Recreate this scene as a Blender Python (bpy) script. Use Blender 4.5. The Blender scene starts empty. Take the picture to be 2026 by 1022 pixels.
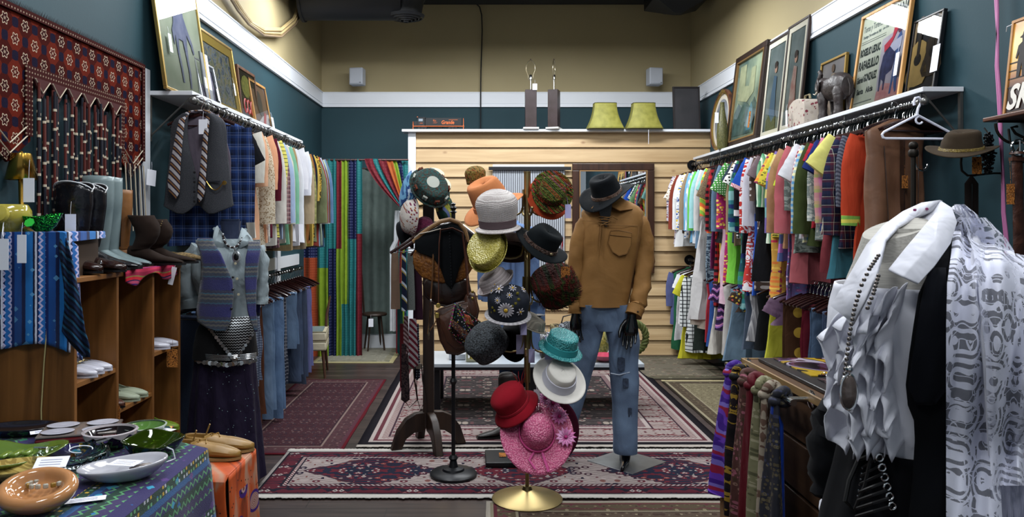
import bpy,math,random
from mathutils import Vector,Matrix,Euler,noise
R = math.radians; PI = math.pi; TAU = 2*PI
sc = bpy.context.scene; COL = sc.collection
rnd = random.Random(7)
# ---------------------------------------------------------------- camera, world, lights, exposure
EYE = 1.6; F = 1500.0; VX = 955.0; VY = 440.0
cam_d = bpy.data.cameras.new('camera'); cam = bpy.data.objects.new('camera',cam_d); COL.objects.link(cam)
cam.location = (0,0,EYE); cam.rotation_euler = (R(90),0,0)
cam_d.sensor_width = 36; cam_d.lens = F/2026*36; cam_d.shift_x = (1013-VX)/2026; cam_d.shift_y = -(511-VY)/2026
cam_d.clip_start = .05; sc.camera = cam
cam_d.dof.use_dof = True; cam_d.dof.focus_distance = 5.2; cam_d.dof.aperture_fstop = 20
wd = bpy.data.worlds.new('world'); sc.world = wd; wd.use_nodes = True
wd.node_tree.nodes['Background'].inputs[0].default_value = (.80,.90,1,1)
wd.node_tree.nodes['Background'].inputs[1].default_value = .30
sc.view_settings.view_transform = 'Standard'; sc.view_settings.look = 'None'
sc.view_settings.gamma = 1; sc.view_settings.use_curve_mapping = False
sc.view_settings.exposure = 0.0
LAMPS = [(x,y,3.95) for y in (.4,2.8,5.1) for x in (-.95,1.6)]+[(x,7.45,4.0) for x in (-1.25,.2,1.4)]
for (x,y,lz) in LAMPS:
    l = bpy.data.lights.new('lamp_light','AREA'); l.shape = 'RECTANGLE'; l.size = .5; l.size_y = 1.2
    l.energy = {.4: 42,2.8: 52,5.1: 54,7.45: 70}[y]; l.color = (.95,.98,1)
    o = bpy.data.objects.new('lamp_light',l); COL.objects.link(o); o.location = (x,y,lz-.03); o.rotation_euler = (0,0,R(90) if y > 7 else 0)

def P(px,py,Y):
    return Vector(((px-VX)*Y/F,Y,EYE-(py-VY)*Y/F))
def XatY(px,Y): return (px-VX)*Y/F
def ZatY(py,Y): return EYE-(py-VY)*Y/F

# ---------------------------------------------------------------- materials
def lin(h,a=1):
    if not isinstance(h,str): return (*h[:3],a)
    h = h.lstrip('#'); v = [int(h[i:i+2],16)/255 for i in (0,2,4)]
    return (*[c/12.92 if c <= .04045 else ((c+.055)/1.055)**2.4 for c in v],a)
class NT:
    def __init__(s,name,rough=.75,metal=0,spec=.4,sheen=0,coat=0,trans=0):
        s.mat = bpy.data.materials.new(name); s.mat.use_nodes = True; s.t = s.mat.node_tree
        s.b = s.t.nodes['Principled BSDF']
        s.set('Roughness',rough); s.set('Metallic',metal); s.set('Specular IOR Level',spec)
        if sheen: s.set('Sheen Weight',sheen)
        if coat: s.set('Coat Weight',coat); s.set('Coat Roughness',.08)
        if trans: s.set('Transmission Weight',trans)
        s._co = None
    def set(s,k,v): s.b.inputs[k].default_value = v
    def n(s,t): return s.t.nodes.new(t)
    def ln(s,a,b):
        if hasattr(a,'is_output'): s.t.links.new(a,b)
        else: b.default_value = a
    def co(s):
        if s._co is None: s._co = s.n('ShaderNodeTexCoord').outputs['Object']
        return s._co
    def m(s,op,a,b=None,c=None):
        n = s.n('ShaderNodeMath'); n.operation = op
        for i,v in enumerate((a,b,c)):
            if v is not None: s.ln(v,n.inputs[i])
        return n.outputs[0]
    def xyz(s,v=None):
        n = s.n('ShaderNodeSeparateXYZ'); s.ln(v or s.co(),n.inputs[0]); return n.outputs[0],n.outputs[1],n.outputs[2]
    def comb(s,x=0.,y=0.,z=0.):
        n = s.n('ShaderNodeCombineXYZ'); s.ln(x,n.inputs[0]); s.ln(y,n.inputs[1]); s.ln(z,n.inputs[2]); return n.outputs[0]
    def uv(s):
        x,y,z = s.xyz(); return s.m('ADD',x,s.m('MULTIPLY',y,.9)),z
    def scale(s,v,k):
        n = s.n('ShaderNodeVectorMath'); n.operation = 'MULTIPLY'; s.ln(v,n.inputs[0]); n.inputs[1].default_value = k if hasattr(k,'__len__') else (k,k,k); return n.outputs[0]
    def noise(s,sc_,v=None,det=2,dist=0,rough=.5):
        n = s.n('ShaderNodeTexNoise'); n.inputs['Scale'].default_value = sc_; n.inputs['Detail'].default_value = det
        n.inputs['Distortion'].default_value = dist; n.inputs['Roughness'].default_value = rough
        s.ln(v or s.co(),n.inputs['Vector']); return n.outputs[0]
    def vor(s,sc_,v=None,f='F1',metric='EUCLIDEAN',r=1):
        n = s.n('ShaderNodeTexVoronoi'); n.feature = f; n.distance = metric
        n.inputs['Scale'].default_value = sc_; n.inputs['Randomness'].default_value = r
        s.ln(v or s.co(),n.inputs['Vector']); return n
    def ramp(s,f,stops,const=True):
        n = s.n('ShaderNodeValToRGB'); n.color_ramp.interpolation = 'CONSTANT' if const else 'LINEAR'
        e = n.color_ramp.elements
        while len(e) < len(stops): e.new(.5)
        for q,(p,c) in zip(e,stops): q.position = p; q.color = lin(c)
        s.ln(f,n.inputs[0]); return n.outputs[0]
    def bands(s,f,cols):
        tot = sum(c[1] if isinstance(c,tuple) else 1 for c in cols); p = 0; st = []
        for c in cols:
            w = 1
            if isinstance(c,tuple): c,w = c
            st.append((p/tot,c)); p += w
        return s.ramp(f,st)
    def mix(s,f,a,b,mode='MIX'):
        n = s.n('ShaderNodeMix'); n.data_type = 'RGBA'; n.blend_type = mode; s.ln(f,n.inputs[0])
        for v,i in ((a,6),(b,7)):
            s.ln(lin(v) if isinstance(v,(str,tuple)) else v,n.inputs[i])
        return n.outputs[2]
    def lt(s,a,b): return s.m('LESS_THAN',a,b)
    def gt(s,a,b): return s.m('GREATER_THAN',a,b)
    def fr(s,a,p,off=0.): return s.m('FRACT',s.m('MULTIPLY_ADD',a,1/p,off))
    def bump(s,h,st=.3,d=.01):
        n = s.n('ShaderNodeBump'); n.inputs['Strength'].default_value = st; n.inputs['Distance'].default_value = d
        s.ln(h,n.inputs['Height']); s.t.links.new(n.outputs[0],s.b.inputs['Normal'])
    def out(s,c):
        s.ln(lin(c) if isinstance(c,(str,tuple)) else c,s.b.inputs['Base Color']); return s.mat
_MC = {}
def cached(fn):
    def w(*a,**k):
        key = (fn.__name__,repr(a),repr(sorted(k.items())))
        if key not in _MC: _MC[key] = fn(*a,**k)
        return _MC[key]
    return w
@cached
def plain(c,rough=.6,metal=0,spec=.4,coat=0,trans=0,bump=0,bs=40,emit=0,ior=0):
    g = NT('plain',rough,metal,spec,0,coat,trans)
    if bump: g.bump(g.noise(bs),bump,.01)
    if emit: g.set('Emission Color',lin(c)); g.set('Emission Strength',emit)
    if ior: g.set('IOR',ior)
    return g.out(c)
@cached
def mottled(c1,c2,sc_=20,rough=.7,metal=0,bump=.2,det=3,coat=0):
    g = NT('mottled',rough,metal,.4,0,coat); f = g.noise(sc_,det=det)
    g.bump(f,bump,.01); return g.out(g.ramp(f,[(.35,c1),(.65,c2)],False))
@cached
def wood(c1,c2,axis='z',sc_=1.,rough=.5,knots=0,coat=0):
    g = NT('wood',rough,coat=coat)
    k = {'x': (1.2,14,14),'y': (14,1.2,14),'z': (14,14,1.2)}[axis]
    f = g.noise(1.6*sc_,g.scale(g.co(),k),det=4,dist=.6)
    c = g.ramp(f,[(.3,c1),(.7,c2)],False)
    if knots:
        kk = {'x': (1,2.6,2.6),'y': (2.6,1,2.6),'z': (2.6,2.6,1)}[axis]
        d = g.vor(knots,g.scale(g.co(),kk)).outputs['Distance']
        c = g.mix(g.ramp(d,[(.03,'#ffffff'),(.10,'#000000')],False),c,'#5a3a1e')
    g.bump(f,.12,.005); return g.out(c)
def soft(h,k=.87):
    v = [int(h.lstrip('#')[i:i+2],16) for i in (0,2,4)]; l = .3*v[0]+.59*v[1]+.11*v[2]
    return '#%02x%02x%02x' % tuple(int(min(255,(l+(x-l)*k)*.97)) for x in v)
@cached
def fab(kind,c,s=.05,wr=.35,rough=.85,sheen=0.02,ws=9):
    """cloth: pattern kind, list of colours, pattern period in metres"""
    g = NT('fabric_'+kind,rough,0,.12,sheen); u,v = g.uv(); c = [(soft(q[0]),q[1]) if isinstance(q,tuple) else soft(q) for q in c]; c0 = c[0]; c1 = c[-1]
    uv = g.comb(u,v,0.)
    if kind == 'solid': col = g.mix(g.noise(14,det=3),c0,c1)
    elif kind == 'stripe_v': col = g.bands(g.fr(u,s),c)
    elif kind == 'stripe_h': col = g.bands(g.fr(v,s),c)
    elif kind == 'stripe_d': col = g.bands(g.fr(g.m('ADD',u,v),s),c)
    elif kind == 'plaid':
        a = g.bands(g.fr(u,s),c); b = g.bands(g.fr(v,s,.3),c); col = g.mix(.5,a,b)
    elif kind == 'gingham':
        a = g.m('ADD',g.lt(g.fr(u,s),.5),g.lt(g.fr(v,s),.5)); col = g.mix(g.m('MULTIPLY',a,.5),c0,c1)
    elif kind == 'check':
        a = g.m('MAXIMUM',g.lt(g.fr(u,s),.22),g.lt(g.fr(v,s),.22)); col = g.mix(a,c0,c1)
    elif kind == 'dots':
        a = g.m('SUBTRACT',g.fr(u,s),.5); b = g.m('SUBTRACT',g.fr(v,s),.5)
        col = g.mix(g.lt(g.m('SQRT',g.m('ADD',g.m('MULTIPLY',a,a),g.m('MULTIPLY',b,b))),.26),c0,c1)
    elif kind == 'floral':
        n = g.vor(1.7/s,uv); d = n.outputs['Distance']; q = g.xyz(n.outputs['Color'])[0]
        pet = g.bands(q,c[1:]); col = g.mix(g.lt(d,.40),c0,pet)
        col = g.mix(g.lt(d,.13),col,c[2 % len(c)])
    elif kind == 'print':
        f = g.noise(1.5/s,uv,det=2,dist=1.2); k = len(c)
        col = g.ramp(f,[(.30+.40*i/max(1,k-1) if i else 0,x) for i,x in enumerate(c)])
    elif kind == 'patch':
        n = g.vor(1/s,uv,metric='CHEBYCHEV',r=.35); col = g.bands(g.xyz(n.outputs['Color'])[1],c)
    elif kind == 'tweed':
        col = g.ramp(g.noise(260,uv,det=1),[(.40,c0),(.60,c1)],False)
    elif kind == 'denim':
        f = g.noise(5,uv,det=2); a = g.ramp(f,[(.35,c0),(.68,c1)],False)
        col = g.mix(g.m('MULTIPLY',g.noise(300,uv,det=1),.2),a,'#b4c0d4')
    elif kind == 'zigzag':
        z = g.m('PINGPONG',u,s/2); col = g.bands(g.fr(g.m('ADD',v,z),s),c)
    elif kind == 'shibori':
        z = g.noise(3/s*.3,uv,det=3,dist=.5); col = g.bands(g.fr(g.m('ADD',v,g.m('MULTIPLY',z,s*1.5)),s),c)
    elif kind == 'brocade':
        a = g.m('SUBTRACT',g.fr(u,s),.5); b = g.m('SUBTRACT',g.fr(v,s,.5),.5)
        e = g.m('ADD',g.m('ABSOLUTE',a),g.m('ABSOLUTE',b)); col = g.mix(g.lt(g.m('ABSOLUTE',g.m('SUBTRACT',e,.22)),.07),c0,c1)
    h = g.noise(ws,g.scale(g.co(),(1,1,.45)),det=3,dist=.5)
    g.bump(h,wr,.05); return g.out(col)
@cached
def leather(c1,c2,rough=.42,bs=6,st=.3):
    g = NT('leather',rough,0,.5); f = g.noise(bs,det=4,dist=.4); g.bump(f,st,.03)
    return g.out(g.ramp(f,[(.3,c1),(.7,c2)],False))
@cached
def glass(c='#ffffff',rough=.02,ior=1.45):
    g = NT('glass',rough,0,.5,trans=1); g.set('IOR',ior); return g.out(c)
@cached
def straw(c1,c2,s=.012,rough=.55,wrap=30):
    g = NT('straw',rough); x,y,z = g.xyz(); a = g.m('ARCTAN2',y,x)
    u = g.m('MULTIPLY',a,wrap/TAU); r = g.m('SQRT',g.m('ADD',g.m('MULTIPLY',x,x),g.m('MULTIPLY',y,y)))
    v = g.m('MULTIPLY',g.m('ADD',z,r),1/s)
    k = g.m('MULTIPLY',g.m('SINE',g.m('MULTIPLY',g.m('ADD',u,v),PI)),g.m('SINE',g.m('MULTIPLY',g.m('SUBTRACT',u,v),PI)))
    k = g.m('MULTIPLY_ADD',k,.5,.5); g.bump(k,.7,.006); return g.out(g.ramp(k,[(.25,c1),(.75,c2)],False))
@cached
def glossweave(c1,c2,s=120,rough=.25,st=.8):
    g = NT('gloss_straw',rough,0,.5); n = g.vor(s); d = n.outputs['Distance']; g.bump(d,st,.006)
    return g.out(g.ramp(g.m('ADD',d,g.m('MULTIPLY',g.noise(25),.3)),[(.2,c2),(.75,c1)],False))
WHITE = plain('#e4e6ea',.45); CHROME = plain('#d8dadc',.15,1); BLACKMETAL = plain('#15161a',.4,.3)
BRASS = plain('#9c8a5e',.38,1); DARKWOOD = plain('#26100f',.25,coat=.4); PAPER = plain('#e6e8f2',.7)
TAGORANGE = fab('print',('#3a1c10','#b9702a','#6a3a1c','#c8a060'),.02,0)

# ---------------------------------------------------------------- mesh building
class B:
    def __init__(s): s.v = []; s.f = []; s.mi = []; s.cm = 0
    def add(s,vs,fs,M=None):
        o = len(s.v); s.v += [tuple(M @ Vector(v)) for v in vs] if M is not None else [tuple(v) for v in vs]
        s.f += [tuple(i+o for i in f) for f in fs]; s.mi += [s.cm]*len(fs); return s
    def box(s,c,d,M=None,rot=None):
        x,y,z = d[0]/2,d[1]/2,d[2]/2
        T = Matrix.Translation(c)
        if rot: T = T @ Euler(rot).to_matrix().to_4x4()
        if M is not None: T = M @ T
        vs = [(a*x,b*y,e*z) for a in (-1,1) for b in (-1,1) for e in (-1,1)]
        return s.add(vs,[(0,1,3,2),(4,6,7,5),(0,4,5,1),(2,3,7,6),(0,2,6,4),(1,5,7,3)],T)
    def bb(s,x0,x1,y0,y1,z0,z1,M=None):
        return s.box(((x0+x1)/2,(y0+y1)/2,(z0+z1)/2),(abs(x1-x0),abs(y1-y0),abs(z1-z0)),M)
    def rings(s,rs,cap0=True,cap1=True,closed=True,M=None,loop=False):
        n = len(rs[0]); vs = [p for r in rs for p in r]; fs = []
        m = len(rs); kk = n if closed else n-1
        for j in range(m if loop else m-1):
            j2 = (j+1) % m
            for i in range(kk):
                a = j*n+i; b = j*n+(i+1) % n; fs.append((a,b,j2*n+(i+1) % n,j2*n+i))
        if cap0 and closed and not loop: fs.append(tuple(range(n-1,-1,-1)))
        if cap1 and closed and not loop: fs.append(tuple(range((m-1)*n,m*n)))
        return s.add(vs,fs,M)
    def tube(s,pts,r,n=8,closed=False,M=None,flat=1,up=None):
        pts = [Vector(p) for p in pts]; m = len(pts); rs = []; prev = Vector(up) if up else None
        for i,p in enumerate(pts):
            if closed: d = pts[(i+1) % m]-pts[i-1]
            else: d = pts[min(i+1,m-1)]-pts[max(i-1,0)]
            d = d.normalized() if d.length > 1e-9 else Vector((0,0,1))
            if prev is None: prev = Vector((0,0,1)) if abs(d.z) < .9 else Vector((1,0,0))
            a = d.cross(prev)
            if a.length < 1e-6: a = d.orthogonal()
            a.normalize(); b = a.cross(d).normalized(); prev = b
            rr = r[i] if hasattr(r,'__len__') else r
            rs.append([p + a*(rr*math.cos(TAU*k/n)) + b*(rr*flat*math.sin(TAU*k/n)) for k in range(n)])
        return s.rings(rs,M=M,loop=closed)
    def cyl(s,p0,p1,r0,r1=None,n=16,M=None):
        return s.tube([p0,p1],[r0,r0 if r1 is None else r1],n,M=M)
    def lathe(s,prof,n=32,M=None,sx=1,sy=1,wob=None,cap=True):
        rs = []
        for j,(r,z) in enumerate(prof):
            rr = max(r,1e-4); ring = []
            for k in range(n):
                a = TAU*k/n; q = rr; zz = z
                if wob: dq,dz = wob(a,r,z,j); q += dq; zz += dz
                ring.append((q*math.cos(a)*sx,q*math.sin(a)*sy,zz))
            rs.append(ring)
        return s.rings(rs,cap,cap,M=M)
    def sph(s,c,r,n=12,M=None,sc_=(1,1,1)):
        T = Matrix.Translation(c)
        if M is not None: T = M @ T
        rs = [[(r*sc_[0]*math.sin(PI*j/n)*math.cos(TAU*k/(2*n)),r*sc_[1]*math.sin(PI*j/n)*math.sin(TAU*k/(2*n)),-r*sc_[2]*math.cos(PI*j/n)) for k in range(2*n)] for j in range(1,n)]
        return s.rings(rs,M=T)
    def grid(s,fn,nu,nv,M=None):
        vs = [fn(i/nu,j/nv) for j in range(nv+1) for i in range(nu+1)]
        fs = [(j*(nu+1)+i,j*(nu+1)+i+1,(j+1)*(nu+1)+i+1,(j+1)*(nu+1)+i) for j in range(nv) for i in range(nu)]
        return s.add(vs,fs,M)
    def prism(s,pts,d,M=None):
        """outline pts (x,z) extruded along y by d centred"""
        n = len(pts); vs = [(x,-d/2,z) for x,z in pts]+[(x,d/2,z) for x,z in pts]
        fs = [tuple(range(n)),tuple(range(2*n-1,n-1,-1))]+[(i,i+n,(i+1) % n+n,(i+1) % n) for i in range(n)]
        return s.add(vs,fs,M)
    def frame(s,w,h,t,d,M=None,z0=0):
        """picture frame in xz plane, base at z0"""
        s.bb(-w/2,w/2,-d/2,d/2,z0,z0+t,M); s.bb(-w/2,w/2,-d/2,d/2,z0+h-t,z0+h,M)
        s.bb(-w/2,-w/2+t,-d/2,d/2,z0+t,z0+h-t,M); s.bb(w/2-t,w/2,-d/2,d/2,z0+t,z0+h-t,M); return s
    def build(s,name,mat,parent=None,smooth=True,solid=0,bevel=0,sub=0,weld=False,off=0,auto=True):
        me = bpy.data.meshes.new(name); me.from_pydata(s.v,[],s.f)
        mats = mat if isinstance(mat,(list,tuple)) else [mat]
        for m in mats: me.materials.append(m)
        if len(mats) > 1: me.polygons.foreach_set('material_index',s.mi)
        if smooth:
            me.polygons.foreach_set('use_smooth',[True]*len(me.polygons))
            if auto and not sub: me.set_sharp_from_angle(angle=R(42))
        me.update()
        o = bpy.data.objects.new(name,me); COL.objects.link(o)
        if parent is not None: o.parent = parent
        if solid: q = o.modifiers.new('s','SOLIDIFY'); q.thickness = solid; q.offset = off
        if bevel: q = o.modifiers.new('b','BEVEL'); q.width = bevel; q.segments = 2; q.limit_method = 'ANGLE'
        if sub: q = o.modifiers.new('u','SUBSURF'); q.levels = sub; q.render_levels = sub
        return o
def T(name,label,cat,loc=(0,0,0),rz=0,group=None,rot=None):
    o = bpy.data.objects.new(name,None); COL.objects.link(o); o.empty_display_size = .1
    o.location = loc; o.rotation_euler = rot if rot is not None else (0,0,rz)
    o['label'] = label; o['category'] = cat
    if group: o['group'] = group
    return o
def tag(o,label,cat,group=None,kind=None):
    o['label'] = label; o['category'] = cat
    if group: o['group'] = group
    if kind: o['kind'] = kind
    return o
def struct(o):
    o['kind'] = 'structure'; return o
def dup(src,loc=None,rot=None,label=None,group=None,parent=None,scale=None):
    c = src.copy(); COL.objects.link(c)
    if parent is not None: c.parent = parent
    for ch in [x for x in src.children]: dup(ch,parent=c)
    if loc is not None: c.location = loc
    if rot is not None: c.rotation_euler = rot
    if scale is not None: c.scale = scale
    if label: c['label'] = label
    if group: c['group'] = group
    return c
def text_part(name,txt,size,mat,parent,M,ext=.001,sx=1,align='CENTER',shear=0,bold=0,plabel=None,fit=0):
    cu = bpy.data.curves.new(name,'FONT'); cu.body = txt; cu.size = size; cu.extrude = ext; cu.align_x = align; cu.align_y = 'CENTER'
    cu.shear = shear; cu.offset = bold; cu.resolution_u = 3
    tmp = bpy.data.objects.new('tmp',cu); COL.objects.link(tmp)
    me = bpy.data.meshes.new_from_object(tmp.evaluated_get(bpy.context.evaluated_depsgraph_get()))
    bpy.data.objects.remove(tmp); bpy.data.curves.remove(cu)
    if fit:
        xs = [v.co.x for v in me.vertices]; sx = fit/max(max(xs)-min(xs),1e-4)
    me.transform(M @ Matrix.Diagonal((sx,1,1,1))); me.materials.clear(); me.materials.append(mat)
    o = bpy.data.objects.new(name,me); COL.objects.link(o); o.parent = parent
    if plabel: o['label'] = plabel
    return o
XZ = Matrix.Rotation(R(90),4,'X')   # text/flat art standing up, facing -y
def wob(x,y=0,z=0): return noise.noise(Vector((x,y,z)))
def price_tag(parent,p,w=.03,h=.06,mat=None,rot=(0,0,0),string=.05):
    b = B(); Tm = Matrix.Translation(p) @ Euler(rot).to_matrix().to_4x4()
    b.box((0,0,-h/2),(w,.0015,h),Tm)
    b.tube([Tm @ Vector((0,0,-.005)),Tm @ Vector((0,.002,string*.5)),Tm @ Vector((0,.006,string))],.0008,4)
    o = b.build('price_tag',mat or PAPER,parent,smooth=False)
    o['label'] = 'small hanging price tag'; return o
# ================================================================ THE ROOM
XL,XR,YB,YF,ZC = -2.14,2.76,10.07,-2.0,4.52
ZT0,ZT1 = 3.13,3.33
PY = 9.2
@cached
def wallpaint(c,c2):
    g = NT('wall_paint',.62,0,.18); f = g.noise(.8,det=3); g.bump(g.noise(60,det=2),.06,.005)
    return g.out(g.ramp(f,[(.3,c),(.7,c2)],False))
GREEN = wallpaint('#263c44','#2a444c'); BEIGE = wallpaint('#9f9270','#a89b78'); TRIMW = plain('#dfe3ea',.35)
def floor_mat():
    g = NT('plank_floor',.38,0,.45); x,y,z = g.xyz()
    row = g.m('FLOOR',g.m('MULTIPLY',y,1/.125)); off = g.m('FRACT',g.m('MULTIPLY',row,.377))
    cx = g.m('ADD',g.m('MULTIPLY',x,1/1.22),off); cell = g.m('FLOOR',cx)
    wn = g.n('ShaderNodeTexWhiteNoise'); wn.noise_dimensions = '2D'; g.ln(g.comb(row,cell,0.),wn.inputs['Vector'])
    tone = wn.outputs[0]
    gr = g.noise(1,g.comb(g.m('MULTIPLY_ADD',x,2.2,g.m('MULTIPLY',tone,9)),g.m('MULTIPLY',y,30),tone),det=4,dist=.4)
    a = g.ramp(gr,[(.3,'#2a2120'),(.7,'#4b3d38')],False)
    b = g.mix(g.m('MULTIPLY',tone,.5),a,'#1f1716')
    ed = g.m('MAXIMUM',g.lt(g.fr(y,.125),.03),g.lt(g.m('FRACT',cx),.004))
    g.bump(gr,.08,.004)
    return g.out(g.mix(g.m('MULTIPLY',ed,.8),b,'#0d0a09'))
struct(B().bb(XL-.1,XR+.1,YF,YB+.1,-.1,0).build('floor',floor_mat(),smooth=False))
struct(B().bb(XL-.1,XR+.1,YF,YB+.1,ZC,ZC+.1).build('ceiling',plain('#24262b',.8),smooth=False))
def wall(name,axis,pos,a0,a1,th):
    for (z0,z1,m,nm) in ((0,ZT0+.02,GREEN,name),(ZT0+.02,ZC,BEIGE,name+'_upper')):
        b = B()
        if axis == 'x': b.bb(pos,pos+th,a0,a1,z0,z1)
        else: b.bb(a0,a1,pos,pos+th,z0,z1)
        struct(b.build(nm,m,smooth=False))
wall('wall_left','x',XL,YF,YB,-.1); wall('wall_right','x',XR,YF,YB,.1); wall('wall_back','y',YB,XL-.1,XR+.1,.1)
def trimbar(name,axis,pos,a0,a1,s):
    b = B()
    for z0,z1,d in ((ZT0+.045,ZT1,.02),(ZT0,ZT0+.02,.028),(ZT0+.02,ZT0+.045,.014),(ZT1-.012,ZT1,.026)):
        if axis == 'x': b.bb(pos,pos+s*d,a0,a1,z0,z1)
        else: b.bb(a0,a1,pos,pos+s*d,z0,z1)
    struct(b.build(name,TRIMW,smooth=False))
trimbar('trim_left','x',XL,YF,YB,1); trimbar('trim_right','x',XR,YF,YB,-1); trimbar('trim_back','y',YB,XL,XR,-1)
struct(B().bb(XL+.02,XR,YB-.02,YB,0,.15).build('baseboard_back',TRIMW,smooth=False))
struct(B().bb(XL,XR,YB-.45,YB-.25,ZC-.10,ZC).build('trim_ceiling',plain('#1c1e22',.7),smooth=False))
# partition wall clad with lapped pine boards
XP0 = XatY(823,PY); ZP = ZatY(262,PY)
struct(B().bb(XP0-.02,XR,PY+.03,PY+.12,0,ZP).build('wall_partition',plain('#c9c4b8',.6),smooth=False))
b = B(); nb = 15; hb = ZP/nb
for i in range(nb):
    z0 = ZP-(i+1)*hb; x0,x1 = XP0,XR
    y0,y1,yb = PY-.022,PY+.008,PY+.03
    vs = [(x0,y0,z0),(x1,y0,z0),(x1,y1,z0+hb),(x0,y1,z0+hb),(x0,yb,z0),(x1,yb,z0),(x1,yb,z0+hb),(x0,yb,z0+hb)]
    b.add(vs,[(0,1,2,3),(5,4,7,6),(1,0,4,5),(3,2,6,7),(0,3,7,4),(2,1,5,6)])
def pine():
    g = NT('pine_boards',.5); x,y,z = g.xyz()
    row = g.m('FLOOR',g.m('MULTIPLY',z,1/hb)); q = g.comb(g.m('MULTIPLY_ADD',row,3.7,x),0.,z)
    f = g.noise(1.3,g.scale(q,(1,1,16)),det=4,dist=.5); c = g.ramp(f,[(.3,'#ac9068'),(.7,'#c8ae86')],False)
    d = g.vor(2.6,g.scale(q,(1,1,1.7))).outputs['Distance']
    c = g.mix(g.ramp(d,[(.0,'#eeeeee'),(.10,'#000000')],False),c,'#6f4524')
    wn = g.n('ShaderNodeTexWhiteNoise'); wn.noise_dimensions = '1D'; g.ln(row,wn.inputs['W'])
    c = g.mix(g.m('MULTIPLY',wn.outputs[0],.3),c,'#a07e56'); return g.out(c)
struct(b.build('wall_partition_cladding',pine(),smooth=False))
struct(B().bb(XatY(808,PY),XP0,PY-.035,PY+.13,0,ZP).build('trim_partition_end',TRIMW,smooth=False))
struct(B().bb(XatY(797,PY),XR,PY-.11,PY+.16,ZP,ZP+.028).build('trim_partition_ledge',TRIMW,smooth=False))
struct(B().bb(XL,XL+.022,4.72,4.83,0,2.57).build('trim_upright',TRIMW,smooth=False))
struct(B().bb(XL,XL+.02,7.4,8.76,1.12,1.24).build('trim_rail_board',TRIMW,smooth=False))
struct(B().bb(XL,XL+.03,7.80,7.92,0,2.44).build('trim_shelf_end',TRIMW,smooth=False))
# light fixtures
TUBE = plain('#eef5ff',.5,emit=3.0)
lf = T('ceiling_light','four-tube fluorescent ceiling light hanging over the shop floor','ceiling light',LAMPS[0],group='fluorescent ceiling lights')
B().bb(-.28,.28,-.62,.62,.06,.12).bb(-.28,-.26,-.62,.62,.0,.06).bb(.26,.28,-.62,.62,.0,.06).build('housing',WHITE,lf,smooth=False)
for k in range(4): B().cyl((-.18+.12*k,-.6,.03),(-.18+.12*k,.6,.03),.013,n=10).build('tube',TUBE,lf)
for s in (-.2,.2): B().cyl((s,0,.12),(s,0,ZC-3.95),.004,n=6).build('hanging_rod',CHROME,lf)
for (x,y,lz) in LAMPS[1:]: dup(lf,(x,y,lz),(0,0,R(90) if y > 7 else 0))
# duct
MD = plain('#181a1f',.55)
d = T('air_duct','black round air duct elbow with a ceiling diffuser, upper left','duct',(-1.35,8.5,4.12))
B().cyl((-.68,0,0),(.45,0,0),.25,n=28).build('pipe',MD,d)
B().lathe([(.27,0),(.27,.03),(.25,.03)],28,M=Matrix.Translation((-.68,0,0)) @ Matrix.Rotation(R(90),4,'Y')).build('flange',MD,d)
B().lathe([(.17,-.16),(.2,0),(.27,.12),(.25,.22),(.1,.26)],24,M=Matrix.Translation((.49,0,-.05))).build('elbow',MD,d)
b = B()
for k in range(5): b.lathe([(.21-.04*k,-.0-.006*k),(.19-.04*k,-.03-.012*k),(.178-.04*k,-.025-.012*k),(.20-.04*k,0-.006*k)],24,M=Matrix.Translation((.49,0,-.2)),cap=False)
b.build('diffuser',MD,d)
d2 = T('air_duct','black rectangular duct boot at the ceiling corner over the right wall','duct',(2.30,9.1,4.22))
B().bb(-.3,.34,-.3,.3,0,.2).add([(-.3,-.3,0),(.34,-.3,0),(.34,.3,0),(-.3,.3,0),(.0,-.05,-.12),(.08,-.05,-.12),(.08,.05,-.12),(0,.05,-.12)],[(0,1,5,4),(1,2,6,5),(2,3,7,6),(3,0,4,7),(4,5,6,7)]).build('boot',MD,d2,smooth=False)
B().cyl((0,0,.1),(0,.45,.1),.10,n=16).build('pipe',MD,d2)
# speakers
def speaker(px,s,lab):
    t = T('wall_speaker',lab,'speaker',P(px,152,9.86),rz=R(8*s))
    B().bb(-.09,.09,-.07,.08,-.11,.11).build('cabinet',plain('#b9bec8',.5),t,bevel=.012)
    B().bb(-.08,.08,-.08,-.068,-.098,.098).build('grille',mottled('#a9aeb8','#c3c8d2',300,.7),t,bevel=.006)
    B().bb(-.02,.02,.08,.2,-.02,.02).build('bracket',plain('#8a8f98',.5),t)
    B().bb(.05,.07,-.083,-.079,-.09,-.083).build('badge',plain('#333333'),t)
speaker(707,-1,'small white loudspeaker on the back wall at left'); speaker(1295,1,'small white loudspeaker on the back wall at right')
# cable on back wall
pts = [P(px,py,10.03) for px,py in ((943,8),(949,14),(953,30),(954,60),(953,100),(951.5,140),(951,185),(951,255))]
tag(B().tube(pts,.009,6).build('cable',plain('#15171c',.5)),'thin black cable running down the back wall','cable')
def WL(px,py,x=-2.11):
    Y = x*F/(px-VX); return Vector((x,Y,ZatY(py,Y)))
def WR(px,py,x=2.73):
    Y = x*F/(px-VX); return Vector((x,Y,ZatY(py,Y)))
# coiled cable bundle on upper left wall
CB = plain('#a08c62',.6)
t = T('cable_bundle','beige electrical cables looped over the white band on the left wall','cable',WL(520,60))
for k in range(6):
    o = k*2.2; pp = [(440+o,-40),(452+o,-10+o*.3),(470+o*.9,20),(492+o*.6,48-o*.3),(522,70-o*1.2),(556,73-o*1.5),(585-o*.5,48-o),(600-o,18),(612-o*1.2,-30)]
    B().tube([WL(a,c,-2.07-.012*(k % 2))-t.location for a,c in pp],.011,7).build('cable_strand',CB if k % 3 else plain('#6b5a44',.6),t)
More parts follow.
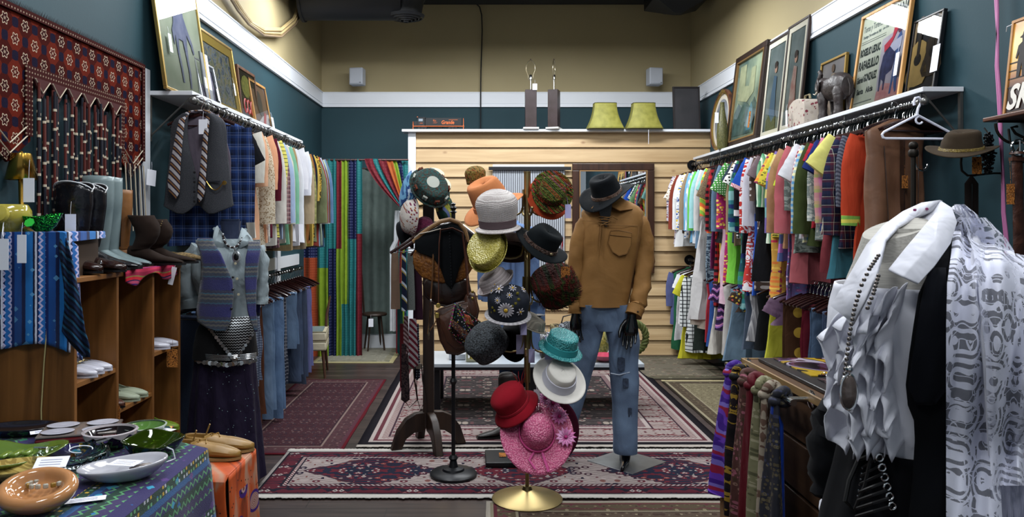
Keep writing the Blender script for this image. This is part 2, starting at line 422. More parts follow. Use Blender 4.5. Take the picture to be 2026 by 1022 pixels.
# pink cord on right wall
pp = [(1968,-40),(1971,20),(1974,70),(1974,130),(1979,190),(1981,260),(1984,340),(1984,420),(1990,480),(1992,560)]
for k,nm in enumerate(('right strand','left strand')):
    pass
t = T('electrical_cord','pink twin cord hanging down the dark green right wall','cord',WR(1981,260))
for k in range(2):
    B().tube([WR(a+k*4*math.cos(i*.8),c,2.70)-t.location for i,(a,c) in enumerate(pp)],.007,6).build('cord_strand',plain('#b06a98',.5),t)

# ================================================================ SHELVES AND RAILS
SHW = plain('#cfd2d8',.4); RAILM = plain('#1b1c20',.35,.6); ROD = plain('#6a6a68',.35,.8)
def shelf(lab,x0,x1,y0,y1,z,thk,wallx,grp):
    t = T('wall_shelf',lab,'shelf',((x0+x1)/2,y0,z),group=grp); L = t.location
    B().bb(x0-L.x,x1-L.x,0,y1-y0,-thk,0).build('board',SHW,t,smooth=False,bevel=.003)
    n = 5; s = 1 if wallx > 0 else -1; wx = wallx-s*.012
    for i in range(n):
        yy = .02+(y1-y0-.06)*i/(n-1)
        fr = (x0 if s > 0 else x1)-L.x
        B().tube([(fr+s*.015,yy,-thk-.01),(wx-L.x,yy,-.29)],.006,6).bb(wx-L.x-.008,wx-L.x+.008,yy-.012,yy+.012,-.32,-thk).build('bracket',ROD,t)
    return t
SL = shelf('long white wall shelf over the left clothes rail, carrying framed pictures',-2.135,-1.85,4.83,7.8,2.44,.028,XL,None)
SR = shelf('long white wall shelf over the right clothes rail, carrying frames and an elephant',2.52,2.755,4.34,9.08,2.378,.028,XR,None)
def rail(lab,x,z,y0,y1,flange,n=6,topz=None):
    t = T('clothes_rail',lab,'clothes rail',(x,y0,z))
    b = B(); b.cyl((0,0,0),(0,y1-y0,0),.0165,n=12); b.build('pipe',RAILM,t)
    for k in range(1,7):
        yy = (y1-y0)*k/7; B().cyl((0,yy-.03,0),(0,yy+.03,0),.023,n=12).build('coupling',RAILM,t)
    B().sph((0,-.01,0),.024,6).build('end_cap',ROD,t)
    if flange: B().lathe([(.06,0),(.06,-.01),(.03,-.015),(.026,-.04)],20,M=Matrix.Translation((0,y1-y0,0)) @ Matrix.Rotation(R(-90),4,'X') @ Matrix.Scale(-1,4,(0,0,1))).build('flange',RAILM,t)
    if topz:
        for k in range(n):
            yy = .03+(y1-y0-.2)*k/(n-1); B().cyl((0,yy,.0),(0,yy,topz-z-.028),.006,n=6).bb(-.02,.02,yy-.012,yy+.012,topz-z-.031,topz-z-.028).lathe([(.024,-.012),(.024,.012)],12,M=Matrix.Translation((0,yy,0)) @ Matrix.Rotation(R(90),4,'X')).build('hanger_bracket',ROD,t)
    return t
RLX,RLZ = -1.83,2.372
RRX,RRZ = 2.535,2.295
rail('black pipe clothes rail along the left wall, upper of the two',RLX,RLZ,4.80,7.76,False,topz=2.44)
rail('black pipe clothes rail along the right wall, upper of the two',RRX,RRZ,4.36,PY-.03,True,topz=2.378)
rail('black pipe clothes rail low on the left wall',-1.85,1.14,4.6,7.75,False)
rail('black pipe clothes rail low on the right wall',2.5,1.15,4.4,PY-.03,True)
for (x,y,z,s,l) in ((-1.85,7.6,1.14,-1,'left'),(-1.85,5.2,1.14,-1,'left'),):
    pass
# ================================================================ HANGERS AND CLOTHES
def hook_pts(r=.022,drop=.085):
    return [(-r*.9,0,-.012)]+[(-r*math.cos(a),0,r*math.sin(a)) for a in [PI*k/8 for k in range(0,9)]]+[(r*.8,0,-.018),(.004,0,-.04),(0,0,-drop)]
def mk_hanger(name,label,group,mwood,mhook,thick=.013,bar=True):
    t = T(name,label,'clothes hanger',(0,0,0),group=group)
    B().tube(hook_pts(),.0022,5).build('hook',mhook,t)
    B().cyl((0,0,-.088),(0,0,-.072),.006,n=8).build('collar',plain('#d0d0d0',.3),t)
    pts = []
    for k in range(15):
        u = -1+2*k/14; pts.append((u*.218,0,-.088-.062*abs(u)**1.5))
    B().tube(pts,[thick*(.75+.35*(1-abs(-1+2*k/14))) for k in range(15)],8,flat=.8,up=(0,1,0)).build('shoulder_bar',mwood,t)
    if bar: B().cyl((-.195,0,-.158),(.195,0,-.158),.005,n=8).build('trouser_bar',mwood,t)
    return t
HANG0 = mk_hanger('clothes_hanger','dark wooden hanger on the lower left rail','dark wooden hangers on the lower left rail',DARKWOOD,CHROME)
HANG0.location = (-1.83,4.82,1.14); HANG0.rotation_euler = (0,0,R(-14))
def hang(loc,rz,label,group):
    return dup(HANG0,loc,(0,0,rz),label,group)
def garment(name,label,cat,loc,rz,mt,ln,hw=.215,sl=0,ang=24,m2=None,cuff=None,collar=None,t0=.020,fl=.02,group=None,seed=0,sleeveless_w=.17,lowm=None,lowz=0,buttons=False,slw=.085,tag_=False,hemband=None):
    """hanging top or dress; origin at the rail. ln = drop of hem, sl = sleeve length"""
    g = T(name,label,cat,loc,rz,group); rs = random.Random(seed or int(abs(loc[1])*997)); ph = rs.random()*9
    shw = hw if sl else sleeveless_w
    zs = [(-.083,.055,.4),(-.096,.075,.6),(-.115,shw*.55,.8),(-.138,shw*.85,1),(-.160,shw,1.1),(-.21,shw*.99,1.2),(-.30,shw*.92,1.3)]
    z = -.38
    wb = shw*.93
    while z > -ln+.03:
        f = (-z-.3)/max(ln-.3,.1); zs.append((z,wb+fl*f*2,1.3+.5*f)); z -= .085
    zs.append((-ln,wb+fl*2,1.75))
    def rings(zl,ex=0):
        rr = []
        for (z,w,tk) in zl:
            ring = []; f = max(0,(-z-.25)/.8); n = 26
            for k in range(n):
                a = TAU*k/n; x = (w+ex)*math.cos(a); c = math.sin(a); y = (t0*tk+ex)*(abs(c)**.7)*(1 if c > 0 else -1)
                y += (.010+.012*f)*math.sin(x*38+ph+2*wob(z*2,ph))*min(1,f*2+.25)
                x += .012*wob(z*4+ph,a*.6,3)*(1+f)
                ring.append((x,y,z + (.006*math.sin(3*a+ph) if z <= -ln else 0)))
            rr.append(ring)
        return rr
    if lowm:
        up = [q for q in zs if q[0] >= -lowz]; lo = [q for q in zs if q[0] < -lowz]
        B().rings(rings(up+[(-lowz-.004,up[-1][1]+.001,up[-1][2])])).build('bodice',mt,g)
        B().rings(rings([(-lowz,up[-1][1]+.004,up[-1][2]+.1)]+lo,.003)).build('skirt',lowm,g)
    else: B().rings(rings(zs)).build('body',mt,g)
    if hemband: B().rings(rings([(-ln+.05,zs[-1][1],1.8),(-ln-.002,zs[-1][1]+.001,1.85)],.004)).build('hem_band',hemband,g)
    ms = m2 or mt
    if sl:
        for s in (-1,1):
            wallside = (s > 0) == (loc[0] > 0); n = 14; rr = []; p = Vector((s*(hw-(.075 if wallside else .045)),0,-.175)); a0 = R((ang+rs.uniform(-5,6))*(.15 if wallside else 1)); st = 9; L = 0
            a_end = a0*(1 if sl < .32 else .12); zz = [p.copy()]
            for k in range(st):
                a = a0+(a_end-a0)*min(1,k/4) if sl > .32 else a0
                p = p+Vector((s*math.sin(a),0,-math.cos(a)))*(sl/st); zz.append(p.copy())
            for k,q in enumerate(zz):
                f = k/st; w = slw*(1-.30*f if sl > .32 else 1+.05*f); d = (zz[min(k+1,st)]-zz[max(k-1,0)]).normalized(); nrm = Vector((-d.z,0,d.x))
                ring = []
                for j in range(n):
                    b_ = TAU*j/n
                    ring.append(q+nrm*(w*math.cos(b_)*(1+.08*wob(k*.9+ph,s)))+Vector((0,.021*math.sin(b_)*(1.1-.2*f)+.008*wob(k*.6+ph,j*.5,s),0)))
                rr.append(ring)
            if cuff:
                B().rings(rr[:-1]).build('sleeve',ms,g)
                B().rings([[Vector(p)*1 for p in rr[-2]],rr[-1]]).build('cuff',cuff,g)
            else: B().rings(rr).build('sleeve',ms,g)
    if collar:
        b = B()
        for s in (-1,1):
            b.add([(0,-.018,-.070),(s*.062,-.012,-.078),(s*.088,-.034,-.115),(s*.05,-.046,-.150),(0.0,-.032,-.105)],[(0,1,2,3,4)])
            b.add([(0,.018,-.066),(s*.062,.0,-.074),(s*.062,-.012,-.078),(0,-.018,-.070)],[(0,1,2,3)])
        b.build('collar',collar,g,solid=.004)
    if buttons:
        b = B(); b.bb(-.014,.014,-t0*1.9-.006,-t0*1.2,-ln+.02,-.13); b.build('placket',ms,g)
    if tag_: price_tag(g,(-.12*(1 if loc[0] > 0 else -1),-.045,-.30),.035,.07,TAGORANGE if rs.random() < .3 else PAPER)
    return g
def trousers(name,label,loc,rz,mt,ln,w=.13,group=None,seed=1,waist=None,folded=True,m2=None):
    """trousers folded lengthwise over the hanger bar, or clipped at the waist"""
    g = T(name,label,'trousers',loc,rz,group); ph = seed*1.7; rs = random.Random(seed)
    for sgn,nm,k in ((-1,'leg',1.0),(1,'leg',.93)):
        rr = []; N = 14; top = -.150
        for i in range(N+1):
            f = i/N; z = top-(ln+top)*f*k; ww = w*(1+.10*f); ring = []
            for j in range(18):
                a = TAU*j/18; x = ww*math.cos(a); y = (.010+.008*f)*math.sin(a)+sgn*(.010+.012*f)+.010*f*math.sin(x*30+ph)
                ring.append((x+.02*wob(f*3+ph,sgn)+.0,y,z))
            rr.append(ring)
        B().rings(rr).build(nm,mt if sgn < 0 else (m2 or mt),g)
    B().tube([(-w,0,-.148),(w,0,-.148)],.022,10,flat=.5).build('fold',waist or mt,g)
    return g

def S(*c,**k): return fab('solid',c if len(c) > 1 else (c[0],c[0]),**k)
GR1 = 'clothes packed on the upper right rail'; GR2 = 'clothes on the lower right rail'; GL1 = 'shirts packed on the upper left rail'; GL2 = 'trousers and clothes on the lower left rail'
# (px of aisle-side edge, description, name, material, hem py, sleeve-end py, options)
RU = [
 (1325,'lilac sleeveless top','blouse',S('#7f70b5','#9183c4'),470,0,{}),
 (1328.5,'purple and red floral print blouse','blouse',fab('floral',('#d9d0dc','#5a3c72','#a03a4a','#39406a'),.03),482,440,{}),
 (1333,'cream blouse with small brown flowers','blouse',fab('floral',('#e2ddd0','#8d6a4c','#a88a66'),.03),468,405,{}),
 (1336.5,'rust red long sleeved shirt','shirt',S('#7d2f22','#94402c'),470,462,{}),
 (1341,'long white smock dress','dress',S('#d9dadc','#e6e6e6'),487,470,dict(fl=.05)),
 (1346,'white short sleeved blouse with brown leaf print body','blouse',fab('print',('#3a2a22','#8d7660','#57402f'),.05),462,400,dict(m2=S('#dcdad2','#e8e6de'))),
 (1351,'blue white and yellow floral shirt','shirt',fab('floral',('#e0e2e6','#24489c','#e0b832','#3464b8'),.035),470,462,{}),
 (1356.5,'tan ribbed knit cardigan','cardigan',S('#86715a','#9b866c'),470,458,{}),
 (1361.5,'sky blue long sleeved shirt','shirt',S('#5a9cc8','#74b4dc'),480,470,{}),
 (1366.5,'pale blue and white striped shirt','shirt',fab('stripe_v',('#e6eaf0','#8fb4dc'),.02),482,474,{}),
 (1372,'steel blue shirt with a bright green side','shirt',S('#5c7c9c','#7090b0'),490,470,dict(m2=S('#52b83c','#66c84c'))),
 (1378,'aqua linen shirt','shirt',S('#84bcc0','#9cd0d2'),470,455,{}),
 (1383,'long pale grey dress with a wide flared hem','dress',S('#b4b2b2','#c8c6c6'),632,470,dict(fl=.09)),
 (1389,'short sleeved aqua blouse over a patterned body','blouse',fab('print',('#2c3c50','#7c90a0','#c4c8c8'),.04),560,385,dict(m2=S('#7ab8b4','#8cc8c4'))),
 (1394,'orange green and yellow striped shirt','shirt',fab('stripe_d',('#d9602a','#7cae34','#e6c23c'),.12),460,430,{}),
 (1398,'brown crocheted short sleeved top over a magenta body','top',S('#5a1846','#742258'),530,398,dict(m2=mottled('#4c3c2c','#7d6a50',120,.9))),
 (1404,'red and black buffalo plaid shirt','shirt',fab('plaid',('#c2202c','#1c1218'),.06),605,470,{}),
 (1409,'mustard yellow slim sleeveless dress','dress',S('#c8ac2c','#d8bc3c'),592,0,dict(sleeveless_w=.20)),
 (1413,'black cable knit cardigan','cardigan',mottled('#0e0e12','#24242a',90,.9,bump=.8),480,486,{}),
 (1419,'slate blue long sleeved blouse','blouse',S('#4e6884','#62809c'),600,470,dict(lowm=S('#c8a0b4','#d8b4c4'),lowz=.7)),
 (1425,'magenta and yellow print blouse','blouse',fab('floral',('#b8246c','#e6c43c','#e07a2c','#f0d060'),.05),560,455,{}),
 (1433,'green polka dot short sleeved dress','dress',fab('dots',('#3f8e38','#e4ecd8'),.022),560,390,dict(lowm=S('#62b82c','#76cc3c'),lowz=.52,slw=.10)),
 (1440,'navy denim short sleeved blouse','blouse',S('#23303f','#34465a'),480,370,{}),
 (1446,'long tan coat dress','coat',S('#8c7458','#a08868'),485,470,{}),
 (1451,'white blouse with black dots','blouse',fab('dots',('#e6e4e0','#16161a'),.03),470,375,{}),
 (1456,'teal and green geometric print shirt','shirt',fab('patch',('#2f7c84','#1d4e58','#7cb4b4','#2c8054','#20306c'),.04),610,470,{}),
 (1462,'black long sleeved blouse with white trim','blouse',S('#121318','#1e2028'),500,430,dict(cuff=S('#d8d8dc'))),
 (1469,'royal blue dress with a red gingham sleeve cuff','dress',S('#1848b0','#2458c4'),585,385,dict(cuff=fab('gingham',('#c0203c','#f0e4e8'),.012),slw=.10)),
 (1474,'white dress with bold red flower print','dress',fab('print',('#dcd8dc','#c4302c','#e4dcdc','#b02424'),.09),575,470,dict(fl=.04)),
 (1480,'white dress with red border band over blue','dress',S('#c4c2d2','#d2d0dc'),582,450,dict(lowm=S('#2252c0','#2c60d0'),lowz=.62)),
 (1487,'brown dress with large white polka dots','dress',fab('dots',('#5c4a42','#c8c0c0'),.055),575,400,{}),
 (1493,'mauve grey blouse','blouse',S('#6e5c62','#826e74'),470,360,{}),
 (1502,'long black dress with wide hem','dress',S('#0f1014','#1a1b20'),555,440,dict(fl=.07)),
 (1509,'green striped short sleeved blouse','blouse',fab('stripe_v',('#4c9c6c','#d8ecd4','#78b890'),.03),480,412,dict(slw=.10)),
 (1517,'orange and pink floral short sleeved dress','dress',fab('floral',('#d8a03c','#d02c50','#e87830','#f0c048','#8c2c5c'),.05),600,375,{}),
 (1522,'yellow green floral blouse','blouse',fab('floral',('#c8b830','#5c5c24','#e0d060'),.03),470,375,{}),
 (1528,'patchwork shirt of lilac pink and aqua squares','shirt',fab('patch',('#7c68b0','#c070c0','#78b4b8','#d8cc7c','#6478b8'),.07),515,490,{}),
 (1540,'tan suede shirt','shirt',leather('#8c6444','#a67c58',.7,8),490,485,dict(slw=.10)),
 (1546,'long purple floral maxi dress','dress',fab('floral',('#6c5c94','#a04c8c','#c4b8d4','#4c6ca8'),.035),740,0,dict(sleeveless_w=.22,fl=.03)),
 (1552,'neon yellow collared top','top',S('#b4d420','#c8e43c'),460,380,{}),
 (1557,'dusty coral long sleeved blouse','blouse',S('#b05058','#c0646c'),560,468,dict(slw=.11)),
 (1564,'grey green print shirt','shirt',fab('print',('#5c6864','#8c9890','#3c4444'),.05),500,420,{}),
 (1570,'plain white short sleeved tee shirt','tee_shirt',S('#cfd0d8','#dcdde4'),470,370,dict(slw=.11)),
 (1576,'red gingham long sleeved shirt','shirt',fab('gingham',('#a8203c','#e8d8dc'),.03),470,450,{}),
 (1583,'blue and yellow gingham patch shirt','shirt',fab('gingham',('#5c9cd4','#e8e4b0'),.04),480,466,{}),
 (1590,'olive green long sleeved shirt','shirt',S('#34401e','#445228'),486,474,{}),
 (1597,'bright red short sleeved blouse','blouse',S('#a81c2c','#bc2838'),450,330,{}),
 (1603,'pale grey shirt with scroll print','shirt',fab('print',('#b8c0b8','#8c9c98','#d0d4cc','#5c6c70'),.07),475,440,{}),
 (1610,'navy blue short sleeved shirt','shirt',S('#18286c','#22347c'),455,352,dict(slw=.10)),
 (1617,'coral red long skirt suit','dress',S('#7c2c34','#8c3840'),540,330,{}),
 (1622,'aqua blue short sleeved shirt','shirt',S('#70b4bc','#84c4cc'),460,335,{}),
 (1634,'pink green and tan madras plaid shirt','shirt',fab('plaid',(('#d468a0',3),('#8cb050',2),('#c8a078',2),('#d888a8',2)),.10),455,445,dict(slw=.12,ang=18)),
 (1636,'pale yellow short sleeved tee shirt','tee_shirt',S('#d8d468','#e6e27c'),450,356,dict(slw=.11,ang=32)),
 (1643,'teal blue knee length dress','dress',S('#2c6474','#38788a'),550,0,dict(sleeveless_w=.22,fl=.05)),
 (1652,'dark navy and maroon tartan shirt','shirt',fab('plaid',(('#242a48',4),('#5a2434',3),('#d8d4c0',.5),('#1c2038',3)),.055),490,482,{}),
 (1662,'grey diagonal rib knit cardigan','cardigan',fab('stripe_d',('#3c4454','#646c7c'),.025),440,412,{}),
]
def place(lst,side,rx,rz_,grp,railname,edge=.27):
    n = 0
    prevY = None
    for (px,desc,nm,m,yb,ys,kw) in lst:
        ex = abs(rx)-edge; X = math.copysign(ex,rx); Y = X*F/(px-VX)
        ln = rz_-ZatY(yb,Y); sl = 0
        if ys:
            sl = max(.12,rz_-.175-ZatY(ys,Y)); sl = min(sl,.62)
        kw = dict(kw); w = .22 if sl > .32 else .215
        rz = R(rnd.uniform(-7,7)); loc = (rx,Y,rz_)
        garment(nm,desc+' '+railname,nm.replace('_',' '),loc,rz,m,max(ln,.35),hw=w,sl=sl,group=grp,**kw)
        hang(loc,rz,'dark wooden hanger on the %s' % grp.split(' on the ')[1],'dark wooden hangers on the '+grp.split(' on the ')[1])
        n += 1
place(RU,1,RRX,RRZ,GR1,'on the upper right rail')
# two orange red and leather garments at the near end, turned a little to the room
hl = 'dark wooden hanger on the upper right rail'; hg = 'dark wooden hangers on the upper right rail'
Yq = 4.74
garment('sweater','orange red sweater with green and yellow striped cuffs, right rail near end','sweater',(RRX,Yq,RRZ),R(6),S('#b8361c','#cc4424'),1.15,sl=.55,cuff=fab('stripe_h',('#7cb848','#e0d450','#7cb848','#e0d450'),.09),group=GR1,slw=.09)
hang((RRX,Yq,RRZ),R(6),hl,hg)
# leather dress
Yd = 4.52
LB = leather('#5a3c2a','#7a5640',.5,5)
ld = garment('leather_dress','brown leather sleeveless dress with darts at the front of the right rail','dress',(RRX-.09,Yd-.02,RRZ),R(14),LB,1.25,sleeveless_w=.205,fl=.015,group=GR1,t0=.03)
B().bb(-.004,.004,-.075,-.045,-.9,-.2).bb(-.20,.20,-.066,-.05,-.78,-.774).build('seam',leather('#241610','#3a2418'),ld)
for s in (-1,1): B().tube([(s*.12,-.052,-.25),(s*.11,-.062,-.5),(s*.10,-.066,-.75)],.003,5).build('dart',leather('#241610','#3a2418'),ld)
price_tag(ld,(.0,-.078,-.42),.042,.075,TAGORANGE,string=.09)
hang((RRX-.09,Yd-.02,RRZ),R(14),hl,hg)
# spare hangers filling the right rail
y = 4.58
while y < 9.1:
    if not any(abs(y-(RRX-.27)*F/(q[0]-VX)) < .012 for q in RU): hang((RRX,y,RRZ),R(rnd.uniform(-12,12)),hl,hg)
    y += rnd.uniform(.07,.13) if y > 5.4 else rnd.uniform(.04,.07)
for k in range(5): hang((RRX,4.56-.028*k,RRZ),R(rnd.uniform(8,22)),hl,hg)
# white plastic hanger in front
wp = plain('#dfe2f2',.3); t = T('plastic_hanger','thick white plastic hanger, empty, at the near end of the right rail','clothes hanger',P(1800,208,4.36),R(4))
t.location = (RRX-.03,4.37,RRZ)
B().tube([(-.018,0,-.02),(-.022,0,.0),(-.012,0,.022),(.008,0,.026),(.022,0,.012),(.02,0,-.01),(.005,0,-.035),(.0,0,-.06),(0,0,-.075)],.0075,8,up=(0,1,0)).build('hook',wp,t)
B().tube([(0,0,-.075),(-.1,0,-.125),(-.2,0,-.175),(-.212,0,-.19),(-.205,0,-.207),(-.19,0,-.212),(.19,0,-.212),(.205,0,-.207),(.212,0,-.19),(.2,0,-.175),(.1,0,-.125)],.0075,8,closed=True,up=(0,1,0)).build('frame',wp,t)
B().tube([(.012+.021*math.cos(a),0,-.105+.021*math.sin(a)) for a in [PI*.5+TAU*k/12 for k in range(9)]],.006,8,up=(0,1,0)).build('loop',wp,t)

RLo = [
 (1322,'long green skirt','skirt',S('#1e5c3c','#28704a'),690,0,dict(sleeveless_w=.2)),
 (1320,'slate violet blouse with drooping sleeve','blouse',S('#4c5284','#5c6498'),640,606,{}),
 (1331,'white lace blouse','blouse',fab('tweed',('#b8b8c0','#dcdce0')),672,0,dict(sleeveless_w=.22)),
 (1337,'white short sleeved tee','tee_shirt',S('#dcdce2','#e8e8ec'),640,575,{}),
 (1343,'lemon yellow short sleeved blouse','blouse',S('#b8b41c','#ccc82c'),620,590,{}),
 (1349,'yellow full length skirt','skirt',S('#b4ac18','#c8c024'),708,0,dict(sleeveless_w=.21,fl=.06)),
 (1352,'white shirt with black windowpane check','shirt',fab('check',('#d4d8d8','#1a1c24'),.042),696,648,{}),
 (1366,'black green shift dress','dress',S('#1a221e','#242e28'),692,0,dict(sleeveless_w=.22)),
 (1376,'cream cuffed blouse','blouse',S('#b4a898','#c4b8a8'),650,645,{}),
 (1382,'red skirt with a white paper tag','skirt',S('#a82030','#b82c3c'),675,0,dict(sleeveless_w=.19,tag_=True)),
 (1388,'royal blue skirt behind the red one','skirt',S('#244488','#2c5098'),685,0,dict(sleeveless_w=.2)),
 (1398,'cream pleated skirt','skirt',fab('stripe_v',('#c4c0b8','#b0aca4'),.03),698,0,dict(sleeveless_w=.2,fl=.04)),
 (1408,'purple and pink fair isle sweater','sweater',fab('zigzag',('#2c1c3c','#8c5ca8','#c87cb0','#40285c','#2c1c3c'),.07),652,600,{}),
 (1420,'light grey wool skirt','skirt',S('#a8a4a0','#b8b4b0'),702,0,dict(sleeveless_w=.21)),
 (1436,'faded denim blue long dress','dress',fab('denim',('#4c6a84','#64849c')),712,0,dict(sleeveless_w=.22,fl=.05)),
 (1448,'multicolour print scarf top','top',fab('floral',('#3c2c24','#c84c50','#d8b43c','#50707c'),.04),612,600,{}),
 (1460,'dark indigo denim skirt','skirt',fab('denim',('#1c2c40','#283c54')),690,0,dict(sleeveless_w=.22)),
 (1470,'grey pinstriped skirt','skirt',fab('stripe_v',('#8c8c90','#a8a8ac','#74747a'),.02),675,0,dict(sleeveless_w=.21)),
 (1484,'black knee length skirt','skirt',S('#101216','#1a1c22'),690,0,dict(sleeveless_w=.22)),
 (1505,'bright yellow green maxi skirt','skirt',S('#a8a820','#bcbc34'),706,0,dict(sleeveless_w=.21)),
 (1518,'mauve shiny blouse','blouse',S('#5c4458','#745870',rough=.5),640,600,{}),
]
place(RLo,1,2.5,1.15,GR2,'on the lower right rail')
y = 6.0
for k in range(5): hang((2.5,6.0+k*.5,1.15),R(rnd.uniform(-8,8)),'dark wooden hanger on the lower right rail','dark wooden hangers on the lower right rail')
for k in range(22):
    hang((2.45,4.5+k*.062,1.15),R(14+rnd.uniform(-9,9)),'dark wooden hanger on the lower right rail','dark wooden hangers on the lower right rail')
trousers('trousers','brown trousers printed with big yellow discs on the lower right rail',(2.42,5.72,1.15),R(10),fab('dots',('#4a2e1c','#c8a434'),.15),.95,.16,GR2,3)
trousers('trousers','burgundy trousers on the lower right rail',(2.42,5.45,1.15),R(8),S('#5c1020','#6c1828'),.95,.13,GR2,5)
trousers('jeans','mid blue jeans on the lower right rail beside the burgundy trousers',(2.42,5.25,1.15),R(8),fab('denim',('#2c4868','#3c5c80')),.95,.16,GR2,7)
trousers('jeans','dark blue jeans nearest on the lower right rail',(2.42,5.05,1.15),R(9),fab('denim',('#1c3054','#2a4068')),.95,.16,GR2,9)

LU = [
 (646,'olive brown jacket','jacket',S('#4c4634','#5c5640'),470,440,{}),
 (643,'steel blue denim shirt','shirt',S('#48688c','#5878a0'),488,470,{}),
 (640,'pale green grey shirt','shirt',S('#8c9c8c','#a0b09c'),486,450,{}),
 (637,'rust brown corduroy shirt','shirt',S('#5c3828','#6c4432'),488,470,{}),
 (634,'light sky blue shirt','shirt',S('#7c9cc0','#90b0d0'),486,478,{}),
 (631,'brick red shirt','shirt',S('#782820','#88342a'),486,450,{}),
 (627.5,'sage olive shirt','shirt',S('#606848','#727a58'),478,452,{}),
 (624.5,'gold and black print short sleeved shirt','shirt',fab('print',('#1c1810','#c8a030','#6c5420'),.03),470,395,dict(slw=.10)),
 (621.5,'mustard yellow shirt','shirt',S('#b89838','#c8a848'),486,400,{}),
 (617,'navy blue short sleeved shirt','shirt',S('#141a28','#1e2638'),475,402,dict(slw=.10)),
 (614,'amber brown shirt','shirt',S('#8c5424','#9c6430'),480,390,{}),
 (611,'khaki plaid shirt','shirt',fab('plaid',('#8c8c50','#a8a468','#787848'),.06),488,470,{}),
 (607,'beige cotton shirt','shirt',S('#9c8868','#ac9878'),492,470,{}),
 (603,'bright white short sleeved shirt','shirt',S('#d4d6e2','#e0e2ec'),480,388,dict(slw=.11)),
 (596,'soft white short sleeved tee shirt','tee_shirt',S('#d8d8e0','#e4e4ea'),485,378,dict(slw=.11)),
 (587,'white long sleeved dress shirt','shirt',S('#ccced8','#dadce4'),478,470,{}),
 (580,'tan short sleeved shirt','shirt',S('#987c54','#a88c64'),495,385,{}),
 (575,'mint green long sleeved shirt','shirt',S('#68a888','#7cbc9c'),484,476,{}),
 (569.5,'cream long sleeved shirt','shirt',S('#c8c0a8','#d4ccb8'),480,450,{}),
 (564,'pale blue oxford shirt','shirt',S('#98b0d4','#a8c0e0'),472,465,{}),
 (558,'dusty pink plaid shirt','shirt',fab('plaid',('#7c4c54','#ac8c8c','#543c48'),.035),490,480,{}),
 (553.5,'yellow short sleeved shirt with dark stripes','shirt',fab('stripe_h',(('#d4cc58',5),('#34382c',1)),.03),470,374,dict(slw=.095)),
 (548,'off white long sleeved shirt','shirt',S('#bcb8b0','#ccc8c0'),485,445,{}),
 (543,'maroon short sleeved shirt','shirt',S('#500c20','#60122a'),470,400,dict(slw=.105)),
 (536,'light grey print short sleeved shirt','shirt',fab('print',('#a8a8a8','#c8c4c0','#7c8088'),.04),478,372,{}),
 (530,'peach orange short sleeved shirt','shirt',S('#d8946c','#e4a47c'),480,378,dict(slw=.11)),
 (524,'cream shirt speckled with brown dots','shirt',fab('floral',('#c8bca4','#8c7458','#a08868'),.022),495,470,{}),
 (516,'apricot shirt','shirt',S('#d49c78','#e0ac88'),480,372,dict(slw=.10)),
 (509,'off white short sleeved shirt','shirt',S('#ccc8bc','#dcd8cc'),470,364,dict(slw=.11)),
]
place(LU,-1,RLX,RLZ,GL1,'on the upper left rail',.25)
hl = 'dark wooden hanger on the upper left rail'; hg = 'dark wooden hangers on the upper left rail'
y = 4.95
while y < 7.7: hang((RLX,y,RLZ),R(rnd.uniform(-9,9)),hl,hg); y += rnd.uniform(.06,.11)
# flannel shirt and waistcoat at the near end, facing the room
FL = fab('plaid',(('#16244c',3),('#24407c',3),('#7c88b0',.5),('#1c3060',2),('#4c649c',.6),('#101830',3)),.075)
q = garment('flannel_shirt','blue and white tartan flannel shirt behind the grey waistcoat','shirt',(-1.78,4.92,RLZ),R(-4),FL,.92,hw=.245,sl=.60,ang=15,group=GL1,t0=.03,slw=.085)
hang((-1.78,4.92,RLZ),R(-4),hl,hg)
garment('shirt','black shirt with a bright print collar behind the waistcoat','shirt',(-1.79,4.99,RLZ),R(-3),S('#0f1014','#181a20'),.85,hw=.22,sl=.25,group=GL1,collar=fab('floral',('#2c8cac','#d8a83c','#b43c4c'),.02))
vt = T('waistcoat','dark grey waistcoat with gold watch chain at the front of the left rail','waistcoat',(-1.79,4.80,RLZ),R(-4),GL1)
VG = fab('tweed',('#2e3036','#44464c')); VS = S('#5c5260','#6e6472',rough=.35)
def vrow(z,xi,xo,s,y0): return [(s*xi,y0-.004,z),(s*(xi+(xo-xi)*.33),y0-.030,z),(s*(xi+(xo-xi)*.66),y0-.028,z),(s*xo,y0+.012,z)]
for s in (-1,1):
    rowz = [(-.085,.055,.10),(-.12,.060,.165),(-.17,.064,.185),(-.25,.060,.185),(-.33,.045,.19),(-.41,.020,.20),(-.50,-.004,.213),(-.60,-.006,.222),(-.66,-.006,.228),(-.70,.03 if s > 0 else .02,.236)]
    vs = []; 
    for (z,xi,xo) in rowz: vs += vrow(z,xi,xo,s,-.03)
    vs[-4:] = [(s*.02,-.034,-.66),(s*.08,-.062,-.745),(s*.16,-.055,-.70),(s*.24,-.018,-.665)]
    fs = [(r*4+i,r*4+i+1,(r+1)*4+i+1,(r+1)*4+i) for r in range(len(rowz)-1) for i in range(3)]
    B().add(vs,fs).build('front_panel',VG,vt,solid=.006,sub=1)
B().grid(lambda u,v: ((u-.5)*2*(.11+.08*min(1,v*2.2) if v < .45 else .19),.02+.012*math.sin(u*9),-.085-v*.58),12,12).build('back_panel',VS,vt,solid=.004)
B().tube([(-.10,-.02,-.088),(-.055,-.01,-.078),(0,.015,-.07),(.055,-.01,-.078),(.10,-.02,-.088)],.012,8,flat=.4).build('neck_band',VS,vt)
for k in range(4): B().lathe([(.001,0),(.008,0),(.008,.003),(.001,.004)],12,M=Matrix.Translation((-.002,-.072,-.46-k*.06)) @ Matrix.Rotation(R(90),4,'X')).build('button',plain('#1a1a1e',.3),vt)
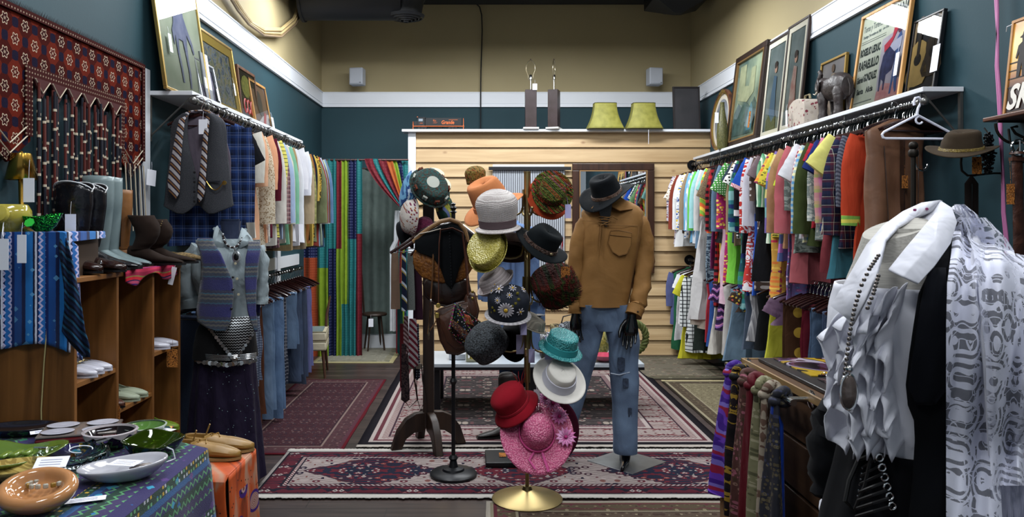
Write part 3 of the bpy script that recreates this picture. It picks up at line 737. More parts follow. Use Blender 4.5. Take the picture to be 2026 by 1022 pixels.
B().bb(.07,.16,-.071,-.066,-.522,-.512).build('welt_pocket',S('#26282e'),vt)
B().tube([(.075+.014*k,-.074,-.515-.055*math.sin(PI*k/8)) for k in range(9)],.0035,6).lathe([(.001,0),(.014,0),(.014,.006),(.001,.007)],14,M=Matrix.Translation((.188,-.066,-.525)) @ Matrix.Rotation(R(90),4,'X')).build('watch_chain',plain('#b89850',.3,1),vt)
price_tag(vt,(.055,-.078,-.13),.055,.092,PAPER,string=.05)
hang((-1.79,4.815,RLZ),R(-4),hl,hg)
# striped tie draped round the neck of the waistcoat
TIE = fab('stripe_d',(('#a8a4a8',4),('#2c2030',2),('#8c6028',1.0),('#5c4038',1),('#2c2030',1)),.06)
tt = T('necktie','diagonally striped silver brown and gold necktie draped over the grey waistcoat','necktie',(-1.79,4.78,RLZ),R(-4))
def tie_strip(b,pts):  # list of (x,y,z,halfwidth)
    rr = []
    for (x,y,z,w) in pts: rr.append([(x-w,y,z),(x-w*.5,y-.006,z),(x+w*.5,y-.006,z),(x+w,y,z),(x+w*.5,y+.004,z),(x-w*.5,y+.004,z)])
    return b.rings(rr)
tie_strip(B(),[(-.070,.0,-.075,.016),(-.088,-.045,-.13,.020),(-.100,-.062,-.25,.026),(-.118,-.068,-.40,.034),(-.130,-.068,-.52,.040),(-.125,-.070,-.585,.035),(-.118,-.070,-.625,.003)]).build('wide_blade',TIE,tt,bevel=.001)
tie_strip(B(),[(.070,.0,-.075,.014),(.076,-.045,-.13,.015),(.070,-.062,-.25,.017),(.062,-.070,-.42,.021),(.050,-.076,-.58,.024),(.044,-.076,-.615,.020),(.040,-.076,-.645,.003)]).build('narrow_blade',TIE,tt,bevel=.001)
B().tube([(-.07,.0,-.075),(-.045,.02,-.066),(0,.028,-.062),(.045,.02,-.066),(.07,.0,-.075)],.013,8,flat=.4).build('neck_loop',TIE,tt)

# lower left rail
LZ = 1.14; LXr = -1.85
hl = 'dark wooden hanger on the lower left rail'; hg = 'dark wooden hangers on the lower left rail'
for k in range(34):
    hang((LXr+.02,4.9+k*.082,LZ),R(-16+rnd.uniform(-10,10)),hl,hg)
JN = [
 (7.55,'lavender long skirt','tr',S('#6c70a8','#7c80b8'),.95,.17),
 (7.35,'dark indigo jeans, farthest pair','tr',fab('denim',('#182844','#24385c')),1.02,.17),
 (7.1,'navy jeans with a white tag','tr',fab('denim',('#1c3050','#283f64')),.95,.18),
 (6.8,'denim jacket folded over its hanger','tr',fab('denim',('#3c5878','#4c6c90')),.62,.19),
 (6.6,'dark checked shirt','tr',fab('check',('#343844','#8c8c94'),.03),.95,.14),
 (6.3,'medium blue jeans hanging long','tr',fab('denim',('#3c5c84','#5478a0')),1.10,.19),
 (6.1,'stonewashed jeans','tr',fab('denim',('#48688c','#6484a8')),1.06,.17),
 (5.85,'reddish brown trousers','tr',S('#56301f','#663c28'),1.04,.14),
 (5.65,'blue and white mini check shirt','tr',fab('check',('#8c98b0','#1e2c50'),.018),.72,.18),
 (5.45,'cream cotton trousers','tr',S('#a8a08c','#b8b09c'),.93,.16),
 (5.3,'grey lilac trousers','tr',S('#7c7c90','#8c8ca0'),.90,.13),
 (5.1,'pale denim jeans behind the mannequin','tr',fab('denim',('#3c5c88','#4c70a0')),1.0,.17),
 (4.85,'dark navy trousers behind the mannequin','tr',fab('denim',('#182848','#20345a')),1.05,.20),
]
for i,(Y,desc,k,m,ln,w) in enumerate(JN):
    Y = 4.85+(Y-4.85)*.87
    nm = 'jeans' if 'jeans' in desc else ('skirt' if 'skirt' in desc else ('shirt' if 'shirt' in desc else ('jacket' if 'jacket' in desc else 'trousers')))
    g = trousers(nm,desc+' on the lower left rail',(LXr+.06,Y,LZ),R(-14+rnd.uniform(-4,4)),m,ln,w,GL2,i+2)
    g['category'] = nm
    if 'white tag' in desc: price_tag(g,(.1,-.06,-.55),.06,.09)
# ================================================================ RUGS
def rug_mat(W,L,field,motif,border,bmotif,guards,bw,edge,fs=9,bs=14,med=None,lattice=0):
    g = NT('woven_rug',.95,0,.05); x,y,z = g.xyz(); ax = g.m('ABSOLUTE',x); ay = g.m('ABSOLUTE',y)
    e = g.m('MINIMUM',g.m('SUBTRACT',W/2,ax),g.m('SUBTRACT',L/2,ay))
    def pat(s,cols,base,thr=.42,met='EUCLIDEAN',sx=1,sy=1,seed=0):
        px = g.m('PINGPONG',g.m('MULTIPLY',ax,s*sx),2.0); py = g.m('PINGPONG',g.m('MULTIPLY',ay,s*sy),2.0)
        v = g.comb(px,py,float(seed)); n = g.vor(2.2,v,metric=met); q = g.xyz(n.outputs['Color'])[0]; d = n.outputs['Distance']
        c = g.mix(g.lt(d,thr),base,g.bands(q,cols)); c = g.mix(g.lt(d,thr*.45),c,cols[1 % len(cols)])
        w = g.n('ShaderNodeTexWave'); w.wave_type = 'RINGS'; w.inputs['Scale'].default_value = 1.6; w.inputs['Distortion'].default_value = 4.5; w.inputs['Detail'].default_value = 1
        g.ln(v,w.inputs['Vector']); return g.mix(g.lt(w.outputs['Fac'],.16),c,cols[-1])
    fs *= .62; bs *= .7; f = pat(fs,motif,field)
    if med:
        for (cx,a,b_,c1,mo) in med:
            dd = g.m('ADD',g.m('DIVIDE',g.m('ABSOLUTE',g.m('SUBTRACT',ax,cx)),a),g.m('DIVIDE',ay,b_))
            stp = g.m('MULTIPLY_ADD',g.m('SINE',g.m('MULTIPLY',g.m('ADD',ax,ay),90)),.03,dd)
            f = g.mix(g.lt(stp,1.08),f,motif[-1]); f = g.mix(g.lt(stp,1.0),f,pat(fs*1.3,mo,c1,seed=3))
    o = pat(bs,bmotif,border,.38,'MANHATTAN',seed=5)
    c = g.mix(g.gt(e,bw),o,f)
    for (a,b_,col) in guards:
        m_ = g.m('MULTIPLY',g.gt(e,a),g.lt(e,b_)); cc = col
        if isinstance(col,tuple): cc = g.mix(g.lt(g.fr(g.m('ADD',ax,ay),.03),.5),col[0],col[1])
        c = g.mix(m_,c,cc)
    c = g.mix(g.lt(e,.022),c,edge)
    nz = g.noise(240,det=1); c = g.mix(g.m('MULTIPLY',nz,.42),c,'#1c1416'); c = g.mix(g.m('MULTIPLY',g.noise(3),.15),c,'#3c3434')
    g.bump(nz,.35,.004); return g.out(c)
def rug(label,x0,x1,y0,y1,m,z=0.,fringe=None,rz=0,fside='y'):
    W,L = x1-x0,y1-y0; t = T('area_rug',label,'rug',((x0+x1)/2,(y0+y1)/2,z),rz)
    def f(u,v):
        X,Y = (u-.5)*W,(v-.5)*L; k = 1 if u in (0,1) or v in (0,1) else 0
        return (X+.006*wob(Y*3,x0),Y+.006*wob(X*3,y0,2),(.004 if k else .009)+.003*abs(wob(X*2,Y*2,x0)))
    B().grid(f,int(W*12),int(L*12)).build('pile',m,t,solid=.006,off=-1)
    if fringe:
        for s in (-1,1):
            n = int((L if fside == 'x' else W)/.012); vs = []; fs = []
            for i in range(n+1):
                q = (i/n-.5)*(L if fside == 'x' else W); o = (W if fside == 'x' else L)/2; d = .048+.014*wob(i*.3,s)-(0 if i % 2 else .008)
                for a in (o-.01,o+d): vs.append((s*a,q,.006) if fside == 'x' else (q,s*a,.006))
            fs = [(2*i,2*i+1,2*i+3,2*i+2) for i in range(n)]
            B().add(vs,fs).build('fringe',plain(fringe,.9),t,solid=.003)
    return t
MAR,CRM,NVY,TAN,PNK = '#4c1c26','#b4a8a2','#15161f','#8c7864','#8c5c5c'
rug('large Persian rug with black floral field and cream borders under the centre of the shop',-.90,1.74,5.42,8.36,
    rug_mat(2.64,2.94,'#121219',['#8c8078','#5c2c34','#a89c90','#3c3c44','#6c6460'],'#978a86',['#5c2430','#34303c','#b4a8a4','#6c3c40'],
    [(.022,.07,'#15161d'),(.07,.10,'#a89c98'),(.10,.13,'#5c3038'),(.13,.155,'#a89c98'),(.155,.20,('#7c5c5c','#a89c98')),(.20,.215,'#3c2a34'),(.42,.435,'#3c2a34'),(.435,.47,'#a89c98'),(.47,.52,('#5c3038','#8c8080')),(.52,.535,'#2a222c')],.535,'#10111a',11,15),z=0.004,fringe='#9c948c')
rug('long red and cream runner with medallions lying across the front of the shop',-1.36,1.85,4.42,5.28,
    rug_mat(3.21,.86,'#a89c98',['#5c2430','#b4a8a4','#1c2234','#7c5048','#3c2430'],'#54202c',['#a89c98','#1c2234','#8c5c5c','#b4a8a4','#1c1c28'],
    [(.022,.035,'#1c1c28'),(.135,.15,'#1c1c28'),(.15,.17,('#5c2430','#b4a8a4')),(.17,.18,'#1c1c28')],.18,'#b8b0ac',12,13,
    med=[(0,.34,.28,'#5c202c',['#1c2234','#a89c98','#8c5c5c','#1c2234']),(.95,.42,.28,'#1c2234',['#5c2430','#a89c98','#8c5048','#5c202c'])]),z=.006,fringe='#aaa6a0')
rug('mauve red all-over patterned rug by the left clothes rails',-1.86,-.98,5.22,7.72,
    rug_mat(.88*1.0,2.5,'#42262c',['#6c5454','#3c3038','#7c6460','#2c1c24'],'#4c3236',['#6c5a58','#34262c','#7c5c5c','#3c2a30'],
    [(.022,.05,'#50303a'),(.16,.175,'#7c6a64'),(.175,.19,'#34222a')],.19,'#5c1420',24,20),z=.002)
rug('small olive tan rug with brown border at the right, fringed at its far end',1.80,2.62,5.3,7.62,
    rug_mat(.82,2.32,'#7c745c',['#5c543c','#948c70','#4c4434','#6c6450'],'#4c4236',['#7c7058','#342c24','#5c5040'],
    [(.022,.045,'#948c74'),(.14,.155,'#948c74')],.155,'#2c261e',20,16),z=.003,fringe='#a89c78')
rug('pale worn floral rug at the back right below the lower clothes rail',1.42,2.6,7.72,9.08,
    rug_mat(1.18,1.36,'#6c6a5c',['#8c8470','#585848','#7c6c60'],'#5c5848',['#84806c','#4c4c40','#746458'],
    [(.022,.04,'#4c483c'),(.17,.18,'#8c8470')],.18,'#3c382e',10,9),z=.002)
rug('tan and olive patterned rug at the front, nearest the camera',.02,1.9,2.9,4.34,
    rug_mat(1.88,1.44,'#5c5444',['#7c7460','#443c30','#8c846c','#54323a'],'#544a3a',['#7c705a','#38302a','#8c8468','#5c343a'],
    [(.022,.04,'#8c8470'),(.04,.06,'#5c2c34'),(.16,.175,'#8c8470'),(.175,.185,'#3c2c2c')],.185,'#b0a89c',16,15),z=.003)
rug('pale cream mat on the fitting room floor at the back left',-1.95,-1.02,8.62,9.85,
    rug_mat(.93,1.23,'#8c8a7c',['#9c9888','#7c7a6c'],'#84806c',['#9c9884','#70705e'],[(.022,.05,'#a49c74')],.12,'#a49c74',9,9),z=.002)

# ================================================================ CURTAINS AND FITTING ROOM
RODM = plain('#5c4a48',.3,.7)
def pan(*cols): return list(cols)
TEAL = fab('brocade',('#1c6c70','#3c8c84'),.03,rough=.5); NAVY = fab('brocade',('#161e48','#5c6490'),.035,rough=.5)
RUST = fab('brocade',('#9c3c20','#b85c30'),.03,rough=.5); LIME = S('#6c8a18','#809e22',rough=.5); BURG = fab('brocade',('#701c28','#8c3038'),.04,rough=.5)
ORNG = S('#a84c1c','#bc6028',rough=.5); CREAMS = S('#c8ccd0','#dcdfe4')
def curtain(t,name,xa,xb,z0,z1,Y,mts,fold=.03,nf=3,x0c=None,lab=None,seed=0):
    """one coloured strip made of stacked colour blocks [(z_top_fraction, material)]"""
    b = B(); b.cm = 0; n = 14; rows = 40; vs = []
    L = t.location
    for j in range(rows+1):
        v = j/rows; z = z1+(z0-z1)*v
        for i in range(n+1):
            u = i/n; x = xa+(xb-xa)*u; y = Y+fold*(.35+.65*v)*math.sin(TAU*nf*u+seed)+.01*wob(x*5,z*2,seed)
            vs.append((x-L.x+.012*v*wob(z*1.5,seed),y-L.y,z-L.z))
    b.v = vs
    for j in range(rows):
        f = (j+.5)/rows; mi = max(k for k,(q,m) in enumerate(mts) if f >= q)
        for i in range(n): b.f.append((j*(n+1)+i,j*(n+1)+i+1,(j+1)*(n+1)+i+1,(j+1)*(n+1)+i)); b.mi.append(mi)
    return b.build(name,[m for q,m in mts],t,auto=False)
YC = 9.06; zt = ZatY(316,YC)
t = T('patchwork_curtain','floor length curtain of teal, navy, lime, rust and burgundy sari strips beside the pine wall','curtain',(XatY(665,YC),YC,0))
B().cyl((XatY(604,YC)-t.location.x,0,zt),(XatY(808,YC)-t.location.x,0,zt),.012,n=10).build('curtain_rod',RODM,t)
strips = [(598,628,705,[(0,RUST),(.32,NAVY),(.5,RUST)]),(626,650,706,[(0,TEAL),(.32,TEAL),(.55,LIME)]),(648,668,708,[(0,TEAL),(.45,NAVY)]),(666,677,709,[(0,BURG),(.45,LIME)]),
          (676,690,710,[(0,LIME),(.72,TEAL)]),(688,705,710,[(0,NAVY),(.40,TEAL)]),(703,723,709,[(0,TEAL),(.38,BURG)])]
for i,(a,c,pb,ml) in enumerate(strips):
    q = curtain(t,'strip',XatY(a,YC),XatY(c-(6 if i == 6 else 0),YC),ZatY(pb,YC),zt+.012,YC,ml,.028,1.4+.3*(i % 3),seed=i*1.3)
# drawn back side
t = T('drawn_curtain','matching sari curtain gathered back by a white tie at the pine wall edge','curtain',(XatY(780,YC),YC,0)); L = t.location
cols = [(BURG,722,738),(TEAL,736,748),(BURG,746,764),(ORNG,762,776),(LIME,774,783),(NAVY,781,793),(TEAL,791,807)]
zk = ZatY(416,YC); xk0,xk1 = XatY(796,YC),XatY(806,YC); nC = len(cols)
for i,(m,a,c) in enumerate(cols):
    def fn(u,v,i=i,a=a,c=c):
        x0 = XatY(a+(c-a)*u,YC); f = (i+u)/nC; xk = xk0+(xk1-xk0)*f
        if v < .35: w = v/.35; sg = .012+.03*math.sin(PI*w); x = x0+(xk-x0)*(w**(1.5-.9*f if f < .7 else .8)); z = zt+.012+(zk-zt)*w-(1-f)*0*w
        else: w = (v-.35)/.65; x = xk+(XatY(784+22*f,YC)-xk)*min(1,w*3); z = zk+(ZatY(698,YC)-zk)*w; sg = .03
        return (x-L.x,.02*math.sin(u*9+i)*sg*30*.6+.012*i-.03,z)
    B().grid(fn,6,40).build('strip',m,t,auto=False)
B().tube([(xk0-L.x-.02,-.06,zk-.02),(xk0-L.x+.03,-.075,zk-.01),(xk1-L.x+.01,-.05,zk+.01)],.016,8,flat=.5).build('tie_back',CREAMS,t)
# white lining falling below the tie
def fn(u,v):
    x = XatY(771+14*u+ (10-10*v if v < .3 else 0),9.15); return (x-L.x,.10+.025*math.sin(u*8),ZatY(416,9.15)+(ZatY(655,9.15)-ZatY(416,9.15))*v)
B().grid(fn,12,16).build('lining',CREAMS,t,auto=False)
t3 = T('fitting_room_curtain','pale grey green curtain at the back of the fitting room','curtain',(-1.2,9.95,0))
def fn(u,v): return (-1.75+1.1*u+1.2-.0,.04*math.sin(u*34+.6*math.sin(v*3)),2.3-2.29*v)
B().grid(fn,60,10).build('cloth',S('#5c6c68','#74847e'),t3,auto=False)
B().cyl((-.6,0,2.31),(.6,0,2.31),.01,n=8).build('curtain_rod',RODM,t3)
struct(B().bb(-1.9,-.6,9.62,9.75,0,.17).build('trim_fitting_step',TRIMW,smooth=False))
st = T('wooden_stool','dark wooden stool standing inside the fitting room','stool',(XatY(742,9.55),9.5,.0),R(20))
B().lathe([(.01,.47),(.15,.47),(.16,.455),(.15,.44),(.01,.44)],20).build('seat',wood('#241812','#3c2a1e'),st)
for k in range(4): a = R(45+90*k); B().cyl((.09*math.cos(a),.09*math.sin(a),.44),(.15*math.cos(a),.15*math.sin(a),0),.014,.011,8).build('leg',wood('#241812','#3c2a1e'),st)
B().cyl((-.13,0,.45),(-.16,.0,.95),.012,n=8).build('back_post',wood('#241812','#3c2a1e'),st)
price_tag(st,(-.08,-.17,.42),.06,.10)

# cream chair by the left rails
ch = T('vintage_chair','cream vinyl cushioned chair with tapered walnut legs beside the curtain','chair',(-1.875,7.98,0),R(8))
CV = plain('#b4ac94',.45,bump=.15); WL_ = wood('#2c1a12','#4c2e1e')
for z,nm in ((.43,'seat_cushion'),(.33,'lower_cushion')):
    B().bb(-.24,.24,-.22,.22,z-.05,z+.045).build(nm,CV,ch,bevel=.018)
    B().tube([(-.235,-.215,z+.045),(.235,-.215,z+.045),(.235,.215,z+.045),(-.235,.215,z+.045)],.006,6,closed=True).build('piping',plain('#8c8468',.5),ch)
B().bb(-.2,.2,-.19,.19,.471,.482).build('seat_pad',S('#5c6c6c','#6e7e7c'),ch)
for sx in (-1,1):
    for sy in (-1,1): B().cyl((sx*.2,sy*.18,.29),(sx*.225,sy*.215,0),.02,.011,10).build('leg',WL_,ch)
B().tube([(.2,.2,.3),(.215,.23,.6),(.25,.27,.80)],[.018,.016,.010],8).build('back_post',WL_,ch)
B().tube([(-.2,.2,.3),(-.2,.23,.6),(-.18,.27,.80)],[.018,.016,.010],8).build('back_post',WL_,ch)

# ================================================================ ON THE PINE WALL
mir = T('wall_mirror','tall mirror in a dark walnut frame hanging on the pine wall','mirror',(XatY(1213,PY-.05),PY-.055,ZatY(540,PY-.05)))
mw,mh = (1295-1133)*(PY-.05)/F,(540-323)*(PY-.05)/F
FW = wood('#23120c','#3e2418','z',rough=.35)
B().frame(mw,mh,.085,.05).build('frame',FW,mir,smooth=False,bevel=.008)
B().frame(mw-.17,mh-.17,.012,.056,z0=.085).build('inner_lip',plain('#8c6c48',.4),mir,smooth=False)
B().bb(-mw/2+.08,mw/2-.08,-.004,.004,.08,mh-.08).build('mirror_glass',plain('#dfe6ea',.01,1),mir,smooth=False)
bl = T('beaded_blind','blind of thin dark strings on a white backing hanging on the pine wall','blind',(XatY(1047,PY-.06),PY-.065,0))
bx0,bx1 = XatY(975,9.14)-bl.location.x,XatY(1120,9.14)-bl.location.x; bz1,bz0 = ZatY(333,9.14),ZatY(560,9.14)
B().bb(bx0,bx1-.02,.02,.032,bz0,bz1+.05).build('backing',plain('#c8ced8',.5),bl,smooth=False)
B().bb(bx0-.05,bx1+.06,-.015,.01,bz1-.02,bz1+.02).build('top_rail',plain('#15161a',.4),bl,smooth=False)
for k in range(34):
    x = bx0+(bx1-bx0)*(k+.5)/34; B().cyl((x,0,bz1-.02),(x,0,bz0+.1*(k % 3)),.0042,n=6).build('string',plain('#2a2c34',.5),bl)
for k in range(3):
    b = B()
    xx = XatY(1080+14*k,9.1)-bl.location.x
    b.tube([(xx+.05*math.cos(j*.9)*0+.035*j/9,-.02,ZatY(545-6*k-j*7,9.1)) for j in range(10)],[.009 if j % 2 else .003 for j in range(10)],6)
    b.build('bead_string',plain('#8c1c24',.3),bl)

# ================================================================ ON TOP OF THE PINE WALL
ZL = ZP+.028; YL = 9.14
def X9(px): return XatY(px,YL)
tr = T('model_locomotive','black model diesel locomotive with orange lettering on the white ledge','model train',(X9(870),YL,ZL))
K = plain('#15171b',.4); OR = plain('#c8622a',.4); s9 = YL/F
def px(a): return (a-870)*s9
B().bb(px(818),px(919),-.05,.05,.03,.038).build('walkway',K,tr,smooth=False)
B().bb(px(818),px(919),-.053,-.05,.031,.039).build('side_stripe',OR,tr,smooth=False)
B().bb(px(841),px(914),-.032,.032,.038,.138).build('hood',K,tr,smooth=False,bevel=.006)
B().bb(px(827),px(841),-.045,.045,.038,.135).bb(px(825),px(843),-.05,.05,.135,.143).build('cab',K,tr,smooth=False)
B().bb(px(819),px(827),-.028,.028,.038,.095).build('nose',K,tr,smooth=False,bevel=.004)
B().bb(px(829),px(837),-.0465,-.044,.095,.125).build('cab_window',plain('#7c8894',.2),tr,smooth=False)
B().bb(px(850),px(876),-.03,.03,.005,.03).build('fuel_tank',K,tr,smooth=False,bevel=.004)
for c in (836,896):
    B().bb(px(c-9),px(c+9),-.04,.04,.012,.03).build('bogie',K,tr,smooth=False)
    for k in (-6,0,6):
        B().cyl((px(c+k),-.043,.018),(px(c+k),.043,.018),.017,n=14).build('wheel',plain('#2c2e32',.35,.6),tr)
for xx in (818,917):
    B().tube([(px(xx),-.048,.04),(px(xx),-.048,.13 if xx > 900 else .09),(px(xx),.048,.13 if xx > 900 else .09),(px(xx),.048,.04)],.003,5).bb(px(xx)-.004,px(xx)+.004,-.05,-.044,.0,.06).build('handrail',OR,tr)
B().sph((px(826),0,.152),.007,5).build('beacon',OR,tr)
text_part('lettering','Grande',.062,OR,tr,Matrix.Translation((px(886),-.0335,.082)) @ XZ,.0006,.82,shear=.15,bold=.0015,plabel='orange lettering reading Grande')
text_part('lettering','Rio',.034,OR,tr,Matrix.Translation((px(860),-.0335,.104)) @ XZ,.0006,.82,shear=.15,plabel='orange lettering reading Rio')
B().bb(px(858),px(866),-.034,-.032,.082,.084).bb(px(857),px(864),-.034,-.032,.074,.076).bb(px(888),px(906),-.034,-.032,.112,.116).build('speed_lines',OR,tr,smooth=False)
text_part('cab_number','5390',.018,OR,tr,Matrix.Translation((px(834),-.0465,.07)) @ XZ,.0004,plabel='small orange cab number')
def lampbase(pxx,lab,tg,a):
    t = T('table_lamp',lab,'lamp base',(X9(pxx),YL,ZL),R(a),'brown column lamp bases on the ledge')
    B().bb(-.095,.095,-.08,.08,0,.022).build('foot',plain('#c4c4c0',.4),t,smooth=False,bevel=.003)
    B().bb(-.068,.068,-.06,.06,.022,.475).build('column',mottled('#2c1e1c','#36282a',12,.35,bump=.05),t,smooth=False,bevel=.003)
    B().cyl((0,0,.475),(0,0,.6),.010,n=10).build('neck',CHROME,t)
    B().lathe([(.012,.60),(.018,.605),(.018,.655),(.014,.66)],14).build('socket',CHROME,t)
    B().tube([(-.018,0,.6),(-.03,0,.615),(-.03,0,.65),(-.055,0,.72),(-.052,0,.77),(-.03,0,.82),(0,0,.835),(.03,0,.82),(.052,0,.77),(.055,0,.72),(.03,0,.65),(.03,0,.615),(.018,0,.6)],.004,6).build('harp',plain('#c8bfa8',.25,1),t)
    B().sph((0,0,.845),.009,5).build('finial',plain('#3a2c24',.4),t)
    if tg: price_tag(t,(.045,-.075,.54),.055,.075)
lampbase(1050,'brown column lamp base with price tag, left of the two on the ledge',True,0)
lampbase(1096,'brown column lamp base without tag, right of the two on the ledge',False,70)
SHD = mottled('#7c7a30','#918e40',14,.6,bump=.1)
def shade(pxx,lab,tagged):
    t = T('lampshade',lab,'lamp shade',(X9(pxx),YL-.02,ZL),R(2),'olive yellow bell lamp shades on the ledge')
    def pr(z):
        f = z/.31; return .131+.088*(1-f)**1.9
    rr = []
    for k in range(13):
        z = .31*k/12; h = pr(z); d = h*.55
        rr.append([(sx*h if abs(sx) == 1 else sx*h,sy*d,z) for sx,sy in ((-1,-.75),(-.8,-1),(0,-1.04),(.8,-1),(1,-.75),(1,.75),(.8,1),(0,1.04),(-.8,1),(-1,.75))])
    B().rings(rr,False,False).build('panels',SHD,t,solid=.003)
    for zz,k in ((0,0),(.31,12)): B().tube(rr[k],.005,6,closed=True).build('stitched_edge',plain('#4c4a24',.6),t)
    for ii in (0,4,5,9): B().tube([r[ii] for r in rr],.0035,5).build('rib',plain('#5c5a2c',.6),t)
    if tagged: B().cyl((.03,-.135,-.02),(.03,-.135,-.19),.003,n=5).build('hanging_string',PAPER,t)
shade(1196,'olive yellow bell shaped lamp shade, left of the two on the ledge',False)
shade(1272,'olive yellow bell shaped lamp shade with a hanging string, right of the two',True)
t = T('leaning_tray','dark framed blackboard leaning at the right end of the white ledge','board',(X9(1359),YL+.0,ZL),0,rot=(R(-5),0,0))
B().frame(.325,.525,.014,.03).build('frame',plain('#1e181a',.5),t,smooth=False)
B().bb(-.155,.155,.0,.008,.01,.515).build('panel',mottled('#232428','#2e2c30',6,.5),t,smooth=False)

# ================================================================ PICTURES ON THE SHELVES
GLZ = NT('picture_glass',.02,0,.5); GLZ = None
def pframe(name,label,side,Y0,Y1,h,fw,fmat,mat_=None,matw=0,art=None,artw=None,z=None,xoff=0,tilt=7,depth=.025,glassy=True,cat='picture'):
    """framed picture leaning on the side wall; local frame x along picture, z up, front -y"""
    zs = 2.44 if side < 0 else 2.378
    z = zs if z is None else z; w = abs(Y1-Y0); 
    wx = (XL if side < 0 else XR); lean = math.sin(R(tilt))*h
    bx = wx-side*(lean+depth/2+.012+xoff)
    t = T(name,label,cat,(bx,(Y0+Y1)/2,z+.002),rot=Euler((R(-tilt),0,R(90 if side < 0 else -90)),'XYZ'))
    B().frame(w,h,fw,depth).build('frame',fmat,t,smooth=False,bevel=.003)
    if mat_ is not None: B().frame(w-2*fw+.004,h-2*fw+.004,matw,.006,z0=fw-.002,M=Matrix.Translation((0,-depth*.05,0))).build('mount',mat_,t,smooth=False)
    B().bb(-w/2+fw,w/2-fw,.003,.007,fw,h-fw).build('picture',art or PAPER,t,smooth=False)
    if glassy: B().add([(-w/2+fw,-.008,fw),(w/2-fw,-.008,fw),(w/2-fw,-.008,h-fw),(-w/2+fw,-.008,h-fw)],[(0,1,2,3)]).build('glass_pane',GLASSP,t,smooth=False)
    return t
g = NT('picture_glass',.03,0,.5,trans=1); g.set('IOR',1.12)
g2 = g.n('ShaderNodeBsdfTransparent'); g3 = g.n('ShaderNodeBsdfGlossy'); g3.inputs['Roughness'].default_value = .02; g4 = g.n('ShaderNodeFresnel'); g4.inputs[0].default_value = 1.5; g5 = g.n('ShaderNodeMixShader')
g.t.links.new(g4.outputs[0],g5.inputs[0]); g.t.links.new(g2.outputs[0],g5.inputs[1]); g.t.links.new(g3.outputs[0],g5.inputs[2])
g.t.links.new(g5.outputs[0],g.t.nodes['Material Output'].inputs['Surface']); GLASSP = g.mat
GOLD = plain('#a88c50',.3,.8); GOLDM = plain('#a08a3c',.6); BRN = wood('#3c2416','#6a442a'); BRND = wood('#1c120e','#30201a'); OAK = wood('#8c6434','#b0844a'); BLK = plain('#101014',.35)
def art(t,name,pts,mt,y=-.002,d=.003,lab=None):
    o = B().prism(pts,d,Matrix.Translation((0,y,0))).build(name,mt,t,smooth=False)
    if lab: o['label'] = lab
    return o
def Yof(px,X): return X*F/(px-VX)
def blob(cx,cz,rx,rz_,n=14,a=0): return [(cx+rx*math.cos(TAU*k/n)*math.cos(a)-rz_*math.sin(TAU*k/n)*math.sin(a),cz+rx*math.cos(TAU*k/n)*math.sin(a)+rz_*math.sin(TAU*k/n)*math.cos(a)) for k in range(n)]
XPL = -2.04
# horse picture (left shelf)
ya,yb = Yof(326,-2.0),Yof(415,-2.0)
t = pframe('horse_picture','tall gilt framed drawing of a grey horse, largest on the left shelf',-1,ya,yb,.86,.018,GOLD,art=mottled('#9ca894','#b4bcac',3,.6),tilt=8)
HM = mottled('#6c7490','#8a90a8',8,.7)
# rotated +90: local x -> world y (far = +x)
hp = [(-.11,.50),(-.10,.56),(-.05,.60),(.0,.60),(.02,.68),(.01,.74),(.05,.79),(.08,.74),(.07,.66),(.08,.58),(.13,.50),(.19,.42),(.21,.35),(.19,.34),(.16,.40),(.10,.46),(.085,.38),(.08,.28),(.09,.18),(.075,.08),(.055,.08),(.06,.2),(.04,.32),(.02,.40),(-.05,.40),(-.07,.32),(-.05,.2),(-.045,.10),(-.065,.10),(-.08,.22),(-.10,.32),(-.10,.42),(-.14,.34),(-.15,.44)]
art(t,'horse_figure',hp,HM); price_tag(t,(-.255,-.02,.38),.045,.12)
# gold framed painting
ya,yb = Yof(423,-1.98),Yof(488,-1.98)
t = pframe('gilt_picture','wide gilt mounted impressionist painting on the left shelf beside the horse drawing',-1,ya,yb,.62,.018,GOLD,GOLDM,.075,fab('print',('#4c5c6c','#7c8890','#8c8868','#5c7064','#8c7c88'),.09,0),tilt=9)
price_tag(t,(.26,-.02,.30),.03,.10)
# small silver frame in front
ya,yb = Yof(419,-1.92),Yof(455,-1.92)
t = pframe('small_picture','small silver framed print leaning in front of the gilt painting',-1,ya,yb,.34,.014,plain('#b8bcc4',.3,.6),plain('#4c5460',.6),.035,fab('print',('#8c8ca8','#a8a4b8','#6c6c90'),.1,0),xoff=.06,tilt=12)
price_tag(t,(.14,-.02,.16),.04,.09)
t = T('picture_back','white backed frame edge propped behind the small silver print','picture',(-1.99,Yof(413,-1.99),2.442),rot=Euler((R(-9),0,R(90)),'XYZ'))
B().bb(-.03,.12,-.006,.006,0,.40).build('panel',plain('#c8ccd2',.5),t,smooth=False); B().bb(-.035,-.03,-.01,.01,0,.40).build('edge',plain('#8c9098',.3,.5),t,smooth=False)
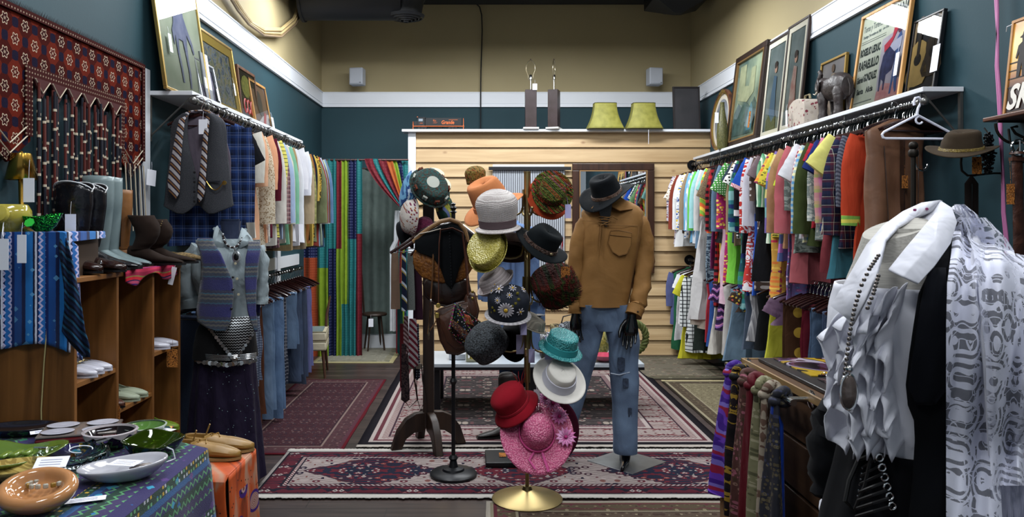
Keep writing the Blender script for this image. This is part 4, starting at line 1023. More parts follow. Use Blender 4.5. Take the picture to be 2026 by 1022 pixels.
# red and yellow sign picture behind, brown frame
ya,yb = Yof(484,-2.04),Yof(518,-2.04)
t = pframe('wood_framed_print','brown wood framed print with yellow plants over a red scrawl on dark slats',-1,ya,yb,.52,.026,BRN,art=fab('stripe_h',('#3c3a2c','#1e1c16'),.02,0),tilt=6)
art(t,'plant_motif',blob(-.04,.36,.13,.10,11),mottled('#8c8c34','#5c6424',30)); 
b = B()
for k in range(3): b.tube([(-.12+.09*k+.035*math.cos(a),-.004,.18+.06*math.sin(a)) for a in [R(40+30*j) for j in range(11)]],.010,6)
b.build('red_scrawl',plain('#8c2420',.5),t)
ya,yb = Yof(514,-2.0),Yof(546,-2.0)
t = pframe('folk_picture','oak framed picture of an urn over red and white triangles, farthest on the left shelf',-1,ya,yb,.47,.025,OAK,art=plain('#6c5440',.7),tilt=10)
art(t,'urn_motif',blob(.0,.27,.08,.12,12),plain('#3c3a36',.6)); art(t,'white_triangle',[(-.24,.03),(.25,.03),(.25,.20),(.05,.16)],plain('#b8b4b4',.6),-.001); art(t,'red_triangle',[(-.02,.03),(.06,.03),(.16,.19),(.10,.2)],plain('#a83430',.6),-.003)
price_tag(t,(.25,-.03,.17),.07,.13)
# ---- right shelf. rot -90: local x -> -world y (near = +x)
t = T('oval_portrait','oval gilt framed picture at the far end of the right shelf','picture',(2.64,8.47,2.382),rot=Euler((R(-5),0,R(-90)),'XYZ'))
orr = [(.32*math.cos(TAU*k/40),.36+.33*math.sin(TAU*k/40)) for k in range(40)]
B().tube([(x,0,z) for x,z in orr],.028,8,closed=True,flat=.7).build('frame',wood('#3c2016','#6c4428'),t)
B().tube([(x*.93,-.012,.36+(z-.36)*.93) for x,z in orr],.012,6,closed=True).build('gilt_rim',GOLD,t)
B().prism([(x*.9,.36+(z-.36)*.9) for x,z in orr],.006).build('mount',plain('#c4bcae',.6),t,smooth=False)
B().prism([(x*.68,.36+(z-.36)*.72) for x,z in orr],.006,Matrix.Translation((0,-.004,0))).build('picture',mottled('#5c6068','#8c9098',6,.3),t,smooth=False)
for zz,nm in ((.70,1),(.0,-1)): B().sph((0,-.02,.36+nm*.32),.045,6,sc_=(1.3,.4,.6)).sph((.07,-.02,.36+nm*.31),.03,6,sc_=(1.3,.5,.6)).sph((-.07,-.02,.36+nm*.31),.03,6,sc_=(1.3,.5,.6)).build('crest',GOLD,t)
va = T('bottle_vase','tall speckled olive bottle vase standing before the oval picture','vase',(2.545,8.05,2.378))
B().lathe([(.005,0),(.075,0),(.085,.04),(.09,.18),(.08,.28),(.055,.38),(.038,.46),(.032,.52),(.036,.54),(.024,.54)],24).build('body',mottled('#3c3c1c','#5c5a34',60,.4),va)
va.scale = (.66,.66,.92)
price_tag(va,(-.1,-.03,.42),.06,.12)
ya,yb = Yof(1440,2.62),Yof(1500,2.62)
t = pframe('street_painting','large dark framed misty street scene painting on the right shelf',1,ya,yb,.97,.06,BRND,art=mottled('#4c6460','#9aa68c',3.2,.5,bump=0),tilt=7,depth=.04)
B().frame(abs(ya-yb)-.12,.85,.014,.045,z0=.06).build('gilt_slip',plain('#8c6c44',.4,.5),t,smooth=False)
art(t,'painted_buildings',[(-.30,.5),(-.30,.85),(-.12,.85),(-.10,.62),(.02,.6),(.05,.78),(.16,.78),(.18,.52),(.0,.44)],mottled('#8c9478','#a8ac8c',9,.6),.0,.002); art(t,'painted_crowd',[(-.34,.12),(.34,.10),(.34,.34),(.22,.46),(.12,.38),(.0,.44),(-.14,.40),(-.24,.46),(-.34,.36)],mottled('#3c504c','#54706c',14,.6),-.0005,.002); art(t,'painted_blue_figure',[(.08,.14),(.22,.14),(.20,.36),(.15,.42),(.10,.34)],mottled('#4c7c8c','#6c98a0',12,.6),-.001,.002)
price_tag(t,(.27,-.04,.30),.05,.16,TAGORANGE)
def portrait(label,pa,pb,dress,h):
    ya,yb = Yof(pa,2.64),Yof(pb,2.64)
    t = pframe('narrow_portrait',label,1,ya,yb,h,.022,BRND,plain('#dedacb',.6),.05,mottled('#4c5c5c','#6c7878',5,.6),tilt=6)
    art(t,'figure_dress',[(-.07,.12),(.09,.12),(.05,.42),(.045,.56),(-.02,.58),(-.05,.42)],dress); art(t,'figure_head',blob(.01,.64,.028,.042),plain('#b08c78',.6),-.003); art(t,'figure_hair',blob(.005,.675,.034,.035),plain('#2c201c',.6),-.0035)
    art(t,'hedge',[(-.11,.075),(.11,.075),(.10,.2),(.02,.14),(-.06,.22),(-.11,.17)],mottled('#2c3828','#4c5438',30),-.004)
    return t
portrait('narrow portrait of a figure in blue, left of a pair on the right shelf',1502,1543,plain('#3c5c74',.6),.93)
portrait('narrow portrait of a woman in a white and red gown, right of the pair',1541,1582,mottled('#a8a094','#8c5450',9,.6),.96)
# fabric train case
tc = T('train_case','small round topped fabric case with red flowers on the right shelf','case',(2.62,Yof(1583,2.56),2.378),R(-90))
pr_ = [(-.16,0),(.16,0),(.16,.13)]+[(.16*math.cos(a)*1.0,.13+.085*math.sin(a)) for a in [PI*k/12 for k in range(1,12)]]+[(-.16,.13)]
B().prism(pr_,.19).build('body',fab('floral',('#b4a89c','#7c2c3c','#a4988c','#b8ac9c'),.05,.1),tc,bevel=.006)
B().prism([(x*1.01,z+.001) for x,z in pr_],.012,Matrix.Translation((0,.075,0))).build('gold_band',GOLDM,tc)
B().tube([(-.05,0,.215),(-.04,0,.25),(.04,0,.25),(.05,0,.215)],.01,6,flat=.5).build('handle',plain('#8c8468',.6),tc)
price_tag(tc,(-.1,-.13,.14),.035,.13)
# elephant
EM = leather('#1c1616','#2e2424',.45,20); el = T('elephant_figure','dark carved elephant with raised trunk on the right shelf','elephant figurine',(2.60,Yof(1645,2.58),2.378),R(-88))
# local x: -x far (trunk side), body near
rr = []
for (x,z,ry,rz2) in [(.20,.20,.01,.02),(.195,.20,.045,.07),(.16,.205,.07,.095),(.09,.215,.08,.105),(.0,.21,.08,.095),(-.07,.215,.072,.085),(-.11,.235,.06,.075),(-.15,.255,.058,.066),(-.185,.25,.045,.05),(-.21,.235,.03,.036)]:
    rr.append([(x,ry*math.cos(TAU*k/16),z+rz2*math.sin(TAU*k/16)) for k in range(16)])
B().rings(rr).tube([(-.19,0,.245),(-.225,0,.225),(-.25,0,.245),(-.25,0,.285),(-.225,0,.32),(-.205,0,.355),(-.22,0,.38),(-.24,0,.375)],[.036,.03,.026,.023,.021,.018,.015,.010],10,up=(0,1,0)).build('body',EM,el)
for (x,y) in ((.15,.045),(.15,-.045),(-.08,.045),(-.08,-.045)): B().lathe([(.036,0),(.036,.02),(.030,.04),(.032,.1),(.045,.17),(.03,.2)],14,M=Matrix.Translation((x,y,0))).build('leg',EM,el)
for s in (-1,1): B().add([(-.13,s*.055,.31),(-.08,s*.085,.30),(-.05,s*.09,.25),(-.07,s*.085,.20),(-.11,s*.065,.18),(-.135,s*.055,.22)],[(0,1,2,3,4,5)]).build('ear',EM,el,solid=.008)
for s in (-1,1): B().tube([(-.2,s*.025,.225),(-.235,s*.032,.205),(-.26,s*.034,.215)],[.007,.005,.002],6).build('tusk',plain('#c8bca8',.4),el)
B().tube([(.2,0,.25),(.225,0,.2),(.222,0,.13)],[.006,.004,.004],6).build('tail',EM,el)
ya,yb = Yof(1613,2.68),Yof(1663,2.68)
t = pframe('nude_print','narrow gold framed sepia figure study behind the elephant',1,ya,yb,.50,.018,plain('#8c7034',.4,.4),art=mottled('#8c8c90','#a09c9c',5,.6),tilt=5)
art(t,'figure',[(-.05,.05),(.02,.05),(.05,.18),(.04,.26),(.06,.33),(.03,.38),(-.02,.38),(-.045,.32),(-.03,.25),(-.06,.17)],plain('#b0a090',.7)); art(t,'head',blob(.0,.42,.025,.033),plain('#7c6858',.7),-.003)
# guitar pictures behind shoulder
t = T('wood_picture','small dark wooden frame edge behind the sepia print','picture',(2.72,Yof(1668,2.7),2.38),rot=Euler((R(-5),0,R(-90)),'XYZ'))
B().frame(.12,.30,.015,.02).build('frame',BRND,t,smooth=False); B().bb(-.05,.05,0,.005,.01,.29).build('panel',BRN,t,smooth=False)
# bullfight poster
ya,yb = Yof(1679,2.63),Yof(1777,2.63); 
t = pframe('bullfight_poster','oak framed cream bullfight poster with green lettering and a matador',1,ya,yb,.70,.022,wood('#a8783c','#c8985c'),art=mottled('#b8c0b0','#ccd0c4',4,.6),tilt=8)
pw = abs(ya-yb)-.05; DG = plain('#1c2c2c',.6); GY = plain('#5c6868',.6)
def tx(s,x,z,sz,m=DG,sx=1,bold=.001,al='LEFT',fit=0):
    text_part('poster_lettering',s,sz,m,t,Matrix.Translation((x,.0025,z)) @ XZ,.0004,sx,al,bold=bold,plabel='printed words reading '+s,fit=fit)
L0 = -pw/2+.01
PWL = pw-.33; tx('TIJUANA',pw/2-.012,.625,.088,bold=.003,al='RIGHT',fit=pw*.43); tx('Toros y Toreros de',L0+.005,.59,.062,GY,fit=pw*.50)
tx('Domingo 2 de octubre de 1960',L0+.01,.535,.028,GY,fit=pw*.40); tx('a las 4 P.M.',L0+pw*.45,.54,.024,GY,fit=pw*.13)
tx('ROGELIO LEDUC',L0,.42,.072,bold=.004,fit=PWL); tx('RAFAELILLO',L0,.325,.085,bold=.004,fit=PWL)
tx('Gabriel',L0,.225,.062,bold=.002,fit=PWL*.32); tx('GONZALEZ',L0+PWL*.35,.23,.072,bold=.004,fit=PWL*.65); tx('Santa   Alicia',L0+.02,.14,.055,bold=.002,fit=PWL*.82)
B().bb(-pw/2+.01,pw/2-.22*1.2,.001,.003,.485,.488).bb(-pw/2+.01,pw/2-.22*1.2,.001,.003,.50,.502).bb(-pw/2+.01,-.05,.001,.003,.06,.066).build('rule_line',GY,t,smooth=False)
q = pw/2
art(t,'poster_panel',[(q-.30,.04),(q-.02,.04),(q-.02,.50),(q-.30,.46)],mottled('#a8a4b4','#b8b4bc',8,.6),.0025,.001)
art(t,'red_ground',[(q-.30,.04),(q-.02,.04),(q-.03,.15),(q-.12,.13),(q-.22,.15),(q-.29,.10)],mottled('#b87c80','#c89a98',20,.6),.002,.001)
art(t,'bull',[(q-.27,.10),(q-.255,.10),(q-.25,.18),(q-.22,.16),(q-.215,.10),(q-.20,.10),(q-.195,.20),(q-.13,.22),(q-.10,.30),(q-.12,.38),(q-.20,.40),(q-.26,.34),(q-.28,.24)],mottled('#24284c','#3c4470',20,.6),.001,.001)
art(t,'matador',[(q-.125,.06),(q-.105,.06),(q-.09,.20),(q-.075,.10),(q-.055,.06),(q-.04,.07),(q-.06,.30),(q-.045,.42),(q-.07,.47),(q-.11,.42),(q-.105,.28)],plain('#3c5c94',.6),.0005,.001)
art(t,'matador_head',blob(q-.085,.485,.025,.03),plain('#5c3444',.6),0,.001); art(t,'matador_shirt',[(q-.12,.34),(q-.05,.36),(q-.045,.43),(q-.2,.40)],plain('#b8bcd0',.6),-.0002,.001)
art(t,'cape',[(q-.26,.41),(q-.25,.36),(q-.18,.39),(q-.10,.50),(q-.04,.60),(q-.10,.59),(q-.15,.54),(q-.17,.45)],plain('#b8384c',.6),-.0005,.001)
price_tag(t,(pw/2-.035,-.02,.31),.04,.15)
# guitar print
ya,yb = Yof(1782,2.64),Yof(1840,2.64); 
t = pframe('guitar_print','black framed print of two guitars at the near end of the right shelf',1,ya,yb,.49,.014,BLK,art=plain('#1c1e22',.6),tilt=8)
w = abs(ya-yb)
B().frame(w-.028,.462,.02,.004,z0=.014).build('tan_border',plain('#8c7c60',.6),t,smooth=False)
def guitar(cx,cz,s,m,nm):
    art(t,nm,[(cx+s*x,cz+s*z) for x,z in [(.0,.0),(.10,.01),(.14,.07),(.12,.14),(.085,.19),(.10,.25),(.085,.31),(.03,.34),(-.03,.34),(-.085,.31),(-.10,.25),(-.085,.19),(-.12,.14),(-.14,.07),(-.10,.01)]],m)
    art(t,'sound_hole',blob(cx,cz+s*.2,s*.045,s*.045),plain('#14110e',.6),-.0035,.002)
    art(t,'guitar_neck',[(cx-s*.018,cz+s*.22),(cx+s*.018,cz+s*.22),(cx+s*.018,cz+s*.52),(cx-s*.018,cz+s*.52)],plain('#2c241c',.6),-.0045,.002)
guitar(-.07,.06,.85,mottled('#a08850','#b89c60',6,.5),'guitar_body'); guitar(.08,.10,.75,mottled('#2c241c','#3c3022',6,.5),'guitar_body')
price_tag(t,(.15,-.02,.27),.07,.16)
# ================================================================ MANNEQUINS
def softloft(rows,n=32,fold=0,ff=5,seed=0,pw=.85,cap=(True,True)):
    """rows: (z, cx, hw, cy, hd) -> rings of a rounded body"""
    rr = []
    for j,(z,cx,hw,cy,hd) in enumerate(rows):
        ring = []
        for k in range(n):
            a = TAU*k/n; c,s = math.cos(a),math.sin(a)
            x = hw*math.copysign(abs(c)**pw,c); y = hd*math.copysign(abs(s)**pw,s)
            f = fold*(wob(a*ff/TAU*2+seed,z*3,seed)+.6*wob(x*14+seed,z*6+y*9,7)) if fold else 0
            ring.append((cx+x+c*f,cy+y+s*f,z))
        rr.append(ring)
    return rr
def dense(rows,m=3):
    out = []
    for a,b_ in zip(rows,rows[1:]):
        for k in range(m): f = k/m; out.append(tuple(p+(q-p)*f for p,q in zip(a,b_)))
    return out+[rows[-1]]
def sleeve_rings(pts,rad,n=18,fold=.006,seed=0,flat=1):
    """pts list of Vector, rad list; resampled with fold noise"""
    P2,R2 = [],[]
    for i in range(len(pts)-1):
        for k in range(4):
            f = k/4; P2.append(Vector(pts[i]).lerp(Vector(pts[i+1]),f)); R2.append(rad[i]+(rad[i+1]-rad[i])*f)
    P2.append(Vector(pts[-1])); R2.append(rad[-1]); rr = []
    for i,p in enumerate(P2):
        d = (P2[min(i+1,len(P2)-1)]-P2[max(i-1,0)]).normalized(); a = d.cross(Vector((0,1,0))).normalized(); c = a.cross(d)
        rr.append([p+(a*math.cos(t_)+c*math.sin(t_)*flat)*(R2[i]+fold*wob(i*.55+seed,math.cos(t_)*1.3,math.sin(t_)*1.3)+fold*.5*math.sin(i*1.9+t_*2+seed)) for t_ in [TAU*k/n for k in range(n)]])
    return rr
def skin_body(name,chains,parent,mt,sub=2):
    """chains: list of lists of ((x,y,z), r); first point of later chains snaps to nearest existing vertex"""
    vs,rs,es = [],[],[]
    for ci,ch_ in enumerate(chains):
        prev = None
        for i,(p,r) in enumerate(ch_):
            if ci and i == 0:
                prev = min(range(len(vs)),key=lambda q: (Vector(vs[q])-Vector(p)).length); continue
            vs.append(p); rs.append(r)
            if prev is not None: es.append((prev,len(vs)-1))
            prev = len(vs)-1
    me = bpy.data.meshes.new(name); me.from_pydata(vs,es,[]); o = bpy.data.objects.new(name,me); COL.objects.link(o); o.parent = parent
    md = o.modifiers.new('skin','SKIN'); md.use_smooth_shade = True
    for i,sv in enumerate(me.skin_vertices[0].data):
        r = rs[i]; sv.radius = r if hasattr(r,'__len__') else (r,r); sv.use_root = (i == 0)
    q = o.modifiers.new('sub','SUBSURF'); q.levels = q.render_levels = sub
    me.materials.append(mt); return o
def hand_mesh(wrist,down,side,front,s=1.0,curl=.35,thumb=1):
    """continuous hand: palm rings then five bent fingers (one mesh). down/side/front unit vectors"""
    D,S_,Fv = [Vector(v).normalized() for v in (down,side,front)]; W = Vector(wrist); b = B()
    rr = []
    for (t_,w,h) in [(-.02,.026,.020),(.0,.027,.019),(.02,.033,.017),(.05,.041,.016),(.075,.043,.014),(.092,.040,.012),(.098,.036,.008)]:
        c = W+D*t_*s; rr.append([c+S_*w*s*math.cos(TAU*k/16)+Fv*h*s*math.sin(TAU*k/16) for k in range(16)])
    b.rings(rr)
    for i,(o,ln,rd) in enumerate([(-.031,.066,.0085),(-.0105,.078,.009),(.010,.073,.0088),(.030,.058,.0078)]):
        p = W+(D*(.084-.004*abs(i-1.2))+S_*o*thumb)*s; ang = curl*(.5+.14*i); pts = [p-D*.012*s,p]; d = D.copy()
        for k,q in enumerate((.46,.30,.24)):
            ang2 = ang*(k*.9+.55); dd = (D*math.cos(ang2)+Fv*math.sin(ang2)+S_*o*thumb*.9*(1-.4*k)).normalized(); pts.append(pts[-1]+dd*ln*q*s*1.12)
        b.tube(pts,[rd*s,rd*s,rd*.98*s,rd*.88*s,rd*.62*s],10)
        b.sph(pts[-1],rd*.62*s,5)
    p = W+(D*.018-S_*.024*thumb)*s; t1 = p+(D*.030-S_*.022*thumb+Fv*.010)*s; t2 = t1+(D*.030-S_*.008*thumb+Fv*.010)*s; t3 = t2+(D*.022+S_*.001*thumb+Fv*.008)*s
    b.tube([p,t1,t2,t3],[.015*s,.0125*s,.0105*s,.007*s],10); b.sph(t3,.007*s,5)
    return b
GB = plain('#08080a',.12,coat=.6)
YM = 5.0
mo = P(1200,440,YM); mo.z = 0
mq = T('mannequin','glossy black male mannequin in suede shirt and jeans, standing on a steel plate','mannequin',mo)
def q5(px_,py_,dy=0.): p = P(px_,py_,YM+dy)-mo; p.y = dy; return p
hip,chest,neck,head = q5(1203,600),q5(1207,470),q5(1208,400),q5(1200,374,-.03)
aR = [q5(1262,428),q5(1272,520),q5(1258,600,-.09),q5(1250,632,-.14)]
aL = [q5(1160,428),q5(1146,520),q5(1140,590,-.02),q5(1138,625,-.03)]
lR = [q5(1228,640),q5(1234,760),q5(1240,880),q5(1238,903)]; lL = [q5(1170,640),q5(1145,760,.05),q5(1115,880,.10),q5(1112,903,.10)]
skin_body('body',[[(tuple(hip),(.11,.09)),(tuple(q5(1205,535)),(.10,.08)),(tuple(chest),(.13,.10)),(tuple(q5(1208,428)),(.10,.08)),(tuple(neck),.055),(tuple(q5(1204,388,-.02)),.062),(tuple(head),(.075,.09)),(tuple(q5(1200,362,-.03)),(.05,.06))],
  [(tuple(q5(1208,428)),.1)]+[(tuple(p),r) for p,r in zip(aR,(.048,.04,.03,.025))],[(tuple(q5(1208,428)),.1)]+[(tuple(p),r) for p,r in zip(aL,(.048,.04,.03,.025))],
  [(tuple(hip),.1)]+[(tuple(p),r) for p,r in zip(lR,(.072,.055,.036,.034))]+[(tuple(q5(1237,918,-.04)),(.036,.028)),(tuple(q5(1233,926,-.13)),(.034,.018)),(tuple(q5(1231,928,-.18)),(.02,.012))],
  [(tuple(hip),.1)]+[(tuple(p),r) for p,r in zip(lL,(.072,.055,.036,.034))]+[(tuple(q5(1110,912,.06)),(.036,.028)),(tuple(q5(1107,918,-.03)),(.034,.018)),(tuple(q5(1105,919,-.07)),(.02,.012))]],mq,GB)
B().tube([q5(1199,396,-.115),q5(1199,404,-.12),q5(1200,411,-.10)],[.012,.022,.012],8).build('chin',GB,mq)
hand_mesh(q5(1249,628,-.145),(-.10,-.1,-1),(1,-.25,0),(-.25,-1,0),1.18,.35,1).build('hand',GB,mq)
hand_mesh(q5(1139,622,-.03),(.05,-.1,-1),(1,.2,0),(.2,-1,0),1.05,.35,-1).build('hand',GB,mq)
pl = T('steel_plate','square brushed steel mannequin base plate lying cornerwise on the runner','base plate',(XatY(1240,5.03),5.03,.012),R(42))
B().bb(-.185,.185,-.185,.185,0,.008).build('plate',mottled('#6c6e70','#7c7e80',8,.3,.7,bump=.03),pl,smooth=False,bevel=.002)
B().cyl((-.02,.03,.008),(-.02,.03,.05),.012,n=10).build('spigot',CHROME,pl)
# suede lace-up shirt
SU = leather('#75501f','#8a6230',.8,5,.35); SUD = leather('#654419','#775324',.8,5,.2)
sh = T('suede_shirt','tan suede pullover shirt with laced neck and chest pocket on the black mannequin','shirt',mo)
rows = []
for (py_,xl,xr,hd) in [(396,1190,1238,.055),(401,1176,1250,.07),(408,1160,1262,.09),(420,1150,1274,.11),(440,1149,1276,.128),(470,1150,1270,.135),(510,1148,1262,.13),(550,1144,1254,.13),(585,1141,1246,.135),(604,1139,1242,.14)]:
    a,c = q5(xl,py_),q5(xr,py_); rows.append((a.z,(a.x+c.x)/2,(c.x-a.x)/2,0,hd))
B().rings(softloft(dense(rows,3),44,.016,5,2)).build('body',SU,sh)
rr = sleeve_rings([q5(1250,424),q5(1268,446),q5(1276,500),q5(1271,555,-.05),q5(1262,600,-.09),q5(1258,612,-.11)],[.040,.068,.066,.058,.052,.050],seed=3,fold=.012)
B().rings(rr).build('sleeve',SU,sh)
B().rings(sleeve_rings([q5(1259,606,-.10),q5(1253,624,-.125)],[.056,.056],fold=.003)).build('cuff',SU,sh); B().sph(q5(1262,616,-.17),.007,5).build('button',plain('#3a2a1a'),sh)
B().rings(sleeve_rings([q5(1172,424),q5(1155,448),q5(1142,500),q5(1138,555,-.01),q5(1138,596,-.02),q5(1138,620,-.03)],[.038,.060,.058,.052,.046,.044],seed=8,fold=.012)).build('sleeve',SU,sh)
# neck opening, collar, lacing, pocket, yoke
B().prism([(p.x,p.z) for p in [q5(a_,c_,-.14) for a_,c_ in ((1185,399),(1206,396),(1211,405),(1208,425),(1200,449),(1191,440),(1186,420))]],.012,Matrix.Translation((0,-.136,0))).build('neck_opening',plain('#0c0c0e',.3),sh,smooth=False)
b = B()
b.add([q5(1205,394,-.10),q5(1208,407,-.135),q5(1226,417,-.145),q5(1252,414,-.10),q5(1240,398,-.03),q5(1225,388,-.04)],[(0,1,2,3,4,5)])
b.build('collar',SU,sh,solid=.008,bevel=.002)
B().add([q5(1188,392,-.08),q5(1180,402,-.10),q5(1170,412,-.125),q5(1184,418,-.135),q5(1190,405,-.12)],[(0,1,2,3,4)]).build('collar',SU,sh,solid=.008)
b = B()
for k in range(4): b.tube([q5(1184,428-k*-5,-.14),q5(1206+k,434+k*5-4,-.145)],.004,6)
b.tube([q5(1190,434,-.143),q5(1212,428,-.147),q5(1222,434,-.143)],.004,6).tube([q5(1188,446,-.143),q5(1208,437,-.147)],.004,6).tube([q5(1193,446,-.146),q5(1191,475,-.152),q5(1189,505,-.150)],.003,6).tube([q5(1189,446,-.146),q5(1187,470,-.152),q5(1187,490,-.150)],.003,6)
b.build('lacing',SUD,sh)
pk = [(1208,456),(1224,455),(1250,460),(1249,485),(1240,502),(1225,506),(1212,498),(1203,480)]
B().prism([(q5(a,c,-.145).x,q5(a,c,-.145).z) for a,c in pk],.02,Matrix.Translation((0,-.135,0))).build('pocket',SU,sh,bevel=.004)
B().tube([q5(a,c,-.148) for a,c in pk],.0018,5,closed=True).tube([q5(1206,464,-.148),q5(1225,466,-.15),q5(1250,469,-.146)],.002,5).build('pocket_stitching',SUD,sh)
B().tube([q5(1207,445,-.145),q5(1230,446,-.142),q5(1262,446,-.12)],.0018,5).tube([q5(1150,436,-.11),q5(1170,437,-.13),q5(1186,440,-.14)],.0018,5).build('yoke_seam',SUD,sh)
B().tube([q5(1268,425,-.05),q5(1264,450,-.10),q5(1259,490,-.10)],.003,5).build('armhole_seam',SUD,sh)
# jeans
DN = fab('denim',('#41587a','#6f8cb0'),wr=.4); je = T('jeans','faded blue jeans with dark patches at the knee on the black mannequin','jeans',mo)
def legrows(lst,dy0,dy1,hd0,hd1):
    out = []; n = len(lst)
    for i,(py_,xl,xr) in enumerate(lst):
        f = i/(n-1); a,c = q5(xl,py_),q5(xr,py_); out.append((a.z,(a.x+c.x)/2,(c.x-a.x)/2,dy0+(dy1-dy0)*f,hd0+(hd1-hd0)*f))
    return out
B().rings(softloft(dense(legrows([(592,1146,1240),(620,1143,1250),(636,1147,1253),(652,1168,1240)],0,0,.12,.085),3),36,.01,4,4)).build('hip',DN,je)
B().rings(softloft(dense(legrows([(600,1188,1244),(618,1190,1252),(640,1195,1259),(680,1203,1263),(720,1205,1262),(765,1209,1262),(810,1211,1261),(860,1214,1260),(888,1215,1258),(893,1216,1258)],0,0,.118,.078),4),28,.016,4,9)).build('leg',DN,je)
B().rings(softloft(dense(legrows([(600,1145,1208),(618,1144,1207),(640,1143,1201),(680,1139,1188),(720,1133,1178),(765,1124,1166),(810,1115,1154),(860,1101,1141),(890,1094,1134)],0,.09,.118,.078),4),28,.016,4,14)).build('leg',DN,je)
DP = mottled('#2c3546','#3f4c62',60,.9)
for (a,c,w,h) in ((1229,720,14,26),(1238,757,11,18),(1246,815,8,18)):
    o = q5(a,c,-.098 if c < 800 else -.085); B().prism([(p*w/600*(1+.1*wob(i*1.7)),q_*h/600*(1+.1*wob(i*2.3))) for i,(p,q_) in enumerate([(-.8,-1),(0,-1.05),(.85,-1),(1,-.3),(.95,.9),(.2,1),(-.9,1),(-1,.1)])],.012,Matrix.Translation(o)).build('patch',DP,je)
B().tube([q5(1208,738,-.09),q5(1225,741,-.103),q5(1246,736,-.095)],.004,5).build('fray',plain('#a8b4c4',.9),je)
B().rings(sleeve_rings([q5(1237,885),q5(1237,894)],[.074,.076],fold=.002)).build('hem',DN,je)

# ---------------------------------------------------------------- female dress form at left
YF_ = 4.6; fo = P(450,440,YF_); fo.z = 0
def q6(px_,py_,dy=0.): p = P(px_,py_,YF_+dy)-fo; p.y = dy; return p
fm = T('dress_form','slate blue velvet dress form wearing a striped vest and purple skirt at left','dress form',fo)
rows = []
for (py_,xl,xr,hd,cy) in [(437,437,476,.055,0),(445,438,475,.05,0),(462,440,474,.047,0),(478,436,478,.05,0),(490,418,492,.07,0),(500,400,504,.09,0),(540,398,508,.13,-.02),(600,412,492,.10,0),(640,400,495,.12,0),(700,392,500,.13,0)]:
    a,c = q6(xl,py_),q6(xr,py_); rows.append((a.z,(a.x+c.x)/2,(c.x-a.x)/2,cy,hd))
B().rings(softloft(dense(rows,3),32)).build('torso',S('#262f48','#323c58',rough=.6),fm)
B().lathe([(.04,0),(.052,.002),(.056,.012),(.05,.012),(.045,.004),(.001,.002)],24,M=Matrix.Translation(q6(456,437))).build('neck_cap',S('#303a54','#3c4864',rough=.5),fm)
B().cyl((0,0,.02),q6(455,700),.02,n=12).lathe([(.18,0),(.18,.015),(.03,.03)],24).build('stand_pole',BLACKMETAL,fm)
CH = S('#7c8a90','#8f9ca2',wr=.5)
bl_ = T('chambray_blouse','pale blue grey blouse with rolled sleeves under the striped vest at left','blouse',fo)
rows = []
for (py_,xl,xr,hd,cy) in [(472,424,490,.06,0),(480,406,505,.085,0),(490,388,515,.105,0),(505,382,518,.125,-.01),(545,384,516,.145,-.02),(600,402,500,.125,0),(625,404,500,.12,0)]:
    a,c = q6(xl,py_),q6(xr,py_); rows.append((a.z,(a.x+c.x)/2,(c.x-a.x)/2,cy,hd))
B().rings(softloft(dense(rows,3),40,.008,5,5)).build('body',CH,bl_)
B().rings(sleeve_rings([q6(396,488),q6(382,515),q6(377,550),q6(376,585),q6(378,603)],[.055,.063,.058,.06,.066],seed=2,fold=.012)).build('sleeve',CH,bl_)
B().rings(sleeve_rings([q6(507,488),q6(515,515),q6(516,550),q6(518,580),q6(517,600)],[.048,.05,.045,.042,.045],seed=6,fold=.010)).build('sleeve',CH,bl_)
B().rings(sleeve_rings([q6(378,592),q6(379,608)],[.069,.069],fold=.004)).build('cuff',CH,bl_)
for s,pts in ((1,[(424,452),(430,446),(446,470),(462,497),(444,488),(425,506),(420,478)]),(-1,[(478,450),(486,455),(498,470),(511,500),(490,484),(474,492),(470,478)])):
    vv = [q6(a,c,-.10 if c > 475 else -.045) for a,c in pts]
    B().add(vv,[tuple(range(len(vv)))]).build('collar',CH,bl_,solid=.007)
B().tube([q6(424,452,-.04),q6(438,462,.05),q6(455,464,.07),q6(474,461,.05),q6(486,454,-.04)],.010,8).build('collar_stand',CH,bl_)
for (a,c) in ((466,521),(469,551),(472,582)): B().lathe([(.001,0),(.008,0),(.008,.003),(.001,.004)],12,M=Matrix.Translation(q6(a,c,-.168)) @ Matrix.Rotation(R(90),4,'X')).build('button',plain('#b0a890',.3),bl_)
def vestmat():
    g = NT('woven_vest',.9,0,.2,.2); u,v = g.uv(); z = g.m('PINGPONG',u,.012); f = g.fr(g.m('MULTIPLY_ADD',z,.35,v),.155,.1)
    c = g.bands(f,[('#1e2058',3),('#23234a',1),('#2c5464',.5),('#303a40',1.2),('#5a5a4e',.7),('#34383a',.8),('#5a5a4e',.6),('#2c6478',.35),('#2c3040',1.2),('#1e2058',1)])
    c = g.mix(g.m('MULTIPLY',g.noise(200,det=1),.4),c,'#58587a'); g.bump(g.noise(150,det=1),.4,.004); return g.out(c)
VM = vestmat(); vs_ = T('striped_vest','open vest of woven navy, teal and olive stripes over the blue grey blouse','vest',fo)
def vest_panel(rowsL,name,s):
    """rows (py, x_outer, x_inner)"""
    b = B(); vs = []; n = 8
    R2 = dense(rowsL,3)
    for (py_,xo,xi) in R2:
        for k in range(n+1):
            u = k/n; x = xo+(xi-xo)*u; cc = 450; hwp = 72; dx = max(-1,min(1,(x-cc)/hwp)); dy = -.212*math.sqrt(max(0.0,1-dx*dx*.80))+.008
            if py_ < 500: dy *= .62+.38*(py_-470)/30
            p = q6(x,py_,dy+.006*wob(x*.08,py_*.03)); vs.append(p)
    m = len(R2); b.add(vs,[(j*(n+1)+i,j*(n+1)+i+1,(j+1)*(n+1)+i+1,(j+1)*(n+1)+i) for j in range(m-1) for i in range(n)])
    return b.build(name,VM,vs_,solid=.012)
